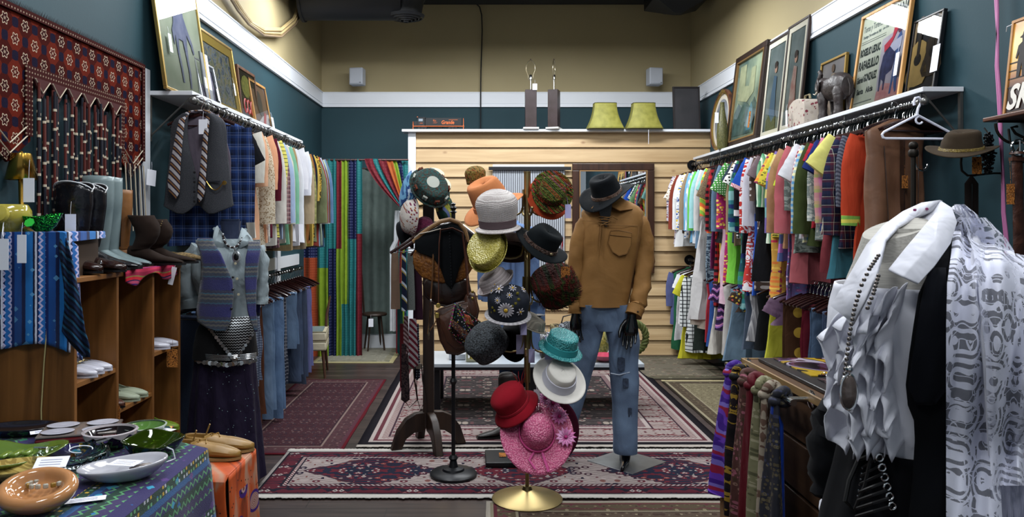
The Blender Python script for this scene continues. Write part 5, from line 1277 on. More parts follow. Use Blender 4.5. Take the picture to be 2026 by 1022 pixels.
vest_panel([(472,392,421),(482,390,424),(500,397,436),(525,400,447),(555,398,460),(585,394,462),(615,390,458),(635,391,456),(648,410,450),(654,430,446)],'front_panel',-1)
vest_panel([(478,512,492),(490,516,490),(510,512,486),(545,508,484),(585,506,486),(615,506,490),(635,508,496),(656,508,504)],'front_panel',1)
B().grid(lambda u,v: q6(388+126*u,474+150*v,.15*math.sin(PI*u)+.02),10,8).build('back_panel',VM,vs_,solid=.008)
for (a,c) in ((461,548),(461,572),(458,610)): B().sph(q6(a,c,-.205),.008,5).build('button',plain('#18181c',.3),vs_)
nk = T('necklace','dark bead necklace with a large oval silver pendant on the dress form','necklace',fo)
for k in range(22):
    f = k/21; a = PI*(1-f); x = 458+17*math.cos(a)+4*f; y_ = 463+22*math.sin(a)*1.2
    B().sph(q6(x,y_,-.055-.07*math.sin(a)),.0075,5).build('bead',plain('#2a1c1c' if k % 3 else '#b0b4b8',.25,.4),nk)
B().tube([q6(463,490,-.13),q6(466,500,-.15)],.003,5).build('bail',CHROME,nk)
pn = q6(468,508,-.165)
B().lathe([(.001,0),(.024,0),(.026,.004),(.019,.007)],24,M=Matrix.Translation(pn) @ Matrix.Diagonal((1,1,1.35,1)) @ Matrix.Rotation(R(90),4,'X')).build('pendant_rim',plain('#c0c4c8',.3,.9,bump=.5),nk)
B().sph(pn+Vector((0,-.006,0)),.016,8,sc_=(1,.4,1.35)).build('pendant_stone',plain('#101014',.1),nk)
# skirt and coin scarf
PU = S('#161024','#211833',wr=.6,rough=.75); sk = T('purple_skirt','long dark purple gathered skirt with scattered sequins on the dress form at left','skirt',fo)
rr = []
for (py_,xl,xr,hd) in dense([(640,404,494,.12),(660,396,500,.13),(700,388,503,.14),(760,382,507,.15),(830,376,512,.16),(900,371,518,.17),(942,369,522,.175)],4):
    a,c = q6(xl,py_),q6(xr,py_); f = (py_-640)/300; ring = []
    for k in range(72):
        t_ = TAU*k/72; w = (c.x-a.x)/2+.014*f*math.sin(t_*11+2*wob(py_*.004,1)); d = hd+.02*f*math.sin(t_*11+2*wob(py_*.004,1))
        ring.append(((a.x+c.x)/2+w*math.cos(t_),d*math.sin(t_),a.z+(.018*math.sin(t_*3) if py_ > 930 else 0)))
    rr.append(ring)
B().rings(rr).build('cloth',PU,sk)
b = B()
for k in range(80):
    a = rnd.uniform(390,505); c = rnd.uniform(700,925); dx = (a-446)/64
    b.sph(q6(a,c,-.158*math.sqrt(max(.05,1-dx*dx))-.012),.0028,3)
o = b.build('sequins',plain('#a8d0d8',.1,.6),sk); o['kind'] = 'stuff'
cs = T('coin_scarf','black hip scarf with a crocheted silver triangle and rows of hanging coins','hip scarf',fo)
rows = []
for (py_,xl,xr,hd) in [(628,408,492,.125),(650,394,502,.15),(680,388,505,.16),(705,386,507,.165)]:
    a,c = q6(xl,py_),q6(xr,py_); rows.append((a.z,(a.x+c.x)/2,(c.x-a.x)/2,0,hd))
B().rings(softloft(dense(rows,3),36,.006,4,3)).build('wrap',S('#0c0c0e','#141416'),cs)
def fy(x): return -.172*math.sqrt(max(.1,1-((x-447)/64)**2))-.006
def netmat():
    g = NT('crochet_net',.45,.5); x,y,z = g.xyz(); a = g.m('SUBTRACT',g.fr(z,.016),.5); w = g.m('MULTIPLY',g.m('SINE',g.m('MULTIPLY',x,420)),.18)
    return g.out(g.mix(g.lt(g.m('ABSOLUTE',g.m('ADD',a,w)),.19),'#0d0d10','#b8bcc0'))
tri = [(450,628),(492,625),(502,655),(482,690),(466,714),(446,690),(425,655)]
B().add([q6(a,c,fy(a)-.006) for a,c in tri]+[q6(463,655,fy(463)-.012)],[(i,(i+1) % 7,7) for i in range(7)]).build('crochet_triangle',netmat(),cs,solid=.004)
CO = plain('#b4b8bc',.25,.9)
coin0 = None
def coin(p,r):
    global coin0
    if coin0 is None:
        coin0 = B().lathe([(.001,0),(1,0),(1,.18),(.001,.2)],14,M=Matrix.Rotation(R(90),4,'X')).build('coin',CO,cs); c = coin0
    else: c = dup(coin0)
    c.parent = cs; c.location = p; c.scale = (r,r,r); c.rotation_euler = (rnd.uniform(-.3,.3),0,rnd.uniform(-.5,.5)); return c
for k in range(22): a = 388+117*k/21; coin(q6(a,712+8*math.sin(PI*k/21)+rnd.uniform(-1,2),fy(a)-.02),.0135)
for k in range(12): f = k/11; coin(q6(415+48*f,650+62*f,fy(415+48*f)-.02),.011)
for k in range(9): f = k/8; coin(q6(504-36*f,655+55*f,fy(500-36*f)-.02),.009)
b = B()
for k in range(4): b.tube([q6(386+121*j/14,698+3*k+5*math.sin(PI*j/14),fy(386+121*j/14)-.012) for j in range(15)],.003,5)
b.build('chain_row',CO,cs)
# denim shirt form behind the hat stand
dj = garment('denim_jacket','blue denim western shirt hanging on a stand behind the hat tree','jacket',(XatY(1012,6.9),6.9,ZatY(420,6.9)),R(4),fab('denim',('#2c4a7c','#46689c'),wr=.5),.80,hw=.25,sl=.62,ang=10,t0=.07,slw=.085,collar=fab('denim',('#2c4a7c','#46689c')),buttons=True)
for s in (-1,1): B().bb(s*.13-.055,s*.13+.055,-.135,-.12,-.42,-.30).bb(s*.13-.055,s*.13+.055,-.14,-.125,-.32,-.29).build('pocket',fab('denim',('#2c4a7c','#46689c')),dj,bevel=.003)
q = trousers('jeans','blue jeans hanging below the denim shirt behind the hat tree',(XatY(1035,6.95),6.97,ZatY(560,6.95)),R(4),fab('denim',('#2c4a78','#3c5c90')),.95,.20,None,12); q['category'] = 'jeans'
sd = T('display_stand','black upright stand carrying the denim shirt behind the hat tree','stand',(XatY(1012,6.9),6.93,0))
B().cyl((0,0,0),(0,0,ZatY(410,6.9)),.014,n=10).build('pole',BLACKMETAL,sd); B().lathe([(.2,0),(.2,.012),(.02,.03)],24).build('base',BLACKMETAL,sd)
# ================================================================ HATS
def hat(name,label,px_,py_,Y,axis,crown,brim,cm,bm=None,band=None,spin=0,kind='round',group=None,sy=1.12,cat='hat',brimwob=0,dent=0,parent_loc=None):
    """crown=(r_base, r_top, h); brim=(width, droop); axis = crown direction; origin at hat opening"""
    t = T(name,label,cat,P(px_,py_,Y),group=group); ax = Vector(axis).normalized()
    t.rotation_mode = 'QUATERNION'; t.rotation_quaternion = ax.to_track_quat('Z','Y') @ Euler((0,0,R(spin))).to_quaternion(); t.rotation_mode = 'XYZ' if False else 'QUATERNION'
    r0,r1,h = crown; pr_ = [(r0,0)]
    if kind == 'round': pr_ += [(r0+(r1-r0)*k/5,h*.6*k/5) for k in range(1,6)]+[(r1*math.cos(R(a)),h*.6+h*.4*math.sin(R(a))) for a in (15,30,45,60,72,82,90)]
    elif kind == 'flat': pr_ += [(r0+(r1-r0)*k/5,h*.95*k/5) for k in range(1,6)]+[(r1*.96,h),(r1*.7,h+.002),(r1*.3,h+.003),(0,h+.003)]
    elif kind == 'fedora': pr_ += [(r0+(r1-r0)*k/6,h*.9*k/6) for k in range(1,7)]+[(r1*.9,h*.99),(r1*.65,h*.97),(r1*.35,h*.90),(0,h*.86)]
    def wf(a,r,z,j):
        f = max(0,z/h-.45)
        if kind == 'fedora': return (-r0*.42*f*max(0,math.sin(a))**2*(1 if abs(math.cos(a)) > .2 else 1)+.003*wob(a,z*30),-dent*math.cos(a)*0)
        return (.004*wob(math.cos(a)*2,math.sin(a)*2,z*20+r0*50),0)
    B().lathe(pr_,36,sx=1,sy=sy,wob=wf,cap=False).build('crown',cm,t,solid=.004,auto=False)
    if brim:
        bw,dr = brim; n = 7
        bp = [(r0-.004+ (bw)*k/n,dr*(k/n)**1.6) for k in range(n+1)]
        B().lathe(bp,40,sy=sy,wob=lambda a,r,z,j: (.0,brimwob*math.cos(2*a)*max(0,(r-r0)/bw)**1.3),cap=False).build('brim',bm or cm,t,solid=.004,auto=False)
    if band:
        m_,bh = band; B().lathe([(r0+.002,.003),(r0+.006,.004),(r0+(r1-r0)*bh/h+.005,bh),(r0+(r1-r0)*bh/h+.001,bh+.001)],36,sy=sy,cap=False).build('band',m_,t,solid=.002,off=1)
    return t
def felt(a,b_): return S(a,b_,rough=.95,wr=.1,sheen=.02)
def htag(t,px_,py_,Y,m=None,w=.034,h=.078):
    """price tag on a short thread beside a hat, in the hat's frame"""
    bpy.context.view_layer.update(); Mi = t.matrix_world.inverted()
    p = P(px_,py_,Y); b = B(); b.box(p-Vector((0,0,h/2)),(w,.0015,h)); b.tube([p,p+Vector((-.004,.02,.035)),p+Vector((-.006,.04,.05))],.0008,4)
    b.v = [tuple(Mi @ Vector(v)) for v in b.v]; o = b.build('price_tag',m or plain('#a8a4cc',.7),t,smooth=False); o['label'] = 'small hanging price tag'
YH = 4.36; hs = T('hat_stand','tall brass hat tree with curved double hooks and a round brass foot','hat stand',(XatY(1043,YH),YH,0.012))
zt_ = ZatY(345,YH)
B().lathe([(.001,0),(.20,0),(.203,.006),(.19,.012),(.06,.045),(.03,.055),(.022,.075)],48).build('base',BRASS,hs)
B().cyl((0,0,.06),(0,0,ZatY(760,YH)),.011,n=16).cyl((0,0,ZatY(760,YH)),(0,0,zt_),.018,n=18).cyl((0,0,zt_),(0,0,zt_+.006),.021,n=18).build('pole',BRASS,hs)
lv = 0
for py_,len_ in ((420,.11),(505,.135),(592,.115),(690,.135),(835,.14)):
    z = ZatY(py_,YH); lv += 1
    for k in range(4):
        a = R(90*k+(8 if lv % 2 else -6)); c,s = math.cos(a),math.sin(a)
        pts = [(.022,.12),(.024,.03),(.03,.005)]+[(.03+len_*.5-len_*.5*math.cos(q),.005-.035*math.sin(q)) for q in (R(30),R(60),R(90),R(120),R(150))]+[(.03+len_,.012)]
        B().tube([(r*c,r*s,z+zz) for r,zz in pts],.0055,8).sph((pts[-1][0]*c,pts[-1][0]*s,z+pts[-1][1]),.009,5).build('hook',BRASS,hs)
G5 = None
FLW = fab('print',('#16220c','#3c4c14','#6c7424','#1c2c10','#a83418','#4c5460','#8c6c40'),.035,1.0,ws=60)
CH1 = fab('print',('#5c4a1c','#8c7430','#a0502c','#4c4c24'),.02,.8,ws=60)
h1 = hat('knit_beanie','small round olive and rust striped knit beanie at the top left of the hat tree',942,362,YH+.1,(-.1,-.2,1),(.050,.060,.100),None,CH1,kind='round')
h2 = hat('felt_hat','salmon orange felt hat with wide brim behind the white straw cloche',974,404,YH-.03,(-.40,-.30,.86),(.098,.090,.150),(.078,-.02),felt('#c4703c','#d68450'),band=(felt('#c87848','#cc7c4c'),.028),kind='fedora',brimwob=.015)
STR = straw('#a09694','#ccc6c4',.007,wrap=90)
h3 = hat('straw_cloche','white woven straw cloche with a mauve grey ribbon band',985,447,YH-.17,(-.06,-.20,.97),(.096,.116,.205),(.035,-.016),STR,band=(plain('#5c4c50',.6),.042),kind='round',sy=1.02)
h4 = hat('chenille_hat','multicolour green and red chenille hat facing forward at the top right',1092,380,YH-.06,(.05,-.93,.32),(.078,.07,.06),(.044,.012),FLW,kind='flat',brimwob=.01)
htag(h4,1124,404,YH-.1)
h5 = hat('felt_hat','burnt orange felt hat brim peeking out under the chenille hat',1084,392,YH+.0,(.25,-.8,.5),(.085,.075,.07),(.042,-.01),felt('#b03a1a','#c24824'),kind='flat')
h6 = hat('fedora','black felt fedora with a braided brown leather band at the right of the hat tree',1068,484,YH-.16,(.50,-.38,.78),(.083,.073,.105),(.062,.0),felt('#0b1014','#12181c'),band=(leather('#2c1c16','#5c4034',.5,90,1),.020),kind='fedora',brimwob=-.022,sy=1.2,spin=40)
b = B(); b.sph((-.07,-.065,.012),.011,6); b.build('concho',plain('#9c8c6c',.3,.8),h6)
h7 = hat('straw_hat','shiny yellow green straw hat with rolled brim lying on its side',970,500,YH-.17,(-.42,-.58,.50),(.098,.102,.08),(.026,.03),glossweave('#968c3c','#c8bc70',110),kind='flat',sy=1.25,spin=25)
h8 = hat('felt_hat','dark brown wide brimmed felt hat tucked behind the pole',1010,494,YH+.12,(.05,.35,.8),(.085,.075,.09),(.07,-.015),felt('#24150e','#30201a'),kind='fedora')
h9 = hat('knit_turban','pale mauve cream ribbed turban hat with rolled edge',985,566,YH-.13,(-.50,-.22,.78),(.088,.080,.10),(.028,.030),fab('stripe_h',('#a89c9c','#b8acac','#9c9092'),.018,.5),kind='round',sy=1.05)
DS = mottled('#10141f','#181e2c',30,.9); WB = straw('#a8a4a8','#d0ccd0',.006)
h10 = hat('daisy_hat','navy domed hat embroidered with white daisies and a white brim',1005,622,YH-.18,(.03,-.30,.95),(.106,.114,.165),(.028,-.004),DS,bm=WB,kind='round',sy=1.0)
bpy.context.view_layer.update()
def onhat(t,px_,py_,rs,hz,Y):
    """point on the dome of the hat seen at pixel: sphere of radius rs centred hz up the hat axis"""
    M_ = t.matrix_world; c = M_ @ Vector((0,0,hz)); o = Vector((0,0,EYE)); d = (P(px_,py_,Y)-o).normalized()
    oc = o-c; b_ = oc.dot(d); q = b_*b_-(oc.dot(oc)-rs*rs); s = -b_-math.sqrt(max(q,0)); p = o+d*s; return M_.inverted() @ p,(M_.inverted().to_3x3() @ (p-c)).normalized()
for (a,c,r,n) in ((988,572,.030,7),(1008,584,.019,8),(985,594,.021,10),(1001,613,.048,16),(1029,616,.026,6),(1014,570,.024,8),(1035,573,.020,7),(974,576,.016,6),(980,564,.018,7)):
    p,nr = onhat(h10,a,c,.114,.085,YH-.2); q = nr.to_track_quat('Z','Y').to_matrix().to_4x4(); M_ = Matrix.Translation(p) @ q
    b = B()
    for k in range(n): al = TAU*k/n; b.sph((0,0,0),r*.34,4,M=M_ @ Matrix.Rotation(al,4,'Z') @ Matrix.Translation((r*.62,0,.003)),sc_=(1,max(.34,5.0/n*.6),.3))
    o = B(); o.v = b.v; o.f = b.f; o.mi = b.mi; o.sph((0,0,.001),r*.3,4,M=M_,sc_=(1,1,.25)); fl = o.build('daisy',plain('#b8b4bc',.8),h10)
    B().sph((0,0,.006),r*.24,5,M=M_,sc_=(1,1,.7)).build('daisy_centre',plain('#c8a030',.7),fl)
for (a,c) in ((1020,600),(1026,592),(975,608),(979,614),(974,617),(1024,580),(1013,605)):
    p,nr = onhat(h10,a,c,.114,.085,YH-.2); B().sph(p,.009,4,sc_=(1,.8,1)).build('embroidered_leaf',plain('#6c6418',.8),h10)
htag(h10,1036,634,YH-.2)
FUR = fab('print',('#141c07','#2c380c','#4c1810','#6c1c14','#242a0a','#3c480f'),.09,1,ws=80)
h11 = hat('fur_hat','boxy green and red dyed fur hat at the right of the hat tree',1108,585,YH-.02,(-.42,-.5,.75),(.115,.125,.16),None,FUR,kind='flat',sy=.95)
rr = random.Random(3); b = B()
for k in range(1600):
    a = rr.uniform(0,TAU); z = rr.uniform(.0,.165); r = .124 if z < .155 else rr.uniform(0,.12); x,y_ = r*math.cos(a),r*.95*math.sin(a)
    d = Vector((math.cos(a+1.1),math.sin(a+1.1),-.3))*.022; w = Vector((-math.sin(a),math.cos(a),.4))*.0022; p = Vector((x,y_,z))
    b.add([p-w,p+w,p+d+Vector((x,y_,0))*.08],[(0,1,2)])
o = b.build('fur',FUR,h11,smooth=False); o['kind'] = 'stuff'
htag(h11,1119,527,YH-.17,TAGORANGE,.05,.085)
h12 = hat('ribbed_cap','cream ribbed brimmed cap half hidden behind the daisy hat',1045,642,YH-.02,(.3,-.1,.7),(.085,.08,.07),(.02,.0),fab('stripe_v',('#8c8478','#a89f90'),.012),kind='round')
AST = mottled('#08090c','#4c5258',110,.9,bump=1.0,det=2)
h13 = hat('lamb_hat','large curly black lamb fur hat at the left of the hat tree',975,690,YH+.05,(-.5,-.35,.6),(.115,.125,.16),None,AST,kind='round',sy=1)
h13b = hat('fur_hat','plain black fur hat with a round opening beside the curly lamb hat',1010,685,YH+.08,(.3,.5,.3),(.085,.09,.14),None,felt('#060608','#0c0c0e'),kind='round',sy=1.3)
TS = glossweave('#28787c','#5cb0b0',120,.35)
h14 = hat('straw_boater','turquoise straw boater with a satin band at the right',1109,690,YH-.13,(.22,-.30,.90),(.088,.080,.090),(.040,-.006),TS,band=(plain('#2c8488',.4),.035),kind='flat',sy=1.05)
h15 = hat('felt_hat','off white flat crowned felt hat with a gauze band',1106,752,YH-.17,(.17,-.60,.74),(.088,.074,.085),(.064,.010),felt('#c8c4bc','#d4d0c8'),band=(plain('#b4b4c0',.6),.05),kind='flat')
h16 = hat('felt_cloche','bright red felt cloche with a matching band',1016,800,YH-.15,(-.50,-.34,.78),(.092,.098,.120),(.046,-.035),felt('#860918','#9c1022'),band=(felt('#a01826','#a81c2c'),.014),kind='round',sy=1.05)
b = B()
for k in range(26):
    a = k*.9; b.tube([(.02,.09,.05),(.03+.03*math.cos(a),.11+.02*math.sin(a),.10),(.05+.05*math.cos(a),.12+.04*math.sin(a),.14+.02*math.sin(a*2))],[.003,.002,.0006],4)
b.build('feather',plain('#7c1014',.9),h16)
h18 = hat('felt_hat','burgundy felt hat brim showing behind the pink straw hat',1088,850,YH+.02,(.12,-.95,.12),(.09,.085,.08),(.085,.01),felt('#3c0a20','#4c1028'),kind='flat')
PS = glossweave('#b85078','#e08ca8',110)
h17 = hat('straw_hat','large shiny pink straw hat with pink petal flowers, lowest on the hat tree',1062,857,YH-.20,(.02,-.76,.60),(.094,.078,.115),(.112,-.005),PS,kind='round',brimwob=.012)
B().lathe([(.096,.006),(.102,.008),(.100,.020),(.094,.020)],36,sy=1.12,cap=False).build('band',plain('#b83c78',.5),h17,solid=.002)
B().tube([(-.02,-.105,.012),(-.05,-.15,.006),(-.02,-.20,.006)],.006,6,flat=.4).tube([(.02,-.105,.012),(.035,-.16,.008),(.05,-.215,.006)],.007,6,flat=.4).build('ribbon_tail',plain('#b8387c',.5),h17)
PT = mottled('#c860a0','#dca4cc',25,.8)
for (fx,fy_,r) in ((.13,.09,.052),(.155,-.03,.058),(.10,.17,.05),(.06,.20,.045)):
    b = B()
    for k in range(13):
        a = TAU*k/13+fx*9; u = Vector((math.cos(a),math.sin(a),.35)); w = Vector((-math.sin(a),math.cos(a),0))*r*.20; c = Vector((fx,fy_,.014))
        b.add([c,c+u*r*.55-w,c+u*r*.55+w,c+u*r*1.05-Vector((0,0,r*.18))],[(0,1,3,2)])
    fl = b.build('petal_flower',PT,h17,solid=.002); B().sph((fx,fy_,.022),.010,5).build('flower_centre',plain('#a81c6c',.7),fl)
htag(h15,1062,770,YH-.1,PAPER); htag(h12,1052,690,YH-.05); htag(h13b,1030,662,YH+.0,plain('#9c98b8',.7),.05,.11); htag(h14,1085,665,YH-.1,plain('#9c9cc4',.7),.04,.13); htag(h9,990,600,YH-.1,plain('#a8a4b8'),.03,.05)
# hat on the mannequin
hm = hat('cowboy_hat','black felt western hat with brown band on the black mannequin',1201,384,4.96,(-.34,-.34,.88),(.094,.084,.125),(.090,.0),felt('#0a0e12','#12161b'),band=(leather('#3c281c','#5c4030',.5,60,.8),.020),kind='fedora',brimwob=.03,sy=1.1,spin=0)

# ================================================================ BLACK ROUND-BASE STAND WITH LEATHER
YK = 4.75; ks = T('display_stand','black metal display stand with round foot carrying leather bags','stand',(XatY(897,YK),YK,.012)); ko = ks.location.copy()
def q7(a,c,dy=0.): p = P(a,c,YK+dy)-ko; p.y = dy; return p
B().lathe([(.001,0),(.145,0),(.148,.02),(.135,.032),(.07,.04),(.065,.052),(.03,.06),(.02,.10),(.03,.115),(.018,.135)],36).build('base',BLACKMETAL,ks)
B().cyl((0,0,.13),(0,0,q7(0,412).z),.0125,n=14).lathe([(.014,0),(.024,.02),(.014,.04)],16,M=Matrix.Translation((0,0,q7(0,760).z))).build('pole',BLACKMETAL,ks)
B().lathe([(.012,0),(.024,.01),(.012,.02),(.022,.035),(.010,.05),(.016,.06),(.001,.07)],16,M=Matrix.Translation((0,0,q7(0,422).z))).build('finial',BLACKMETAL,ks)
B().tube([q7(812,505,.02),q7(840,478,.02),q7(870,448,.02),q7(893,440,.02),q7(915,448,.02),q7(945,470,.02)],[.008,.014,.016,.017,.016,.010],8).build('shoulder_yoke',DARKWOOD,ks)
TT = mottled('#5c3410','#83511c',60,.45,bump=.9,det=5); BS = felt('#0a0c10','#111418')
cp = T('saddle','black suede and tan tooled leather saddle seat hanging on the black stand','saddle',ko)
def q7s(pts,dy,bow=.05):
    return [q7(a,c,dy-bow*math.cos((a-882)/66*PI/2)) for a,c in pts]
def surf(name,cols,mt,dy,bow=.05,n=18,solid=.008):
    """cols: list of (x, ytop, ybottom) px columns"""
    b = B(); vs = []; cols = dense(cols,4)
    for (x,y0,y1) in cols:
        for k in range(n+1):
            v = k/n; c = y0+(y1-y0)*v; vs.append(q7(x,c,dy-bow*math.cos(max(-1,min(1,(x-880)/70))*PI/2)-.012*math.sin(PI*v)))
    m = len(cols); b.add(vs,[(j*(n+1)+i,(j+1)*(n+1)+i,(j+1)*(n+1)+i+1,j*(n+1)+i+1) for j in range(m-1) for i in range(n)])
    return b.build(name,mt,cp,solid=solid)
surf('tooled_skirt',[(818,505,520),(822,495,532),(835,490,548),(855,490,556),(875,492,560),(892,495,556),(905,492,558),(922,490,550),(934,495,530),(938,500,515)],TT,-.02)
surf('suede_seat',[(821,470,492),(830,466,500),(845,460,505),(860,452,512),(872,446,530),(882,443,560),(893,441,572),(900,442,558),(908,445,530),(918,452,508),(932,462,500),(946,474,494)],BS,-.045)
B().tube(q7s([(818,478),(835,462),(855,448),(872,438),(890,434),(908,440),(920,455),(926,478)],-.05),.014,8).build('cantle_roll',leather('#6c4c2c','#8c6c44',.6),cp)
B().tube(q7s([(820,470),(830,462),(850,458),(872,452)],-.07),.003,5).build('piping',plain('#b8b0a4',.6),cp)
for k in range(26): c = 448+k*6; B().sph(q7(889+k*.22,c,-.125+.0*k),.004,4).build('rivet',plain('#24262c',.3,.5),cp)
# long strap and flap bag
LBR = leather('#2a1710','#4a2c1e',.42,7,.3)
def strapped(name,label,cat='handbag'): return T(name,label,cat,ko)
bg = strapped('shoulder_bag','large brown leather flap shoulder bag hanging from the black stand')
B().tube([q7(868,600,-.14),q7(868,540,-.14),q7(869,480,-.14),q7(872,455,-.13),q7(895,451,-.12),q7(915,460,-.13),q7(922,520,-.14),q7(926,585,-.13)],.016,8,flat=.25,up=(1,0,0)).build('strap',leather('#4c2c20','#6a4234',.5),bg)
def bagshape(pts,dy,d,name,mt,par,bevel=.008):
    b = B(); n = len(pts); f = [q7(a,c,dy-d/2) for a,c in pts]; k = [q7(a,c,dy+d/2) for a,c in pts]; cx = sum((v for v in f),Vector())/n; cf = cx+Vector((0,-.018,0))
    mid = [(v-cx)*.72+cx+Vector((0,-.014,0)) for v in f]
    b.add(f+mid+[cf]+k,[(i,(i+1) % n,n+(i+1) % n,n+i) for i in range(n)]+[(n+i,n+(i+1) % n,2*n) for i in range(n)]+[(i,2*n+1+i,2*n+1+(i+1) % n,(i+1) % n) for i in range(n)]+[tuple(2*n+1+i for i in range(n))])
    return b.build(name,mt,par,bevel=bevel)
bagshape([(862,620),(870,612),(905,600),(925,596),(938,640),(940,670),(930,690),(905,700),(885,697),(872,672)],-.10,.05,'pouch',LBR,bg)
bagshape([(866,628),(898,610),(926,604),(934,640),(934,664),(922,684),(900,690),(884,676)],-.14,.012,'flap',leather('#3c2218','#553425',.42),bg)
B().lathe([(.012,0),(.015,.003),(.012,.006)],16,M=Matrix.Translation(q7(867,604,-.16)) @ Matrix.Rotation(R(90),4,'X')).build('ring',plain('#b09850',.3,.9),bg)
B().bb(q7(864,0).x,q7(872,0).x,-.17,-.155,q7(0,622).z,q7(0,612).z).build('buckle',plain('#b09850',.3,.9),bg,bevel=.003)
bb2 = strapped('handbag','dark chocolate smooth leather handbag, hanging behind the tooled saddle')
bagshape([(838,560),(845,552),(925,552),(930,575),(915,595),(890,606),(860,600),(843,585)],-.02,.06,'body',leather('#1c100c','#2e1c16',.3),bb2)
b3 = strapped('small_pouch','small tan brown leather pouch with brass buckles behind the beaded clutch','pouch')
B().tube([q7(921,470,-.09),q7(924,520,-.09),q7(930,577,-.09)],.010,8,flat=.3).build('strap',leather('#4c2c20','#6a4234',.5),b3)
bagshape([(921,582),(938,580),(946,612),(943,628),(925,634),(916,628),(918,605)],-.07,.05,'body',leather('#3c2218','#5c3826',.45),b3)
for c in (577,590): B().lathe([(.006,0),(.009,.002),(.006,.004)],12,M=Matrix.Translation(q7(935,c,-.11)) @ Matrix.Rotation(R(90),4,'X')).build('buckle',plain('#b09850',.3,.9),b3)
cl = strapped('beaded_clutch','black envelope clutch covered in tiny coloured beads with rainbow edging','clutch bag')
CBM = NT('beads',.35); n_ = CBM.vor(95); qq = CBM.xyz(n_.outputs['Color'])[0]
CBM = CBM.out(CBM.mix(CBM.m('MULTIPLY',CBM.lt(n_.outputs['Distance'],.33),CBM.lt(qq,.75)),'#08080a',CBM.bands(CBM.xyz(n_.outputs['Color'])[1],['#c8c8c8','#c8a030','#a83050','#3c8c6c','#c8c8c8','#30508c'])))
bagshape([(888,650),(899,600),(906,600),(918,612),(950,636),(962,655),(958,690),(940,700),(905,675)],-.20,.03,'body',CBM,cl,.003)
bagshape([(888,640),(892,628),(942,672),(938,690)],-.235,.006,'embroidered_band',fab('floral',('#4c2c24','#8c4c3c','#3c5c6c','#a8804c'),.012,.1),cl,.001)
bagshape([(918,620),(930,625),(938,645),(922,642)],-.235,.006,'embroidered_motif',fab('floral',('#8c2c24','#c84c2c','#3c8c4c','#c8a030'),.010,.1),cl,.001)
BC = ['#c83c78','#3ca85c','#c8a830','#3c78c8','#c84c2c','#8c3ca0']
for i in range(6):
    b = B()
    for k in range(i,40,6):
        f = k/39; a,c = (889+11*f*1.0,648-50*f) if f < 1 else (0,0)
        b2 = (901+60*0,0)
        p = q7(889+11*f,650-50*f,-.24); b.sph(p,.0045,4)
        p = q7(908+40*f,612+58*f+6*math.sin(f*3),-.24); b.sph(p,.0045,4)
    o = b.build('bead_edging',plain(BC[i],.4),cl); o['kind'] = 'stuff'
bt = T('leather_belt','thin brown leather straps with metal ends hanging left of the shoulder bag','belt',ko)
B().tube([q7(858,480,-.09),q7(856,540,-.10),q7(852,596,-.10),q7(853,615,-.10),q7(846,660,-.10)],.005,6).tube([q7(870,615,-.1),q7(860,640,-.1),q7(848,657,-.1)],.004,6).build('strap',leather('#4c3018','#6c4a2c',.5),bt)
B().tube([q7(852,596,-.11),q7(849,640,-.11),q7(848,672,-.11)],.004,6).sph(q7(853,594,-.11),.010,5).build('chain',CHROME,bt)

# ================================================================ WOODEN COAT STAND WITH CAPS AND TIES
YW = 5.39; ws_ = T('coat_stand','square wooden coat stand with four curved feet, hung with caps and ties','coat stand',(XatY(848,YW),YW,.012)); wo = ws_.location.copy()
def q8(a,c,dy=0.): p = P(a,c,YW+dy)-wo; p.y = dy; return p
DW = wood('#1c1310','#33231a','z',rough=.45)
B().bb(-.038,.038,-.038,.038,.14,q8(0,342).z).bb(-.045,.045,-.045,.045,q8(0,342).z,q8(0,336).z).build('post',DW,ws_,smooth=False,bevel=.004)
for k in range(4):
    a = R(20+90*k); M_ = Matrix.Rotation(a,4,'Z')
    pr_ = [(.03,.25),(.10,.245),(.17,.21),(.23,.13),(.275,.0),(.20,.0),(.17,.07),(.11,.11),(.03,.12)]
    B().prism(pr_,.055,M_).build('foot',DW,ws_,bevel=.006)
for py_ in (405,470):
    for k in range(4):
        a = R(45+90*k); c,s = math.cos(a),math.sin(a); z = q8(0,py_).z
        B().tube([(.04*c,.04*s,z),(.10*c,.10*s,z-.01),(.14*c,.14*s,z+.03),(.15*c,.15*s,z+.08)],.006,7).sph((.15*c,.15*s,z+.085),.011,5).build('hook',plain('#8c7848',.35,.8),ws_)
hat('tie_dye_cap','blue tie-dyed soft cap with black peak on the coat stand',820,380,YW-.08,(-.75,-.3,.25),(.10,.105,.09),None,fab('shibori',('#1c3c74','#5c94bc','#2c5c94','#a8bcd0'),.05),kind='round',sy=1.35,cat='cap',spin=10)
hat('floral_cap','white cap printed with purple flowers on the coat stand',818,428,YW-.16,(-.8,-.4,.1),(.10,.085,.085),None,fab('floral',('#b8b0a8','#5c1c48','#8c4c2c','#6c2040'),.028,.2),kind='round',sy=1.35,cat='cap',spin=15)
hc = hat('crochet_hat','teal and brown crocheted hat with white granny squares',850,372,YW-.17,(.30,-.78,.40),(.115,.095,.085),(.018,.0),mottled('#1c4c4c','#3c2a20',70,.95,bump=.9),kind='flat',sy=1.25,spin=35)
GS = plain('#a8aca4',.9)
for k in range(9):
    a = TAU*k/9; c_,s_ = math.cos(a),math.sin(a); M_ = Matrix.Translation((.108*c_,.108*1.25*s_,.042)) @ Matrix.Rotation(a,4,'Z')
    sq = B().bb(-.004,.010,-.017,.017,-.017,.017,M_).build('granny_square',GS if k % 2 else fab('tweed',('#5c2c1c','#7c4030')),hc,bevel=.002)
    B().sph((.012,0,0),.007,4,M=M_).build('square_centre',plain('#16403c',.9),sq)
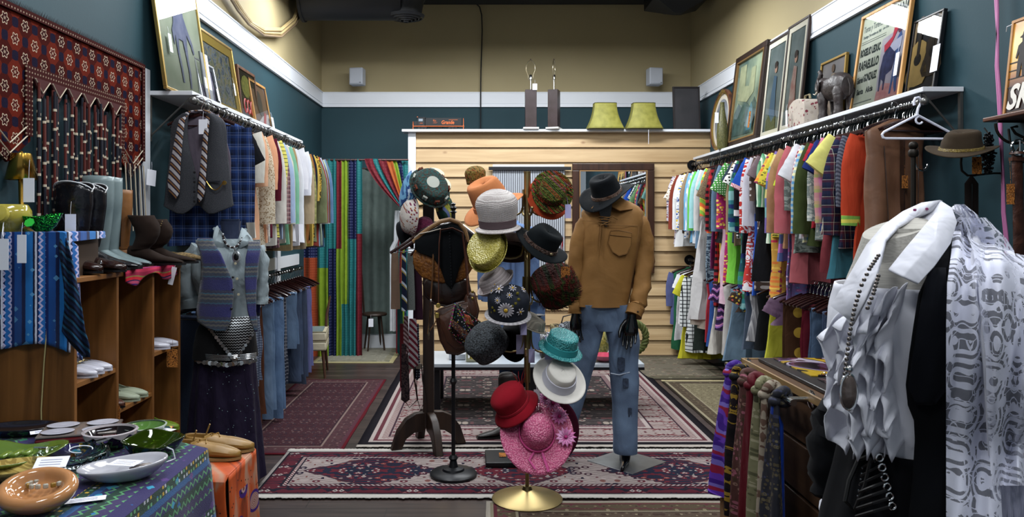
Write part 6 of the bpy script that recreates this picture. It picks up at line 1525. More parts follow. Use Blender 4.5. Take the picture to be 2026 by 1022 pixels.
B().lathe([(.001,.0),(.045,.0),(.045,.004),(.001,.005)],20,M=Matrix.Translation((0,0,.088))).build('top_motif',GS,hc)
hat('sun_hat','cream floppy sun hat at the top of the coat stand behind the crocheted hat',856,362,YW+.16,(.1,-.5,.8),(.085,.08,.08),(.055,-.01),S('#b8b094','#c8c0a4'),kind='flat')
hat('patchwork_hat','yellow green patchwork cap below the crocheted hat',872,412,YW-.08,(.7,-.3,.1),(.08,.08,.08),None,fab('patch',('#8c8c2c','#1c3c2c','#b8b060','#2c2c24','#5c6c9c'),.03,.2),kind='round',cat='cap')
hat('wool_cap','plum maroon knitted cap low on the coat stand',838,455,YW-.12,(-.2,-.6,.1),(.085,.07,.06),None,mottled('#48102c','#5c1c3a',80,.95,bump=.7),kind='round',cat='cap')
hat('black_hat','plain black cap at the lower left of the coat stand',806,460,YW-.0,(-.6,-.2,-.2),(.085,.08,.07),(.03,0),felt('#0c0e14','#14171d'),kind='round',cat='cap')
price_tag(hc,(.02,-.16,-.02),.04,.11,TAGORANGE)
# hangers with ties
for (a0,c0,a1,c1,dy,lab) in ((772,500,836,455,-.20,'dark hanger carrying ties, lower one at the left of the coat stand'),(793,494,850,452,-.28,'dark hanger carrying ties, nearer one beside the coat stand')):
    h = T('tie_hanger',lab,'clothes hanger',wo)
    B().tube([q8(a0,c0,dy),q8((a0+a1)/2,(c0+c1)/2+3,dy),q8(a1,c1,dy),q8(a1+14,c1-6,dy)],[.010,.013,.014,.012],8).tube([q8(a0+2,c0-2,dy),q8(a1+10,c0-3,dy)],.004,6).build('bar',DARKWOOD,h)
def tiething(label,x,w,y0,y1,dy,mt,point=True,back=True,name='necktie'):
    t = T(name,label,name.replace('_',' '),wo); rr = []
    pts = [(x,y0,w*.8),(x,y0+(y1-y0)*.3,w*.9),(x+1,y0+(y1-y0)*.7,w),(x+1,y1-6,w*1.05),(x+1,y1,.4 if point else w*1.05)]
    for (a,c,ww) in dense(pts,2):
        p = q8(a,c,dy); h = ww/2*YW/F; rr.append([p+Vector((h*math.cos(k*TAU/10),.006*math.sin(k*TAU/10)+.004*wob(c*.05,x),0)) for k in range(10)])
    B().rings(rr).build('front_blade',mt,t)
    if back:
        rr = []
        for (a,c,ww) in dense([(x+1,y0,w*.5),(x+2,y0+(y1-y0)*.8,w*.55),(x+2,y0+(y1-y0)*.84,.4)],2):
            p = q8(a,c,dy+.02); h = ww/2*YW/F; rr.append([p+Vector((h*math.cos(k*TAU/8),.004*math.sin(k*TAU/8),0)) for k in range(8)])
        B().rings(rr).build('back_blade',mt,t)
    return t
tiething('flat ended tan knit tie, leftmost on the hanger',781.5,17,500,611,-.2,fab('stripe_h',('#6c5444','#7c6250'),.006),False)
tiething('navy tie with gold and pale blue diagonal stripes',799,10,500,615,-.24,fab('stripe_d',(('#141c34',5),('#8c7c3c',1),('#a8b4c4',1.5)),.09),False)
tiething('flat ended grey knit tie beside the navy striped one',812,15,500,613,-.2,fab('tweed',('#4c5250','#6a706e')),False)
tiething('dark maroon tie behind the tan leather skirt of the saddle',826,18,500,632,-.14,S('#240c1c','#301426'),False)
tiething('teal tie hanging at the far left behind the others',791,12,560,702,-.05,S('#143c3c','#1c4c48'),True)
tiething('red and white striped necktie low on the coat stand',817,18,630,728,-.16,fab('stripe_d',('#8c8488','#5c1424'),.045),True)
tiething('pink and brown pinstriped tie behind the flag stripes',803,11,625,702,-.12,fab('stripe_d',('#8c7478','#4c2c2c'),.03),True)
tiething('blue tie dotted with white stars',824,12,640,752,-.08,fab('dots',('#10162c','#a8acb8'),.018),True)
tiething('silver brown patterned necktie hanging lowest',801,16,680,796,-.12,fab('print',('#1c1418','#3c2c2c','#5c5054'),.03),True)
tiething('crimson necktie half hidden at the left of the stand',795,9,640,770,-.06,S('#4c0c14','#5c141c'),True)
for i,(x,l) in enumerate(((812,'brown coiled leather belt looped low on the coat stand'),(828,'thin black looped belt beside the stand post'))):
    t = T('leather_belt',l,'belt',wo); B().tube([q8(x,720,-.1),q8(x-8+4*i,760,-.1),q8(x-12+10*i,790,-.1),q8(x-2+6*i,806+5*i,-.11),q8(x+14,790,-.1),q8(x+8,750,-.1),q8(x+6,720,-.1)],.009,7,flat=.3).build('strap',leather('#2c1c14','#443022',.5) if i == 0 else leather('#100c0c','#1c1616',.5),t)
    B().bb(-.02,.02,-.004,.004,-.02,.02,Matrix.Translation(q8(x,724,-.115))).build('buckle',plain('#8c8478',.3,.8),t,bevel=.003)
# ================================================================ LEFT FOREGROUND
# ---- tribal door hanging on the left wall
def tribal():
    g = NT('tribal_weave',.95,0,.05); x,y,z = g.xyz(); s = .15
    a = g.m('SUBTRACT',g.fr(g.m('ADD',y,z),s),.5); b_ = g.m('SUBTRACT',g.fr(g.m('SUBTRACT',y,z),s),.5)
    r = g.m('SQRT',g.m('ADD',g.m('MULTIPLY',a,a),g.m('MULTIPLY',b_,b_)))
    ck = g.m('ADD',g.m('FLOOR',g.m('MULTIPLY',g.m('ADD',y,z),1/s)),g.m('FLOOR',g.m('MULTIPLY',g.m('SUBTRACT',y,z),1/s)))
    base = g.mix(g.lt(g.m('FRACT',g.m('MULTIPLY',ck,.5)),.25),'#3c0e0a','#5c1c10')
    rr_ = g.m('ADD',r,g.m('MULTIPLY',g.m('SINE',g.m('MULTIPLY',g.m('ARCTAN2',a,b_),6)),.045))
    base = g.mix(g.gt(g.m('ABSOLUTE',g.m('MULTIPLY',a,b_)),.12),base,'#161428')
    c = g.mix(g.m('MULTIPLY',g.gt(rr_,.19),g.lt(rr_,.24)),base,'#b0a08c')
    c = g.mix(g.m('MULTIPLY',g.gt(rr_,.10),g.lt(rr_,.14)),c,'#14121c'); c = g.mix(g.lt(rr_,.045),c,'#b0a08c')
    nz = g.noise(280,det=1); c = g.mix(g.m('MULTIPLY',nz,.25),c,'#1c0c0c'); g.bump(nz,.4,.004); return g.out(c)
def bandm():
    g = NT('woven_band',.95,0,.1); x,y,z = g.xyz(); a = g.lt(g.fr(y,.022),.35); b_ = g.lt(g.fr(z,.022),.35)
    return g.out(g.mix(g.m('MULTIPLY',g.m('MULTIPLY',a,b_),.7),'#34100f','#a08c78'))
th = T('tribal_hanging','dark red woven tribal doorway hanging with cream motifs and tasselled cords, left wall','wall hanging',(-2.118,3.95,2.58))
def tz(v): return v-2.58
Y0,Y1 = 3.2-3.95,4.72-3.95
B().add([(0,Y0,0),(0,Y1,0),(0,Y1,tz(1.98)),(0,(Y1+4.40-3.95)/2,tz(1.87)),(0,4.40-3.95,tz(1.98)),(0,4.40-3.95,tz(2.29)),(0,3.54-3.95,tz(2.29)),(0,3.54-3.95,tz(1.98)),(0,(Y0+3.54-3.95)/2,tz(1.87)),(0,Y0,tz(1.98))],[(0,1,5,6),(1,2,3,4,5),(0,6,7,8,9)]).build('woven_panel',tribal(),th,smooth=False,solid=.012)
b = B()
yi0,yi1 = 3.54-3.95,4.40-3.95
for (a0,a1,c0,c1) in ((Y0,Y1,tz(2.55),0),(Y0,Y0+.035,tz(1.98),tz(2.55)),(Y1-.035,Y1,tz(1.98),tz(2.55)),(yi0-.05,yi1+.05,tz(2.27),tz(2.33)),(yi0-.05,yi0,tz(2.0),tz(2.27)),(yi1,yi1+.05,tz(2.0),tz(2.27))): b.bb(.012,.018,a0,a1,c0,c1)
b.build('border_band',bandm(),th,smooth=False)
CRW = plain('#b4a894',.9); b = B()
n = 6; w = (yi1-yi0)/n
TR = plain('#3c0f10',.95)
for k in range(n):
    c = yi0+w*(k+.5); B().add([(.014,c-w/2,tz(2.28)),(.014,c+w/2,tz(2.28)),(.014,c,tz(2.19))],[(0,1,2)]).build('pendant_triangle',TR,th,smooth=False,solid=.012)
    B().tube([(.024,c-w*.42,tz(2.275)),(.024,c,tz(2.215)),(.024,c+w*.42,tz(2.275))],.003,5).build('chevron',CRW,th)
for c in ((Y0+3.54-3.95)/2,(Y1+4.40-3.95)/2):
    for d_ in (0,.045): B().tube([(.016,c-.13,tz(2.0)+d_),(.016,c,tz(1.91)+d_),(.016,c+.13,tz(2.0)+d_)],.0035,5).build('chevron',CRW,th)
b = B(); n = 150
for i in range(n):
    y_ = Y0+(Y1-Y0)*i/n; h = .028+.014*wob(i*.9,3); b.add([(0,y_,-.01),(0,y_+.013,-.01),(.012,y_+.006,h)],[(0,1,2)])
o = b.build('wool_fringe',plain('#0f0c10',.95),th,smooth=False); o['kind'] = 'stuff'
CDR,CDN = plain('#4c1812',.9),plain('#10121f',.9)
for i in range(46):
    y_ = yi0+.01+(yi1-yi0-.02)*i/45+rnd.uniform(-.004,.004); zt0 = 2.255-.07*abs(math.sin(i*6/46*PI)); L_ = rnd.uniform(.60,.78); x = .012+.03*rnd.random(); z = 0; b = B(); seg = 0; b.cm = i % 2; dy = rnd.uniform(-.02,.02)
    while z < L_:
        l = rnd.uniform(.07,.16); l = min(l,L_-z); z2 = z+l
        b.cm = (seg+i) % 2; b.cyl((x,y_+dy*z,tz(zt0-z)),(x,y_+dy*z2,tz(zt0-z2)),.0065,.0065,6)
        b.cm = 2; b.cyl((x,y_+dy*z2,tz(zt0-z2+.006)),(x,y_+dy*z2,tz(zt0-z2-.006)),.0085,.0085,6); z = z2+.001; seg += 1
    if i % 4 == 0: b.cm = 3; b.sph((x,y_+dy*z,tz(zt0-z-.01)),.010,4)
    b.cm = i % 2; b.cyl((x,y_+dy*z,tz(zt0-z-.01)),(x,y_+dy*z,tz(zt0-z-.10)),.012,.018,6)
    b.build('tassel_cord',[CDR,CDN,CRW,plain('#b8bcc8',.3)],th)
for i in range(9):
    y_ = yi1+.05+.03*i; B().cyl((.02,y_,tz(1.95)),(.03,y_+.02,tz(1.55)),.004,.004,5).build('tassel_cord',CDN if i % 2 else CRW,th)
price_tag(th,(.05,4.74-3.95,tz(1.93)),.075,.10,rot=(0,.1,R(70)))
# ---- cubby shelf
PINE = wood('#5c3a1a','#86582c','z',.8,.42,knots=2.2); PINEY = wood('#6c4620','#906032','y',.8,.42)
cu = T('cubby_shelf','honey pine shoe cubby with open compartments along the left wall','shelf',(-1.94,3.25,0)); cx = -1.94; cy = 3.25
Xf = -1.75-cx; Xb = -2.125-cx
for yy in (0,.375,.77,1.12): B().bb(Xb,Xf,yy,yy+.022,0,1.34).build('upright_panel',PINE,cu,smooth=False,bevel=.002)
B().bb(Xb,Xf+.004,-.004,1.146,1.34,1.362).build('top_board',PINEY,cu,smooth=False,bevel=.002)
B().bb(Xb,Xb+.01,.02,1.12,.02,1.34).build('back_panel',PINE,cu,smooth=False)
for (y0,y1,z) in ((.022,.375,.905),(.397,.77,.70),(.792,1.12,.905),(.792,1.12,.455),(.022,.375,.42),(.397,.77,.28),(.022,1.12,.07)): B().bb(Xb+.01,Xf-.004,y0,y1,z-.02,z).build('shelf_board',PINEY,cu,smooth=False)
ZCu = 1.362
tag(B().tube([(-1.86,3.236,1.15),(-1.872,3.235,1.0),(-1.885,3.237,.8),(-1.88,3.235,.6),(-1.90,3.236,.4)],.003,5).build('lamp_cord',plain('#a89c6c',.6)),'thin cream lamp cord hanging down the end of the pine cubby','cord')
# raised box and ikat cloth
bx = T('display_box','plain riser box on the near end of the pine cubby under the blue cloth','box',(-1.93,3.40,ZCu))
B().bb(-.17,.125,-.14,.16,0,.19).build('body',plain('#3c2c20',.7),bx,smooth=False)
def ikat():
    g = NT('ikat_cloth',.85,0,.15,.15); x,y,z = g.xyz(); u = g.m('ADD',x,g.m('MULTIPLY',y,.6)); v = z
    f = g.fr(u,.145,.15); n_ = g.m('MULTIPLY',g.noise(60,det=1),.02)
    base = g.bands(g.m('ADD',f,n_),[('#164a90',3),('#0c1c48',1.5),('#1c68ac',3),('#101430',.8),('#c0c4d4',.8),('#0c1c48',.8),('#2464ac',2.6),('#10245c',1.2)])
    zz = g.m('PINGPONG',v,.014); zig = g.lt(g.m('ABSOLUTE',g.m('SUBTRACT',g.fr(g.m('ADD',u,zz),.032),.5)),.17)
    inw = g.m('MULTIPLY',g.gt(f,.66),g.lt(f,.92)); c = g.mix(g.m('MULTIPLY',zig,inw),base,'#b4b0d4')
    d = g.vor(17,g.comb(u,g.m('MULTIPLY',v,1.1),0.),metric='MANHATTAN',r=.5).outputs['Distance']; m2 = g.m('MULTIPLY',g.lt(g.m('ADD',d,n_),.34),g.lt(f,.62)); c = g.mix(g.m('MULTIPLY',m2,.8),c,'#5c98c4')
    g.bump(g.noise(8,g.scale(g.co(),(1,1,.3)),det=2),.3,.04); return g.out(c)
ik = T('ikat_cloth','blue and white striped woven cloth draped over the riser and cubby end','cloth',(-1.93,3.40,ZCu+.19))
def ikf(u,v):
    # v: 0 back of top -> .25 front edge -> 1 hem ; u: 0 left -> .62 right edge -> 1 right hang
    xe = .146; x0 = -.20
    if v < .25: y_ = .17-(.17+.165)*(v/.25); z = .006
    else: y_ = -.165-.008-.016*math.sin(u*22)*(v-.25); z = .006-(v-.25)/.75*(.485+.012*math.sin(u*12))
    if u < .62: x = x0+(xe-x0)*(u/.62)
    else:
        w = (u-.62)/.38; x = xe+.006+.025*w*(v if v > .25 else .1); z -= w*(.03+.05*v); y_ += .07*w*(v > .25)
        if v > .25: x += .012*w
    return (x,y_+.004*wob(x*9,z*9),z)
B().grid(ikf,44,40).build('cloth',ikat(),ik,solid=.004)
def scarfish(rows,mt,name,par,o,Y):
    b = B(); vs = []; R2 = dense(rows,4); n = 12
    for (py_,a,c,dy) in R2:
        for k in range(n+1): u = k/n; p = P(a+(c-a)*u,py_,Y+dy+.012*math.sin(u*9+py_*.03))-o; vs.append(p)
    b.add(vs,[(j*(n+1)+i,j*(n+1)+i+1,(j+1)*(n+1)+i+1,(j+1)*(n+1)+i) for j in range(len(R2)-1) for i in range(n)]); return b.build(name,mt,par,solid=.004)
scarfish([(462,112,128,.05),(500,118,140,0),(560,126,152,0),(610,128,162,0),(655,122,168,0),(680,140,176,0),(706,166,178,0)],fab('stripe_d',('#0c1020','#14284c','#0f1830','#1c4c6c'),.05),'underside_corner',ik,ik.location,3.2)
for (a,c,w,h) in ((6,472,22,62),(43,464,18,56)):
    t = price_tag(ik,P(a,c,3.14)-ik.location,w*3.14/F,h*3.14/F)
# brass lamp, pot, green bowl
ZI = ZCu+.199
lm = T('brass_lamp','small brass table lamp with conical metal shade on the blue cloth','lamp',(XatY(37,3.38),3.40,ZI))
zs0 = ZatY(355,3.38)-ZI; zs1 = ZatY(303,3.38)-ZI
B().lathe([(.066,zs0),(.040,zs1),(.036,zs1)],32,cap=False).build('lamp_shade',plain('#b08c40',.22,1),lm,solid=.0015)
B().lathe([(.001,0),(.05,0),(.052,.012),(.02,.03),(.012,.06),(.02,.08),(.010,.10),(.014,zs0+.03),(.006,zs1+.01),(.001,zs1+.012)],20).build('stem',plain('#a88438',.25,1),lm)
price_tag(lm,P(57,352,3.30)-lm.location,.048,.105,string=.08)
pt = T('ceramic_pot','glossy mustard yellow ceramic pot with a round side knob, left end of the blue cloth','pot',(XatY(12,3.30),3.30,ZI))
YG = plain('#a09440',.12,coat=.5)
B().lathe([(.001,0),(.055,0),(.058,.01),(.088,.035),(.10,.065),(.098,.09),(.085,.115),(.08,.118),(.078,.112),(.085,.09),(.08,.05),(.001,.02)],36).build('body',YG,pt)
B().lathe([(.001,.0),(.032,.004),(.040,.02),(.036,.034),(.001,.045)],20,M=Matrix.Translation((.04,-.085,.065)) @ Matrix.Rotation(R(70),4,'X')).build('knob',YG,pt)
B().tube([(.05,-.1,.09),(.06,-.11,.05),(.06,-.12,.0),(.07,-.13,-.02)],.002,4).build('tag_string',PAPER,pt)
gb = T('sequin_bowl','emerald green sequinned shell shaped bowl beside the mustard pot','bowl',(XatY(82,3.30),3.31,ZI))
GM = NT('sequins',.12,.8); nn = GM.vor(160); GM.bump(nn.outputs['Distance'],1,.006); GM = GM.out(GM.bands(GM.xyz(nn.outputs['Color'])[0],['#0c5c1c','#1c9c2c','#084014','#3ccc4c']))
B().lathe([(.001,.0),(.03,0),(.055,.02),(.072,.05),(.078,.062),(.072,.062),(.045,.03),(.001,.02)],32,wob=lambda a,r,z,j: (.010*math.cos(5*a)*z/.06,.018*(max(0,math.cos(a))+max(0,-math.cos(a))*.4)*z/.06),sy=.8).build('body',GM,gb)
GM2 = plain('#3cd04c',.25,.3)
B().lathe([(.001,.001),(.022,.0),(.022,.004),(.001,.006)],7,M=Matrix.Translation((-.02,-.062,.038)) @ Matrix.Rotation(R(60),4,'X')).build('facet',GM2,gb)
# ---- boots and shoes
def boot(name,label,loc,rz,h,L_,up,sole,toe=.6,heel=.03,sc_=1,lean=0,scallop=.03,slouch=0,top_in=None,group=None,sw=1):
    t = T(name,label,'boot',loc,rz,group); hx = .052; rr = []
    for k in range(15):
        f = k/14; z = .085+(h-.085)*f; a = .052+(.020*sw)*min(1,f*1.4)+(sw-1)*.02*min(1,f*3); b_ = .040+.018*min(1,f*1.4); cx_ = -.075+lean*f+slouch*math.sin(f*PI*1.2)
        rr.append([(cx_+a*math.cos(q)+slouch*.12*wob(f*9,q),b_*math.sin(q),z+(scallop*(abs(math.sin(q))-.6)*(1 if f > .9 else 0))+slouch*.3*wob(f*8,math.cos(q))) for q in [TAU*j/22 for j in range(22)]])
    B().rings(rr,True,False).build('shaft',up,t,solid=.004,off=-1)
    rr = []
    for k in range(15):
        f = k/14; x = -.13+(L_)*f; w = (.030+.012*math.sin(min(1,f*1.5)*PI*.5)) if f < .6 else .042*(1-((f-.6)/.4)**2.2*toe) if f < .97 else .018*(1.2-toe)
        top = .105 if f < .28 else .105-.055*((f-.28)/.35)**.8 if f < .63 else .05-.028*((f-.63)/.37)**1.3
        bot = heel*(1-min(1,f/.45))+.010
        rr.append([(x,w*math.cos(q),bot+(top-bot)*(.5+.5*math.sin(q))) for q in [TAU*j/18 for j in range(18)]])
    B().rings(rr).build('foot',up,t)
    pts = []; n = 24
    for k in range(n):
        f = k/(n-1); x = -.134+(L_+.012)*f; w = (.030+.012*math.sin(min(1,f*1.5)*PI*.5)) if f < .6 else .043*(1-((f-.6)/.4)**2.2*toe)
        pts.append((x,w+.002))
    ol = pts+[(x,-w) for x,w in reversed(pts)]
    vs = [(x,y_,heel*(1-min(1,max(0,x+.134)/(L_*.45)))+.0005) for x,y_ in ol]+[(x,y_,heel*(1-min(1,max(0,x+.134)/(L_*.45)))+.012) for x,y_ in ol]; m = len(ol)
    B().add(vs,[tuple(range(m-1,-1,-1)),tuple(range(m,2*m))]+[(i,(i+1) % m,m+(i+1) % m,m+i) for i in range(m)]).build('sole',sole,t,smooth=False)
    if heel > .012: B().lathe([(.029,0),(.033,heel+.004)],16,M=Matrix.Translation((-.102,0,0)) @ Matrix.Diagonal((1.05,.95,1,1))).build('heel',sole,t)
    if top_in: B().lathe([(.001,0),(.06,0)],16,M=Matrix.Translation((-.075+lean,0,h-.06))).build('lining',top_in,t)
    if sc_ != 1: t.scale = (sc_,sc_,sc_)
    return t
BKL = leather('#08080b','#17171c',.22,9,.4); SOLE = plain('#0c0a0a',.35)
p1 = P(176,545,3.72); zc = ZCu+.008
k1 = boot('cowboy_boot','black cowboy boot with white piped scalloped top, nearer of the pair on the cubby',(-1.905,3.66,zc),R(-8),.41,.33,BKL,SOLE,.55,.035,scallop=.04,group='black cowboy boots',sw=1.6)
k2 = boot('cowboy_boot','black cowboy boot with white piped scalloped top, farther of the pair',(-1.90,3.78,zc),R(-8),.41,.33,BKL,SOLE,.55,.035,scallop=.04,group='black cowboy boots',sw=1.6)
for k_ in (k1,k2):
    B().tube([(-.075+.098*math.cos(q),.061*math.sin(q),.412+.04*(abs(math.sin(q))-.6)) for q in [TAU*j/24 for j in range(24)]],.0028,5,closed=True).build('piping',plain('#c8ccd0',.5),k_)
    B().tube([(-.13,-.05,.20),(-.09,-.062,.26),(-.06,-.062,.20),(-.04,-.058,.27),(-.02,-.05,.21)],.0025,5).tube([(-.12,-.052,.14),(-.075,-.058,.19),(-.03,-.05,.14)],.0025,5).build('stitching',plain('#22222a',.3),k_)
price_tag(k1,(-.03,-.085,.27),.056,.10,string=.06)
GRL = leather('#5c6c70','#7c8c8e',.35,5,.15)
boot('tall_boot','tall pale grey leather boot standing behind the black cowboy boots',(-1.925,3.93,zc),R(-10),.47,.30,GRL,SOLE,.65,.04,scallop=.006,sw=1.3)
boot('tall_boot','second pale grey leather boot, almost hidden behind its mate',(-1.925,4.04,zc),R(-10),.47,.30,GRL,SOLE,.65,.04,scallop=.006)
bb_ = boot('tall_boot','brown and black boot with tan zip side behind the suede boot',(-1.93,4.16,zc),R(-15),.41,.26,leather('#5c3818','#8c5c2c',.5),SOLE,.4,.03,scallop=.005)
B().tube([(-.03,-.05,.1),(-.015,-.062,.25),(-.01,-.064,.37)],.005,5).build('zip',plain('#1c1410',.5),bb_)
SDB = felt('#1e1410','#2c201a')
boot('slouch_boot','dark brown suede slouch boot with brass studs, nearest the far end of the cubby',(-1.80,4.13,zc),R(-8),.27,.31,SDB,SOLE,.6,.02,lean=.03,slouch=.035,scallop=.0)
sb = boot('slouch_boot','second dark brown suede slouch boot, beside the nearest one',(-1.80,4.30,zc),R(-5),.25,.31,SDB,SOLE,.6,.02,lean=.03,slouch=.035,scallop=.0)
b = B()
for k in range(9): b.sph((-.02+.004*k,-.06,.14+.012*k),.004,4)
o = b.build('brass_studs',BRASS,sb); o['kind'] = 'stuff'
boot('ankle_boot','tan suede ankle boot lying behind the dark buckle shoes',(-1.95,3.60,zc),R(-20),.17,.28,leather('#5c4420','#7c6030',.8),SOLE,.35,.012,scallop=.01)
def shoe(name,label,loc,rz,mt,sole=None,heel=.01,L_=.25,open_=.45,toe=.5,group=None,lining=None,orn=None):
    t = T(name,label,'shoe',loc,rz,group); nu,nv = 20,14
    def wd(f): return (.026+.012*math.sin(min(1,f*1.6)*PI*.5)) if f < .62 else .038*(1-((f-.62)/.38)**2.2*toe)
    wd0 = wd
    def wd(f): return wd0(f)*(math.sqrt(max(0.02,1-((f-.80)/.20)**2)) if f > .80 else math.sqrt(max(.05,1-((.12-f)/.12)**2)) if f < .12 else 1)
    def hz(f): return heel*max(0,1-f/.5)
    def fn(u,v):
        f = u; x = -.11+L_*f; th_ = R(118) if f < open_ else R(118+62*min(1,(f-open_)/.14)); a = -PI/2+(v*2-1)*th_; H = .052 if f < .3 else .052-.012*(f-.3)/.3 if f < .6 else .040-.022*((f-.6)/.4)**1.5
        w = wd(f); return (x,w*math.cos(a),hz(f)+.006+max(0,(H*.5+H*.5*math.sin(a))))
    B().grid(fn,nu,nv).build('upper',mt,t,solid=.003)
    n = 18; pts = [(-.112+(L_+.004)*k/(n-1),wd(k/(n-1))) for k in range(n)]; ol = pts+[(x,-w) for x,w in reversed(pts)]; m = len(ol)
    vs = [(x,y_,hz((x+.11)/L_)) for x,y_ in ol]+[(x,y_,hz((x+.11)/L_)+.008) for x,y_ in ol]
    B().add(vs,[tuple(range(m-1,-1,-1)),tuple(range(m,2*m))]+[(i,(i+1) % m,m+(i+1) % m,m+i) for i in range(m)]).build('sole',sole or mt,t,smooth=False)
    if heel > .015: B().lathe([(.012,0),(.022,heel+.002)],14,M=Matrix.Translation((-.09,0,0))).build('heel',sole or mt,t)
    if orn: B().tube([(.03,-.02,.055),(.045,0,.062),(.03,.02,.055),(.05,.012,.058),(.045,0,.062),(.05,-.012,.058)],.003,5).build('bow',orn,t)
    return t
DBS = leather('#1a0e0c','#2a1612',.2,8,.2)
for i,(x,y_) in enumerate(((-1.865,3.47),(-1.80,3.56))):
    q = shoe('buckle_shoe','dark brown buckled shoe, %s of the pair by the blue cloth' % ('nearer','farther')[i],(x,y_,zc),R(-10),DBS,SOLE,.02,open_=.34)
    q.scale = (1,1,1.25)
    B().lathe([(.008,0),(.012,.003),(.008,.006)],14,M=Matrix.Translation((.03,-.036,.035)) @ Matrix.Rotation(R(80),4,'X')).build('buckle',CHROME,q)
for i in range(2):
    q = shoe('woven_sandal','woven straw slipper, %s of the pair at the far end of the cubby top' % ('nearer','farther')[i],(-1.79+.03*i,4.30+.0*i+.06*i,zc+.012*i),R(-4),mottled('#4c3c24','#7c6844',80,.9),SOLE,.01)
# striped woven runner under boots
tc_ = T('striped_runner','pink and purple striped woven runner hanging over the front edge of the cubby','cloth',(-1.79,3.95,ZCu))
def fr_(u,v):
    y_ = -.27+.60*u
    if v < .5: return (-.10+.16*(v*2)*.93,y_,.004+.002*wob(u*9,v*4))
    w = (v-.5)*2; return (.050+.006+.010*math.sin(u*14)*w,y_,.004-w*(.055+.025*math.sin(u*PI*3)))
RS = NT('striped_runner',.9,0,.2); rx_,ry_,rz_ = RS.xyz(); RS = RS.out(RS.bands(RS.fr(RS.m('SUBTRACT',rz_,rx_),.085),[('#8c1c3c',2),('#b02c4c',2),('#3c1c6c',1),('#a03c5c',2),('#1c1440',.8),('#b01c2c',2),('#7c6c3c',.8)]))
B().grid(fr_,40,14).build('cloth',RS,tc_,solid=.003); price_tag(tc_,(.075,.27,-.01),.028,.10,rot=(0,.25,0),string=.03)
# shoes in the compartments
WHS = plain('#b8b8c4',.3,coat=.3); LIM = plain('#6c8420',.5); SG = plain('#8c9480',.5)
for i,(x,y_,l) in enumerate(((-1.87,3.42,'white ballet flat with gold bow, nearest in the left compartment'),(-1.88,3.50,'white ballet flat with gold bow, second from the near end'),(-1.88,3.575,'white ballet flat, deepest of three in the left compartment'))):
    shoe('ballet_flat',l,(x,y_,.906),R(-6),WHS,orn=BRASS if i < 2 else None)
shoe('white_flat','white pointed flat on the upper shelf of the far compartment',(-1.87,4.17,.906),R(0),WHS,L_=.26); t = shoe('white_flat','second white pointed flat, against the far panel',(-1.87,4.27,.906),R(3),WHS,L_=.26)
price_tag(t,(.14,-.06,-.01),.06,.10,TAGORANGE,string=.05)
shoe('pump','sage green strappy sandal on the middle compartment shelf',(-1.87,3.84,.701),R(-5),SG,heel=.03); shoe('pump','second sage green strappy sandal behind the first',(-1.87,3.93,.701),R(-5),SG,heel=.03)
t = shoe('brown_loafer','brown leather loafer with a hanging tag at the front of the middle compartment',(-1.88,3.72,.701),R(-12),leather('#3c1c14','#54301f',.4),SOLE); price_tag(t,(.13,-.05,.02),.045,.10,TAGORANGE)
for i,(x,y_,l) in enumerate(((-1.86,4.10,'lime green pump with a grey woven side, nearer'),(-1.83,4.22,'lime green pump with a grey woven side, farther'))):
    t = shoe('lime_pump',l,(x,y_,.456),R(-8),LIM,heel=.035,L_=.26); B().grid(lambda u,v: (-.02+.07*u,-.0415+.0*v,.02+.028*v),4,2).build('woven_side',fab('tweed',('#5c6468','#8c9498')),t,solid=.002)
shoe('brown_loafer','dark brown loafer low in the far compartment',(-1.86,4.2,.071),R(-8),leather('#3c2414','#5c3c20',.5),SOLE)
# ================================================================ FOREGROUND TABLE
TZ = .75
def tcloth():
    g = NT('embroidered_cloth',.8,0,.2,.15); x,y,z = g.xyz(); v = g.m('SUBTRACT',x,z); u = y
    f = g.fr(v,.23); n_ = g.m('MULTIPLY',g.noise(40,det=1),.03); f = g.m('ADD',f,n_)
    c = g.bands(f,[('#221a50',5),('#103428',3),('#10487c',2),('#181c4c',3),('#0e3428',3),('#2c2050',3)])
    d = g.vor(15,g.comb(u,v,0.),metric='MANHATTAN',r=.5); q = g.xyz(d.outputs['Color'])[0]
    c = g.mix(g.lt(g.m('ADD',d.outputs['Distance'],g.m('MULTIPLY',g.noise(90,det=1),.2)),.44),c,g.bands(q,['#14689c','#0c4c8c','#5c3c78','#1c7c5c','#2c8cac','#48286c']))
    e = g.vor(46,g.comb(u,v,3.),metric='CHEBYCHEV',r=.2); q2 = g.xyz(e.outputs['Color'])[1]
    c = g.mix(g.m('MULTIPLY',g.lt(e.outputs['Distance'],.26),g.m('MULTIPLY',g.gt(f,.26),g.lt(f,.42))),c,g.bands(q2,['#c8a030','#b8bcc8','#5c9c6c','#1c3c2c']))
    z2 = g.m('PINGPONG',u,.02); c = g.mix(g.m('MULTIPLY',g.lt(g.m('ABSOLUTE',g.m('SUBTRACT',g.fr(g.m('ADD',v,z2),.045),.5)),.10),g.gt(f,.55)),c,'#4c8c5c')
    g.bump(g.noise(300,det=1),.4,.003); return g.out(c)
tb = T('display_table','low table under the embroidered cloth, front left','table',(-1.55,2.4,0))
tp_ = [(-.52,-.72),(.50,-.72),(.50,.43),(-.09,.77),(-.52,.77)]
B().add([(x,y,z) for z in (TZ-.03,TZ-.004) for x,y in tp_],[(4,3,2,1,0),(5,6,7,8,9)]+[(i,(i+1) % 5,5+(i+1) % 5,5+i) for i in range(5)]).build('tabletop',PINEY,tb,smooth=False)
for sx in (-.46,.44):
    for sy in (-.66,.38): B().bb(sx-.025,sx+.025,sy-.025,sy+.025,0,TZ-.03).build('leg',PINE,tb,smooth=False)
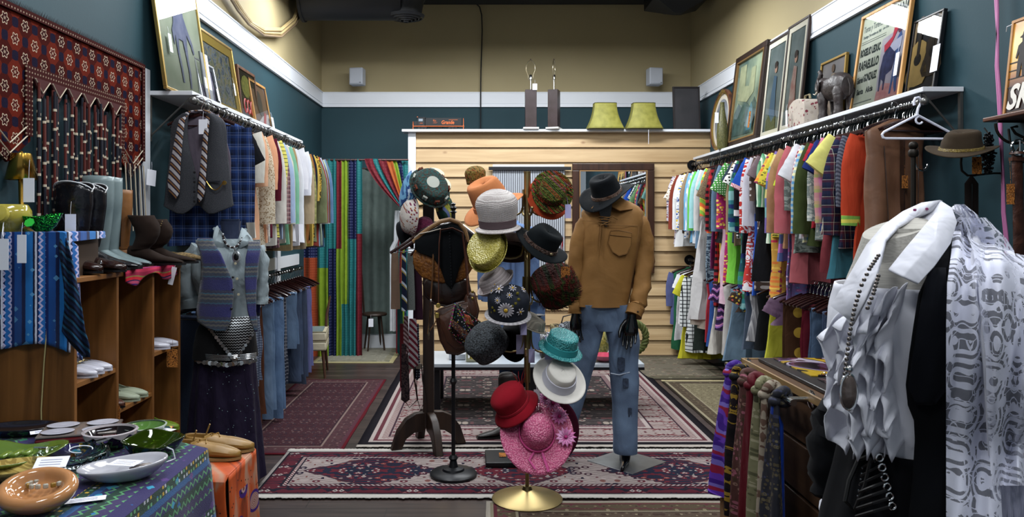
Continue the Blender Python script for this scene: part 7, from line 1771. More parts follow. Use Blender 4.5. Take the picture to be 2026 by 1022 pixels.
tcl = T('embroidered_cloth','navy, purple and green embroidered cloth covering the foreground table','tablecloth',(-1.55,2.4,TZ))
def tf(u,v):
    yf = lambda x: .45+.34*min(1,max(0,(.51-x)/.6)); x = -.53; y_ = 0
    if u < .6: x = -.53+(1.04)*(u/.6); y_ = -.74+(yf(x)+.74)*v; z = .003+.004*wob(x*5,y_*5)
    else:
        y_ = -.74+1.19*v; w = (u-.6)/.4; x = .51+.012+.03*w+.014*math.sin(y_*16)*w; z = .0-w*(.42+.03*math.sin(y_*6)) 
        if w < .12: x -= .006
    return (x,y_+ (0 if u < .6 else .0),z)
B().grid(tf,50,60).grid(lambda u,v: (-.53+1.04*u,.45+.34*min(1,max(0,(1-u)*1.04/.6))+.002+.01*math.sin(u*30)*v,.003-v*.3),30,8).build('cloth',tcloth(),tcl,solid=.004)
def TP(px_,py_,z=TZ+.008): Y = (EYE-z)*F/(py_-VY); return Vector((XatY(px_,Y),Y,z))
def GLZC(c,r=.1): return plain(c,r,coat=.6)
d = T('oval_dish','glossy apricot ceramic oval dish with a deep oval well, nearest on the table','dish',TP(78,1004)+Vector((0,0,.014)),rot=(R(20),0,R(12)))
d.scale = (.84,.95,.9)
prf = [(.001,.0),(.075,0),(.10,.012),(.128,.040),(.134,.058),(.124,.074),(.104,.080),(.088,.074),(.074,.055),(.06,.04),(.001,.036)]
B().lathe(prf,48,sx=1,sy=.72).build('body',GLZC('#b07c50'),d,sub=1)
br = T('stone_bracelet','bracelet of pale square stones lying in the apricot dish','bracelet',TP(78,1004)+Vector((0.01,.01,.062)),R(14))
for k in range(14): a = TAU*k/14; B().box((.046*math.cos(a),.028*math.sin(a),.007),(.014,.010,.014),rot=(0,0,a+PI/2)).build('stone',plain('#a8a498' if k % 4 else '#8c6c2c',.25),br,bevel=.003)
d = T('brown_dish','mustard dish with a dark brushed pattern behind the apricot dish','dish',TP(20,945),R(25))
B().lathe([(.001,0),(.09,0),(.13,.022),(.15,.040),(.145,.044),(.10,.022),(.001,.012)],40,sy=.6).build('body',fab('print',('#8c7434','#b0984c','#8c7434','#241a10'),.05,0,rough=.2),d,sub=1)
d = T('kidney_dish','white glazed kidney shaped dish with cards in it','dish',TP(243,945),R(10))
B().lathe([(.001,0),(.08,0),(.105,.012),(.138,.040),(.142,.052),(.134,.055),(.112,.036),(.08,.022),(.001,.018)],48,sy=.72,wob=lambda a,r,z,j: (-r*.16*max(0,math.cos(a-R(100)))**3,.012*math.cos(a)*z/.05)).build('body',GLZC('#b0b0b8'),d,sub=1)
def card(px_,py_,w,h,rz,z=TZ+.012,lab='white paper price card on the embroidered cloth',tilt=0):
    t = T('paper_card',lab,'card',TP(px_,py_,z),rot=(tilt,0,rz)); B().bb(-w/2,w/2,-h/2,h/2,0,.001).build('paper',PAPER,t,smooth=False)
    b = B()
    for k in range(3): b.bb(-w*.35,w*.3,h*(.22-.22*k)-.001,h*(.22-.22*k)+.001,.001,.0014)
    b.build('handwriting',plain('#5c5c80',.7),t,smooth=False)
card(168,988,.115,.04,R(22),lab='white price card lying on the cloth in front of the kidney dish')
card(248,915,.095,.06,R(-8),TZ+.062,'white card resting in the kidney dish')
card(102,914,.095,.05,R(12),TZ+.095,'white card propped on the rim of the apricot dish',R(25))
d = T('striped_shell','thin brown and grey striped strip lying in the kidney dish','trinket',TP(283,922,TZ+.045),R(40)); B().grid(lambda u,v: (-.04+.08*u,-.012+.024*v,.006*math.sin(u*PI)),10,4).build('strip',fab('stripe_v',('#8c8884','#5c3c34','#a8a4a0'),.02),d,solid=.002)
d = T('leaf_plate','olive green triangular leaf plate at the left edge of the table','plate',TP(10,918),R(30))
B().lathe([(.001,0),(.10,.0),(.14,.022),(.17,.040),(.165,.045),(.12,.022),(.001,.012)],48,wob=lambda a,r,z,j: (r*.18*math.cos(3*a)*(z/.04),.01*math.cos(3*a)*z/.04)).build('body',GLZC('#566c28'),d,sub=1)
for k in range(3): B().bb(-.012,.012,-.03,.03,.022,.035,Matrix.Translation((.0+.035*k,.02,0)) @ Matrix.Rotation(R(-25),4,'Z')).build('ridge',GLZC('#6c8438'),d,bevel=.005)
d = T('glass_ashtray','round clear cut glass ashtray in the middle of the table','ashtray',TP(142,918),0)
CG = glass('#e8f0f2',.02,1.45)
B().lathe([(.001,0),(.105,0),(.118,.015),(.122,.045),(.112,.048),(.098,.020),(.001,.014)],60,wob=lambda a,r,z,j: (.004*math.cos(18*a),0)).build('body',CG,d,sub=1)
for k in range(3): a = R(60+120*k); B().tube([(.085*math.cos(a),.085*math.sin(a),.052),(.13*math.cos(a),.13*math.sin(a),.052)],.010,8).build('rest',CG,d)
d = T('white_ring_string','thin white string loop lying over the glass ashtray','string',TP(160,888,TZ+.055)); B().tube([(.04*math.cos(a),.022*math.sin(a),.006*math.sin(a)) for a in [TAU*k/20 for k in range(17)]],.0018,5).build('string',PAPER,d)
d = T('sectioned_dish','taupe and red square dish with four white hollows','dish',TP(160,868),R(18))
B().bb(-.14,.14,-.10,.10,0,.035).build('body',GLZC('#5c1c20'),d,bevel=.01); B().bb(-.138,.138,-.098,.098,.034,.044).build('rim',GLZC('#6c6460'),d,bevel=.004)
for sx in (-.07,.07):
    for sy in (-.05,.05): B().lathe([(.001,0),(.040,.001),(.055,.006),(.058,.008),(.05,.009),(.001,.004)],28,sy=.78,M=Matrix.Translation((sx,sy,.042))).build('hollow',GLZC('#b4b4c0'),d)
d = T('dark_bowl','black bowl with dripping glaze over white and red, right of the sectioned dish','bowl',TP(218,884),0)
B().lathe([(.001,0),(.05,0),(.07,.012),(.088,.045),(.094,.062),(.088,.062),(.066,.02),(.001,.012)],36).build('body',GLZC('#181012'),d,sub=1)
B().lathe([(.0945,.050),(.097,.064),(.088,.066),(.085,.058)],36,cap=False,wob=lambda a,r,z,j: (0,-.008*math.cos(9*a) if z < .055 else 0)).build('glaze_rim',GLZC('#b0a8ac'),d)
d = T('black_tray','dark ridged rectangular tray at the far left of the table','tray',TP(40,858),R(8)); B().lathe([(.001,0),(.10,0),(.13,.012),(.15,.035),(.145,.037),(.10,.014),(.001,.008)],40,sy=.55).build('body',GLZC('#181416',.2),d,sub=1)
card(92,852,.11,.03,R(35),TZ+.045,'white card sticking out of the dark ridged tray',R(10))
GGL = NT('green_glass',.04,0,.5,trans=.75,coat=.3); GGL = GGL.out('#3c5410')
d = T('green_glass_bowl','olive green glass bowl with a pinched rim near the table corner','bowl',TP(303,898),0)
B().lathe([(.001,0),(.06,0),(.085,.018),(.105,.048),(.112,.060),(.106,.061),(.08,.028),(.001,.010)],48,wob=lambda a,r,z,j: (.006*math.cos(6*a)*z/.06,.008*math.cos(3*a)*z/.06)).build('body',GGL,d,sub=1)
B().tube([(.07,-.07,.05),(.095,-.06,.035),(.10,-.05,.0),(.08,-.075,-.005)],.003,5).build('string',PAPER,d)
d = T('green_white_bowl','small green bowl with white rim behind the olive glass bowl','bowl',TP(285,862),0); B().lathe([(.001,0),(.05,0),(.07,.018),(.082,.040),(.078,.042),(.05,.014),(.001,.008)],36).build('body',GLZC('#4c7034'),d,sub=1); B().lathe([(.083,.038),(.085,.044),(.078,.045)],36,cap=False).build('rim',GLZC('#a8b4a8'),d)
card(322,850,.09,.05,R(-20),TZ+.03,'white card behind the green bowls at the far table edge')
# scarf edge pieces at far side
d = T('folded_scarf','folded multicolour scarf at the far edge of the table','scarf',TP(262,850,TZ+.006),R(-6)); B().grid(lambda u,v: (-.16+.32*u,-.03+.06*v,.008+.006*wob(u*8,v*4)),20,5).build('cloth',fab('floral',('#1c3c3c','#a84c24','#8c1c4c','#c8a04c'),.03),d,solid=.008)
# orange scarf over a low box, with tan shoes
sb_ = T('low_stand','low wooden stand hidden under the orange floral scarf','stand',(-1.11,3.2,0)); B().bb(-.085,.085,-.17,.17,0,.585).build('body',PINE,sb_,smooth=False)
def orangem():
    g = NT('orange_scarf',.6,0,.3); x,y,z = g.xyz(); u = g.m('ADD',x,g.m('MULTIPLY',y,.7)); uv = g.comb(u,z,0.)
    c = g.ramp(g.noise(5,g.comb(g.m('MULTIPLY',u,2.4),g.m('MULTIPLY',z,.8),0.),det=2,dist=1),[(.30,'#38241c'),(.40,'#a8441c'),(.52,'#b8501f'),(.66,'#a87c64')],False)
    n = g.vor(9.5,uv); d = n.outputs['Distance']; q = g.xyz(n.outputs['Color'])[0]; k = g.m('MULTIPLY',g.gt(q,.45),g.lt(z,-.10))
    pet = g.mix(g.lt(g.m('FRACT',g.m('MULTIPLY',d,14)),.35),'#b0908c','#7c4434'); c = g.mix(g.m('MULTIPLY',g.lt(d,.34),k),c,pet)
    c = g.mix(g.m('MULTIPLY',g.m('MULTIPLY',g.gt(d,.34),g.lt(d,.46)),k),c,'#3c1c6c')
    sp = g.vor(40,uv).outputs['Distance']; c = g.mix(g.m('MULTIPLY',g.lt(sp,.16),g.gt(g.noise(4,uv),.55)),c,'#14100f'); return g.out(c)
sc_o = T('orange_scarf','orange scarf with rose and purple flower print draped over the low stand','scarf',(-1.11,3.2,.59))
def of(u,v):
    x = -.10+.20*u; 
    if v < .3: return (x+.0,.175-.36*(v/.3),.004+.003*wob(x*20,v*9))
    w = (v-.3)/.7; return (x+.03*(u-.3)*w+.010*math.sin(w*5+u*4),-.188-.012-.022*math.sin(u*10+w)*w-.02*w,-w*(.50+.03*math.sin(u*7)))
B().grid(of,26,34).build('cloth',orangem(),sc_o,solid=.003)
B().grid(lambda u,v: (.101+.012*v+.012*math.sin(u*14)*v,-.19+.36*u,.003-v*.42),24,20).build('side_drape',orangem(),sc_o,solid=.003)
TL = leather('#7c5c28','#9c783c',.45,6,.15)
for i in range(2):
    t = shoe('tan_shoe','tan leather lace shoe showing its sole, %s of the pair by the orange scarf' % ('nearer','farther')[i],(-1.20+.02*i,3.22+.10*i,.60+.0*i),R(-3+6*i),TL,leather('#7c6034','#9c7c4c',.6),.012,.27,.3,.25)
    t.scale = (1.1,1.1,1.35)
    B().tube([(-.03,-.02,.05),(-.015,.02,.052),(.0,-.02,.055),(.015,.02,.055),(.03,-.015,.05)],.003,5).tube([(-.03,0,.05),(-.01,-.01,.09)],.003,5).build('laces',leather('#8c6c34','#a88448',.6),t)
# ================================================================ CENTRE TABLE BEHIND THE STANDS
ct = T('coffee_table','low white topped display table with black legs behind the hat stands','table',(.42,6.6,0))
ctx,cty = .42,6.6; CZ = .43
B().bb(-.89,.92,-.32,.32,CZ-.03,CZ).build('tabletop',plain('#a8b0b8',.3),ct,smooth=False,bevel=.003)
B().bb(-.89,.92,-.325,.325,CZ-.05,CZ-.03).build('apron',BLACKMETAL,ct,smooth=False)
for sx in (-.80,.0,.84):
    for sy in (-.27,.27): B().bb(sx-.025,sx+.025,sy-.025,sy+.025,0,CZ-.05).build('leg',BLACKMETAL,ct,smooth=False)
def onT(px_,dy=0.): return Vector((XatY(px_,cty+dy),cty+dy,CZ+.002))
t = T('lantern','small cream candle lantern on the low white table','lantern',onT(934,-.2)); B().bb(-.05,.05,-.04,.04,0,.02).bb(-.05,.05,-.04,.04,.13,.15).bb(-.05,-.035,-.04,.04,.02,.13).bb(.035,.05,-.04,.04,.02,.13).build('frame',plain('#8c8c74',.4),t,smooth=False,bevel=.004); B().cyl((0,0,.02),(0,0,.09),.02).build('candle',plain('#a89848',.4),t)
t = T('white_box','small white box on the low table left of the lantern','box',onT(905,-.1)); B().bb(-.07,.07,-.05,.05,0,.05).build('body',plain('#b0b4bc',.5),t,bevel=.004)
t = T('pink_bowl','shallow coral pink bowl on the low table beside the mannequin leg','bowl',onT(1196,-.2)); B().lathe([(.001,0),(.05,0),(.10,.03),(.12,.055),(.112,.055),(.05,.015),(.001,.01)],32).build('body',GLZC('#a83c54'),t)
t = T('glass_goblet','clear glass goblet on the low table between the mannequin legs','goblet',onT(1206,.05)); B().lathe([(.001,0),(.04,0),(.008,.012),(.008,.10),(.04,.14),(.05,.22),(.046,.22),(.03,.14),(.001,.12)],24).build('body',CG,t)
t = T('gold_vase','gold and olive patterned round vase on the low table','vase',onT(1188,.15)); B().lathe([(.001,0),(.05,0),(.09,.06),(.10,.12),(.07,.18),(.035,.21),(.04,.23),(.001,.22)],28).build('body',mottled('#5c5c24','#a09048',60,.3),t)
t = T('braided_wreath','olive green braided wreath standing on the table edge behind the jeans','wreath',onT(1252,.1)+Vector((0,0,.155)))
b = B()
for s in range(3): b.tube([((.115+.018*math.cos(8*a+s*2.1))*math.cos(a),.02*math.sin(8*a+s*2.1),(.13+.018*math.cos(8*a+s*2.1))*math.sin(a)) for a in [TAU*k/64 for k in range(64)]],.016,6,closed=True)
b.build('braid',plain('#4c5424',.7),t)
for i,(px_,c,l) in enumerate(((1092,'#b8b8bc','rolled black and white printed textile on the low table'),(1112,'#8c7c54','rolled tan striped textile behind the turquoise boater'))):
    t = T('textile_roll',l,'textile',onT(px_,-.05+.1*i)+Vector((0,0,.17+.06*i))); B().cyl((-.10,0,0),(.10,0,.01),.05,n=18).build('roll',fab('print',(c,'#1c1c20',c),.02),t)
t = T('display_box','dark display crate on the low table under the rolled textiles','box',onT(1106,0)); B().bb(-.16,.16,-.10,.14,0,.125).build('body',plain('#1c1814',.6),t,bevel=.003)
t = T('sequin_bag','black sequinned evening bag among the textiles right of the hat tree','handbag',onT(1126,-.16)+Vector((0,0,.13)))
B().lathe([(.001,.0),(.06,.0),(.10,.05),(.11,.12),(.08,.18),(.03,.20),(.001,.20)],28,sy=.35).build('body',mottled('#08080a','#8c9098',140,.15,.6,bump=1),t); B().tube([(-.07,0,.17),(-.05,0,.24),(.03,0,.26),(.07,0,.17)],.006,6).build('handle',BLACKMETAL,t)
b2 = T('black_boot','tall black boot standing on the rug under the curly lamb hat','boot',(XatY(965,5.7),5.7,.012),R(-160)); 
boot('riding_boot','dark brown riding boot hanging below the black fur hats',(XatY(985,5.6),5.6,.015),R(190),.46,.28,leather('#140c0a','#241813',.5),SOLE,.3,.03)
bpy.data.objects.remove(b2)
# flat case on the floor
t = T('flat_case','flat black case with a brown tag lying on the runner under the red cloche','case',(XatY(1013,4.98),5.02,.016),R(1))
B().bb(-.175,.175,-.12,.16,0,.035).build('lid',plain('#101418',.4),t,bevel=.006); B().bb(-.176,.176,-.122,.162,.012,.016).build('seam',plain('#050608',.5),t,smooth=False); price_tag(t,(-.06,-.01,.038),.045,.10,TAGORANGE,rot=(R(88),0,0),string=.0)
# oval black footed glass thing omitted; small silver tray on hook
t = T('silver_dish','small silver dish balanced on a brass hook of the hat tree','dish',P(1063,625,YH+.0)); B().lathe([(.001,0),(.03,0),(.046,.006),(.044,.008),(.001,.004)],28).build('body',plain('#8c9094',.2,.9),t)

# ================================================================ RIGHT FOREGROUND
OLDW = wood('#2c1c12','#4c3420','y',.6,.5); OLDZ = wood('#241710','#3e2a1a','z',.6,.5); EDGE = wood('#6c5434','#94784c','y',.6,.5)
cb = T('counter_cabinet','dark planked wooden counter with light edge, right foreground','cabinet',(1.75,2.5,0))
B().bb(-.47,.55,-1.2,1.12,.05,.925).build('carcass',OLDZ,cb,smooth=False)
for k in range(4): B().bb(-.485,-.468,-1.2,1.12,.10+.21*k,.295+.21*k).build('side_board',OLDW,cb,smooth=False,bevel=.004)
B().bb(-.50,.58,-1.22,1.14,.925,.945).build('top_board',wood('#3c2818','#5c4028','y',.6,.35),cb,smooth=False)
B().bb(-.508,-.498,-1.225,1.145,.918,.95).bb(-.508,.58,1.135,1.148,.918,.95).build('edge_strip',EDGE,cb,smooth=False,bevel=.002)
B().bb(-.44,.5,-1.15,1.08,0,.05).build('plinth',plain('#14100c',.7),cb,smooth=False)
CZ2 = .946
bk = T('portfolio','large black spiral portfolio open to a yellow and violet picture on the counter','book',(1.66,3.08,CZ2),R(0))
B().bb(-.36,.34,-.52,.50,0,.016).build('cover',plain('#0f1014',.35),bk,bevel=.004)
def portart():
    g = NT('portfolio_page',.15,0,.5,coat=.5); x,y,z = g.xyz(); f = g.noise(3.2,g.comb(x,g.m('MULTIPLY',y,1.0),0.),det=1.5,dist=1.2)
    return g.out(g.ramp(f,[(.0,'#141218'),(.40,'#3c2c44'),(.47,'#a8a0b0'),(.50,'#14100c'),(.52,'#b8982c'),(.60,'#14100c'),(.63,'#5c2c30'),(.70,'#8c8490')]))
B().bb(-.30,.30,.06,.47,.017,.021).build('upper_page',portart(),bk,smooth=False); B().bb(-.30,.30,-.48,.0,.017,.021).build('lower_page',fab('stripe_d',('#241c20','#3c2c2c','#5c4044','#1c1418'),.08,0,rough=.2),bk,smooth=False)
b = B()
for k in range(14): b = B().tube([(-.26+.04*k,.03+.030*math.cos(a),.018+.022*math.sin(a)) for a in [PI*j/8 for j in range(9)]],.0025,5); b.build('ring',CHROME,bk)
t = T('paper_card','white paper card lying on the black portfolio on the counter','card',(1.66,2.95,CZ2+.023),R(12)); B().bb(-.10,.10,-.05,.05,0,.001).build('paper',PAPER,t,smooth=False)
# chrome bar
xb = 1.165; zb = .925
rb = T('chrome_bar','chrome towel bar along the side of the counter holding the scarves','bar',(xb,3.2,zb))
B().cyl((0,-.335,0),(0,.42,0),.011,n=16).sph((0,-.335,0),.012,6).build('bar',CHROME,rb)
for yy in (-.30,.38): B().cyl((0,yy,0),(.095,yy,0),.010,n=14).lathe([(.034,0),(.036,.006),(.02,.012)],24,M=Matrix.Translation((.095,yy,0)) @ Matrix.Rotation(R(-90),4,'Y')).build('bracket',CHROME,rb)
B().cyl((.0,-.335,0),(-.0,-.36,.0),.013,n=12).build('end_cap',CHROME,rb)
def scarf(label,y,w,L_,mt,m2=None,seed=0,knot=True,lean=0,split=.1):
    t = T('scarf',label,'scarf',(xb,y,zb),R(rnd.uniform(-12,12)),'scarves knotted on the chrome bar')
    n = 30
    B().tube([(.024*math.cos(a),.012*math.sin(a*2+seed),.024*math.sin(a)) for a in [TAU*k/14 for k in range(14)]],[.020+.006*wob(k,seed) for k in range(14)],10,closed=True).sph((-.03,0,-.018),.027,8,sc_=(1,1,.8)).build('knot',mt,t)
    for s,(ll,ww,mm) in enumerate(((L_,w,mt),(L_*(.82+split),w*.7,m2 or mt))):
        rr = []
        for k in range(25):
            f = k/24; z = -.03-ll*f; ww_ = ww*1.35; hw = (.022+(ww_-.022)*min(1,f*1.8)**.8)*(1-.25*max(0,f-.85)/.15); cx_ = -.03+lean*f+s*.014*(1 if f > .05 else 0)-.012*f; ring = []
            for j in range(n):
                q = TAU*j/n; yy = hw*math.cos(q); xx = (.012+.018*min(1,f*2))*math.sin(q)+.022*f*math.sin(yy*60+seed*2+s+f*3); ring.append((cx_+xx,yy+(.02*s-.01)*f*2+.015*wob(f*3,seed+s),z+(.05*abs(math.sin(yy*12+seed)) if f > .97 else 0)))
            rr.append(ring)
        B().rings(rr).build('hanging_end',mm,t)
    return t
def F5(k,*c,s=.03): return fab(k,c,s,.5,rough=.6)
scarf('purple violet and red shibori scarf, farthest on the chrome bar',3.50,.052,.56,F5('shibori','#3c1c84','#5c30a8','#8c1838','#6c5cb8',s=.09),seed=1,lean=-.04)
scarf('black scarf with gold blotches next to the purple one',3.41,.045,.62,F5('print','#0c0c10','#181014','#8c6c1c','#0c0c10',s=.05),seed=2)
scarf('rose brown floral scarf with a pink lower half',3.31,.06,.88,F5('floral','#4c2c28','#7c5c50','#3c2c20','#8c4c5c'),F5('floral','#6c2c48','#8c4c64','#5c3c38',s=.05),3)
scarf('crimson red scarf with yellow paisley edge',3.22,.05,.92,S('#4c0812','#600c1c',wr=.5,rough=.55),F5('floral','#5c0c14','#a8741c','#8c1c1c',s=.04),4)
scarf('olive cream scarf, fifth from the far end of the bar',3.13,.045,.80,F5('floral','#6c6a4c','#8c886c','#4c4c34'),S('#2c2c1c','#3c3c28'),5)
scarf('beige brown patterned scarf with cream border',3.05,.045,.88,F5('print','#8c8070','#5c4438','#a89c88',s=.06),F5('floral','#3c2820','#6c5444','#8c7c68'),6)
scarf('cobalt blue scarf with a slate paisley face, nearest on the bar',2.945,.065,.95,F5('floral','#24262e','#4c4430','#30344c','#5c5440',s=.028),S('#0c2c84','#143898',wr=.5,rough=.5),7,lean=-.03)
# cardboard box with hangers
t = T('cardboard_box','brown cardboard box on the floor below the purple scarf holding papers','box',(1.22,3.40,0),R(6))
B().bb(-.11,.10,-.14,.12,0,.003).bb(-.11,-.107,-.14,.12,0,.33).bb(.097,.10,-.14,.12,0,.33).bb(-.11,.10,-.14,-.137,0,.33).bb(-.11,.10,.117,.12,0,.33).build('walls',plain('#7c5c3c',.8),t,smooth=False)
for k in range(3): B().bb(-.09+.03*k,-.088+.03*k,-.1,.05,.05,.42+.03*k,Matrix.Rotation(R(8+6*k),4,'Y')).build('paper_sheet',PAPER,t,smooth=False)
B().tube([(-.1,-.10,.40),(-.12,-.02,.33),(-.05,.05,.30),(.0,.06,.34)],.006,6).build('white_strip',WHITE,t)

# ---------------------------------------------------------------- white dress form at right
YW2 = 1.52; wo2 = Vector((XatY(1830,YW2),YW2,0)); 
BODY = [(452,1748,1838,.05),(478,1738,1880,.06),(500,1712,1945,.085),(520,1686,1985,.12),(560,1672,2000,.15),(620,1660,2008,.165),(700,1655,2008,.165),(780,1668,1998,.155),(840,1682,1975,.14),(880,1690,1950,.13),(930,1680,1960,.14),(1030,1655,1990,.165),(1150,1640,2010,.17)]
def bodyat(py_):
    for a,c in zip(BODY,BODY[1:]):
        if a[0] <= py_ <= c[0]:
            f = (py_-a[0])/(c[0]-a[0]); return [p+(q-p)*f for p,q in zip(a,c)]
    return list(BODY[0] if py_ < BODY[0][0] else BODY[-1])
def bparams(py_):
    _,xl,xr,hy = bodyat(py_); x0,x1 = XatY(xl,YW2),XatY(xr,YW2); return (x0+x1)/2,(x1-x0)/2,hy
def spt(px_,py_,off=0.,near=True):
    """point on the torso surface seen at that pixel"""
    cx_,hx,hy = bparams(py_); y = -hy
    for _ in range(6):
        Y = YW2+y; X = XatY(px_,Y); c = max(-.995,min(.995,(X-cx_)/hx)); y = -(hy*math.sqrt(1-c*c)+off)*(1 if near else -1)
    Y = YW2+y; return Vector((XatY(px_,Y),Y,ZatY(py_,Y)))-wo2
wf_ = T('white_dress_form','cream cloth dress form wearing a white ruffled blouse, right foreground','dress form',wo2)
rr = []
for py_ in list(range(452,500,8))+list(range(500,1151,25)):
    cx_,hx,hy = bparams(py_); z = ZatY(py_,YW2); rr.append([(cx_-wo2.x+hx*.93*math.cos(TAU*k/36),hy*.9*math.sin(TAU*k/36),z) for k in range(36)])
CRC = fab('tweed',('#aca8a0','#bcb8b0'),wr=.1)
B().rings(rr).build('torso',CRC,wf_)
nb_,nt_ = P(1775,530,YW2)-wo2,P(1772,452,YW2)-wo2
rr = []
for k in range(9):
    f = k/8; c = nb_.lerp(nt_,f); r = .085-.024*f
    rr.append([c+Vector((r*math.cos(a),r*.9*math.sin(a),.022*f*math.cos(a-.5))) for a in [TAU*j/32 for j in range(32)]])
B().rings(rr).build('neck',CRC,wf_)
B().cyl((0,0,0),(0,0,.9),.02).lathe([(.2,0),(.2,.02),(.03,.03)],24).build('stand_pole',BLACKMETAL,wf_)
# blouse
WC = fab('solid',('#dadbe8','#e4e5f0'),.05,.35,.7,.02,10); BLK2 = felt('#06070b','#0b0c11')
bs = T('ruffled_blouse','white ruffled jabot blouse with a large pointed collar on the right dress form','blouse',wo2)
rr = []
for py_ in range(562,900,13):
    cx_,hx,hy = bparams(py_); z = ZatY(py_,YW2); f = (py_-500)/400
    rr.append([(cx_-wo2.x+(hx+.006+.006*wob(k*.35,f*7))*math.cos(TAU*k/60),(hy+.006+.010*wob(k*.35,f*7,4))*math.sin(TAU*k/60),z) for k in range(60)])
B().rings(rr,False,False).build('body',WC,bs,solid=.003)
# ruffles: wavy ribbons following the chest front
def ruffle(line,depth,amp,freq,seed,name='ruffle',dirx=-1.):
    """line: list of px points along the attachment; ribbon sticks out forward (-x) with waves"""
    L2 = dense([(*p,0) for p in line],8); b = B(); vs = []; n = 7
    for i,(a,c,_) in enumerate(L2):
        p = spt(a,c,.004)
        for k in range(n+1):
            u = k/n; ph = i*freq+seed; w = amp*u*(math.sin(ph)+.6*wob(i*.4,seed,u))+amp*.45*u*math.sin(ph*2.3+1)
            vs.append(p+Vector((dirx*depth*u*(1+.25*math.sin(ph*.5)),-.016*u-w,-.03*u*u+.010*u*math.cos(ph*1.3))))
    m = len(L2); b.add(vs,[(j*(n+1)+i,j*(n+1)+i+1,(j+1)*(n+1)+i+1,(j+1)*(n+1)+i) for j in range(m-1) for i in range(n)])
    return b.build(name,WC,bs,solid=.002)
for i,x0 in enumerate((1676,1692,1708,1724,1742,1760,1778)):
    top = 612-i*9
    ruffle([(x0+6+i*2,top),(x0-6,640),(x0-10,690),(x0-8,750),(x0+6,810),(x0+18+(6-i),868)],.036 if i else .045,.011+.003*(i % 2),.5+.09*(i % 3),i*1.9)
def sheetpx(rows,mt,par,name,off=.008,n=20,wave=0,wf=9,seed=0,solid=.004,m=4):
    b = B(); vs = []; R2 = dense(rows,m)
    for (py_,a,c) in R2:
        for k in range(n+1):
            u = k/n; vs.append(spt(a+(c-a)*u,py_,off+wave*math.sin(u*wf+py_*.012+seed)+wave*.5*wob(u*5,py_*.02,seed)))
    b.add(vs,[(j*(n+1)+i,j*(n+1)+i+1,(j+1)*(n+1)+i+1,(j+1)*(n+1)+i) for j in range(len(R2)-1) for i in range(n)]); return b.build(name,mt,par,solid=solid)
# collar: band round the neck and two pointed leaves
def pc(a,c,dy): p = P(a,c,YW2+dy)-wo2; return p
near = [pc(1862,398,-.03),pc(1884,412,-.06),pc(1893,440,-.09),pc(1880,482,-.13),pc(1848,528,-.165),pc(1816,562,-.18),pc(1786,548,-.175),pc(1757,534,-.15),pc(1790,492,-.13),pc(1824,452,-.10),pc(1853,420,-.05)]
ce = sum(near,Vector())/len(near)+Vector((0,-.018,.0))
B().add(near+[ce],[(i,(i+1) % len(near),len(near)) for i in range(len(near))]).build('collar_leaf',WC,bs,solid=.005,bevel=.002)
far = [pc(*q) for q in ((1862,396,-.03),(1825,402,.03),(1786,420,.05),(1748,448,.03),(1716,486,-.04),(1690,532,-.09),(1666,572,-.12),(1645,606,-.13),(1688,640,-.18),(1714,590,-.18),(1734,545,-.17),(1744,508,-.14),(1752,475,-.09),(1778,448,-.02),(1812,430,.03),(1848,416,-.01))]
b = B(); b.add(far,[(i,i+1,14-i,15-i) for i in range(7)]); b.build('collar_leaf',WC,bs,solid=.006)
b = B(); b.add([pc(1853,420,-.05),pc(1862,398,-.03),pc(1845,414,.0),pc(1815,425,.03),pc(1800,460,.06),pc(1840,500,.0),pc(1860,460,-.05)],[(0,1,2,3,4,5,6)]); b.build('collar_inside',WC,bs,solid=.004)
b = B()
for (a,c) in ((1810,415),(1834,413)): b.sph(pc(a,c,.0),.0035,4)
o = b.build('collar_pins',plain('#8c3c6c',.3),bs); o['kind'] = 'stuff'
# black vest
bv = T('black_waistcoat','black open waistcoat over the white ruffled blouse at right','waistcoat',wo2)
sheetpx([(430,1888,1925),(460,1882,1950),(500,1860,1975),(545,1835,1990),(580,1818,1996),(640,1808,2004),(700,1799,2006),(760,1792,2002),(800,1796,1990),(830,1808,1982),(870,1810,1972),(950,1806,1975),(1040,1796,1990)],BLK2,bv,'near_panel',.034,wave=.003)
sheetpx([(530,1838,1870),(600,1822,1874),(700,1806,1882),(765,1797,1880),(800,1812,1850)],felt('#0a0c12','#10121a'),bv,'lapel',.042,wave=.002)
def arc(mt,par,name,rows,a0,a1,off,wv=.0,n=26,solid=.003):
    b = B(); vs = []
    for py_ in rows:
        cx_,hx,hy = bparams(py_); z = ZatY(py_,YW2)
        for k in range(n+1):
            q = R(a0+(a1-a0)*k/n); o = off+wv*math.sin(k*.9+py_*.01); vs.append((cx_-wo2.x+(hx+o)*math.cos(q),(hy+o)*math.sin(q),z))
    b.add(vs,[(j*(n+1)+i,j*(n+1)+i+1,(j+1)*(n+1)+i+1,(j+1)*(n+1)+i) for j in range(len(rows)-1) for i in range(n)]); return b.build(name,mt,par,solid=solid)
arc(BLK2,bv,'back_panel',list(range(505,1100,15)),-95,80,.026)
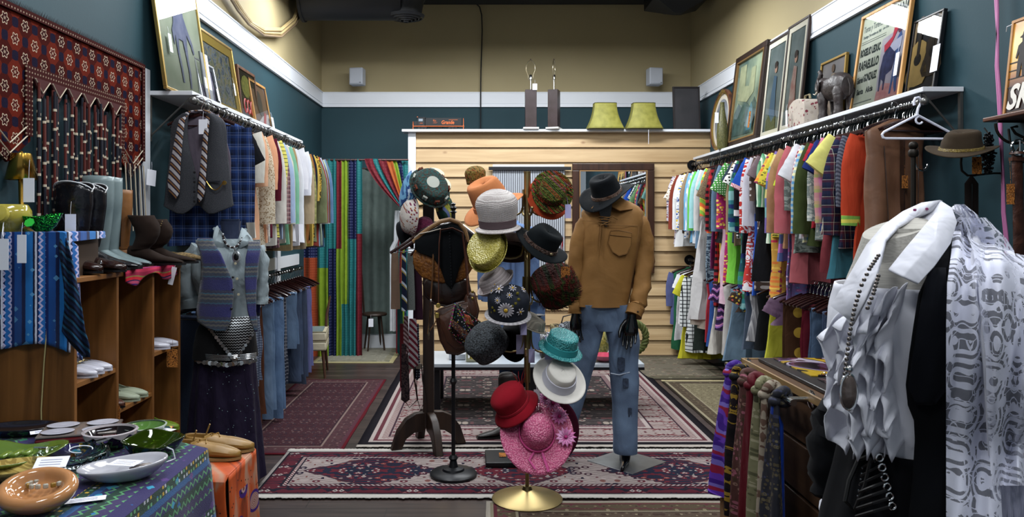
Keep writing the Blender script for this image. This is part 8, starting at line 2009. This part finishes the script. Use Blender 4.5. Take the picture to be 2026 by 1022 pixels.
# corset skirt
cw = T('corset_belt','wide black corset belt laced through silver eyelets at the waist of the right form','corset',wo2)
rr = []
for py_ in range(872,1150,14):
    cx_,hx,hy = bparams(py_); z = ZatY(py_,YW2); rr.append([(cx_-wo2.x+(hx+.014+.004*math.sin(k*1.2))*math.cos(TAU*k/60),(hy+.014+.003*math.sin(k*1.2))*math.sin(TAU*k/60),z) for k in range(60)])
B().rings(rr,False,False).build('corset',BLK2,cw,solid=.004)
for k in range(6):
    p = spt(1740+5*k,905+19*k,.024)
    B().tube([p+Vector((.0065*math.cos(a),-.001,.0065*math.sin(a))) for a in [TAU*q/12 for q in range(12)]],.0018,6,closed=True).build('eyelet',CHROME,cw)
for k in range(6): B().sph(spt(1707-2*k,925+11*k,.022),.0022,4).build('eyelet',CHROME,cw)
b = B()
for k in range(7): b.tube([spt(1738+4*k,905+16*k,.024),spt(1722+k,915+16*k,.032),spt(1706-2*k,925+16*k,.024)],.003,5)
b.tube([spt(1722,900,.03),spt(1698,910,.04),spt(1680,950,.045),spt(1672,990,.05),spt(1690,1010,.05),spt(1712,960,.05),spt(1724,905,.035)],.0042,6).build('lacing',plain('#0a0a0c',.6),cw)
# dark sleeve hanging at the far side
dk = T('black_shrug','black knitted sleeve hanging beside the waist of the right dress form','garment',wo2)
B().rings(sleeve_rings([pc(1672,800,.12),pc(1662,860,.12),pc(1654,930,.12),pc(1660,975,.12)],[.05,.062,.058,.05],seed=5,fold=.012)).build('sleeve',BLK2,dk)
sk2 = T('white_skirt','white cloth hanging below the black sleeve at the bottom edge','skirt',wo2)
B().rings(sleeve_rings([pc(1668,960,.16),pc(1664,1010,.16),pc(1660,1080,.16)],[.03,.045,.05],seed=9)).build('cloth',WC,sk2)
# necklace
nk2 = T('bead_necklace','dark steel bead necklace with a long oval stone pendant over the white ruffles','necklace',wo2)
def beadline(pts,par):
    L2 = dense(pts,10); b = B(); last = None
    for (a,c,dy) in L2:
        p = pc(a,c,dy)
        if last is None or (p-last).length > .0078: b.sph(p,.0038,5); last = p
    o = b.build('beads',plain('#8c8480',.2,.9),par); o['kind'] = 'stuff'
beadline([(1738,505,-.17),(1720,532,-.20),(1703,567,-.21),(1690,612,-.21),(1681,660,-.20),(1675,710,-.19),(1671,742,-.19)],nk2)
beadline([(1738,545,-.18),(1728,580,-.20),(1715,612,-.20)],nk2)
pp = pc(1673,772,-.18)
B().sph(pp+Vector((0,-.012,0)),.022,10,sc_=(.62,.4,1.35)).build('pendant',leather('#3c3430','#6c605c',.15,30,.1),nk2)
B().tube([pp+Vector((.0145*math.cos(a),-.012,.031*math.sin(a))) for a in [TAU*k/20 for k in range(20)]],.0025,6,closed=True).sph(pp+Vector((0,-.012,.040)),.007,6).build('pendant_rim',CHROME,nk2)
# lace shawl
def lacemat():
    g = NT('lace',.8,0,.2); x,y,z = g.xyz(); u = g.m('ADD',x,g.m('MULTIPLY',y,.5)); v = g.comb(u,z,0.)
    n1 = g.vor(17,v); d = n1.outputs['Distance']; rings = g.m('FRACT',g.m('MULTIPLY',d,5.2))
    pet = g.noise(30,v,det=1,dist=.8); hole = g.m('MULTIPLY',g.m('MULTIPLY',g.gt(rings,.48),g.gt(d,.08)),g.gt(pet,.40))
    n2 = g.vor(55,v,f='DISTANCE_TO_EDGE').outputs['Distance']; hole = g.m('MULTIPLY',hole,g.gt(n2,.03))
    h2 = g.m('MULTIPLY',g.lt(d,.06),g.gt(n2,.06)); hole = g.m('MAXIMUM',hole,h2)
    net = g.m('MULTIPLY',hole,.72); g.ln(g.m('SUBTRACT',1.,net),g.b.inputs['Alpha'])
    g.bump(d,.3,.004); return g.out(g.mix(g.m('MULTIPLY',pet,.3),'#dcdeee','#c4c8dc'))
LACE = lacemat()
ls = T('lace_shawl','white lace shawl with fringe draped over the shoulder of the right dress form','shawl',wo2)
sheetpx([(404,1888,1908),(425,1890,1935),(455,1886,1948),(500,1882,1955),(560,1874,1952),(640,1872,1955),(720,1872,1962),(800,1872,1968),(900,1872,1976),(1040,1872,1984)],LACE,ls,'front_panel',.056,wave=.010,wf=10,solid=0)
sheetpx([(430,1905,1950),(470,1915,1990),(495,1925,2006),(530,1932,2016),(600,1938,2022),(700,1950,2028),(800,1952,2030),(900,1958,2034),(960,1962,2036)],LACE,ls,'rear_panel',.074,wave=.012,wf=8,seed=3,solid=0)
arc(LACE,ls,'shoulder_drape',list(range(500,1050,12)),-80,60,.048,.007,34,0)
B().tube([spt(1890,412,.03),spt(1905,418,.045),spt(1925,440,.05),spt(1932,470,.05),spt(1930,520,.045),spt(1936,600,.05),spt(1950,720,.055),spt(1958,900,.06)],[.012,.013,.013,.012,.011,.009,.007,.004],8,flat=.6).build('folded_edge',WC,ls)
for k in range(34):
    a = 1962+74*k/33; p = spt(min(a,2036),950+4*math.sin(k),.055); B().tube([p,p+Vector((.002*math.sin(k),-.004,-.05)),p+Vector((.004*math.sin(k*2),.0,-.10))],.0022,5).build('fringe_strand',plain('#a8aac0',.8),ls)

# ================================================================ RIGHT WALL NEAR THE CAMERA
IRON = plain('#1c1814',.5,.6)
ws2 = T('iron_bracket_shelf','small wooden wall shelf on scrolled iron brackets at the right edge','shelf',(2.64,3.80,ZatY(232,3.87)))
WZ = ws2.location.z
B().bb(-.07,.115,-.75,.10,-.022,0).build('board',wood('#3c1c10','#5c3420','y',rough=.4),ws2,smooth=False,bevel=.005)
for yy in (.0,-.30):
    b = B(); b.tube([(.105,yy,-.022),(.105,yy,-.26)],.007,7).tube([(-.06,yy,-.03),(.10,yy,-.03)],.007,7)
    b.tube([(-.07+.0*k,yy,-.03) if k < 0 else (.03-.10*math.cos(R(k*10)),yy,-.04-.10*math.sin(R(k*10))) for k in range(0,12)]+[(.07,yy,-.11),(.03,yy,-.09),(.01,yy,-.06),(.04,yy,-.055)],.007,7)
    b.tube([(.12,yy,-.20),(.06,yy,-.24),(.03,yy,-.19),(.05,yy,-.16)],.006,6).build('scroll_bracket',IRON,ws2)
# poster
ps = T('rodeo_picture','framed sunset rodeo picture with cowboys on a fence and white SK lettering','picture',(2.66,3.53,WZ+.002),rot=Euler((R(-6),0,R(-90)),'XYZ'))
pw_,ph_ = .68,.49
B().frame(pw_,ph_,.014,.02).build('frame',wood('#8c5c2c','#ac7c44'),ps,smooth=False)
g = NT('sunset_print',.3); x,y,z = g.xyz(); f = g.noise(3,det=2)
zz = g.m('MULTIPLY_ADD',z,2.0,g.m('MULTIPLY',f,.15)); SUN = g.out(g.ramp(zz,[(.0,'#14080a'),(.33,'#2c140c'),(.46,'#8c5414'),(.62,'#c89838'),(.80,'#dcb860'),(1.0,'#b87c24')],False))
B().bb(-pw_/2+.012,pw_/2-.012,-.004,.004,.012,ph_-.012).build('picture',SUN,ps,smooth=False)
SIL = plain('#120a0a',.6); l0 = -pw_/2
B().bb(l0+.012,-l0-.012,-.006,-.004,.265,.271).bb(l0+.012,-l0-.012,-.006,-.004,.225,.230).bb(l0+.012,-l0-.012,-.006,-.004,.185,.190).bb(l0+.012,-l0-.012,-.006,-.004,.14,.146).build('fence_rails',SIL,ps,smooth=False)
def cowboy(x,z,s): 
    art(ps,'cowboy_silhouette',[(x+s*a,z+s*c) for a,c in [(-.03,0),(-.01,0),(.0,.07),(.012,0),(.035,0),(.03,.08),(.035,.13),(.05,.11),(.055,.12),(.035,.165),(.015,.175),(.018,.195),(.035,.20),(.015,.21),(.01,.225),(-.008,.225),(-.012,.21),(-.032,.20),(-.012,.195),(-.01,.175),(-.035,.16),(-.048,.10),(-.04,.095),(-.025,.13),(-.03,.07)]],SIL,-.006,.003)
cowboy(l0+.10,.19,1.0); cowboy(l0+.21,.20,.9); cowboy(l0+.42,.20,.95); cowboy(l0+.50,.19,1.0)
B().lathe([(.001,0),(.022,0),(.001,.002)],16,M=Matrix.Translation((l0+.165,-.006,.225)) @ Matrix.Rotation(R(90),4,'X')).build('sun_disc',plain('#e8e0b0',.5),ps)
text_part('lettering','SKO',.17,plain('#d0ccc4',.6),ps,Matrix.Translation((l0+.02,-.008,.085)) @ XZ,.001,.85,'LEFT',shear=.3,bold=.005,plabel='white painted lettering beginning SK')
B().tube([(l0+.01,-.014,ph_-.02),(l0-.004,-.03,ph_-.03),(l0-.02,-.02,ph_-.05)],.002,4).build('twine',PAPER,ps)
# leather belt with buckle
lb = T('leather_belt','wide brown leather belt with a round steel buckle hanging at the right edge','belt',P(2012,300,3.75))
B().tube([(0,0,-.01),(.0,-.01,-.3),(.01,0,-.6),(.0,.01,-.95),(.01,0,-1.15)],.028,10,flat=.25,up=(0,1,0)).build('strap',leather('#2c1610','#4c2c20',.4,12,.4),lb)
B().tube([(.036*math.cos(a),-.012,.02+.036*math.sin(a)) for a in [TAU*k/20 for k in range(20)]],.006,7,closed=True).tube([(0,-.02,.055),(0,-.02,-.02)],.004,6).build('buckle',CHROME,lb)
B().lathe([(.03,0),(.034,-.012)],12).bb(-.032,.032,-.014,.014,-.045,-.028).build('keeper',leather('#2c1610','#4c2c20',.4),lb); price_tag(lb,(-.045,-.02,-.16),.04,.10,TAGORANGE,string=.12)
B().tube([(.0,.02,.0),(.0,.05,.06),(0,.06,.12)],.006,6).build('hanging_loop',IRON,lb)
# fedora on a wall hook
fh = hat('fedora','brown grey felt fedora with a gold cord band on a wall hook at right',1902,296,3.98,(-.12,-.22,.97),(.082,.070,.098),(.062,.0),felt('#33281c','#42362a'),band=(leather('#5c4820','#94803c',.4,120,.8),.014),kind='fedora',brimwob=-.018,sy=1.2,spin=75)
wh = T('wall_hook','dark iron double hook under the brown grey fedora','hook',P(1903,330,3.99))
B().tube([(.0,.0,.08),(-.005,0,.02),(0,0,-.02),(.03,0,-.045),(.07,0,-.045),(.10,0,-.02),(.11,0,.02)],.006,7).tube([(.05,0,-.045),(.2,.05,-.03),(.245,.05,-.03)],.006,6).build('hook',IRON,wh)
bs2 = T('dark_strap','very dark brown suede strap looped over the hook below the fedora','belt',P(1924,352,3.98))
B().tube([(-.02,.0,-.35),(-.022,0,-.03),(-.005,0,.0),(.022,.01,-.03),(.022,.01,-.35)],.020,8,flat=.3,up=(0,1,0)).build('strap',felt('#120d0b','#1a1411'),bs2)
price_tag(bs2,(.01,-.02,.11),.05,.09,TAGORANGE)
sq = T('sequin_cluster','black glittering bead cluster hanging on the green wall right of the fedora','jewellery',P(1960,300,3.96)+Vector((.0,.02,0)))
b = B()
for k in range(220):
    z = rnd.uniform(-.11,.10); r = .035*(1-abs(z)/.14); b.sph((rnd.uniform(-r,r),rnd.uniform(-.015,.015),z),rnd.uniform(.005,.009),4)
o = b.build('beads',plain('#0a0b0e',.12,.4),sq); o['kind'] = 'stuff'; B().tube([(0,0,.1),(0,.03,.13)],.004,5).build('loop',IRON,sq)
# iron pipe post with ring hook by the leather dress
ip = T('pipe_post','iron pipe garment post with a round cap and ring hook near the leather dress','stand',P(1807,300,4.15)); ip.location.z = 0
zt2 = ZatY(292,4.15)
B().cyl((0,0,0),(0,0,zt2),.013,n=12).lathe([(.02,0),(.026,.01),(.026,.03),(.02,.04)],16,M=Matrix.Translation((0,0,zt2-.05))).sph((0,0,zt2+.012),.024,7).build('pipe',IRON,ip)
B().lathe([(.15,0),(.15,.02),(.03,.03)],24).build('base',IRON,ip)
B().tube([(.0,0,zt2-.08)]+[(.045-.035*math.cos(a),0,zt2-.09-.035*math.sin(a)) for a in [PI*k/8 for k in range(9)]],.006,7).build('ring_hook',CHROME,ip)
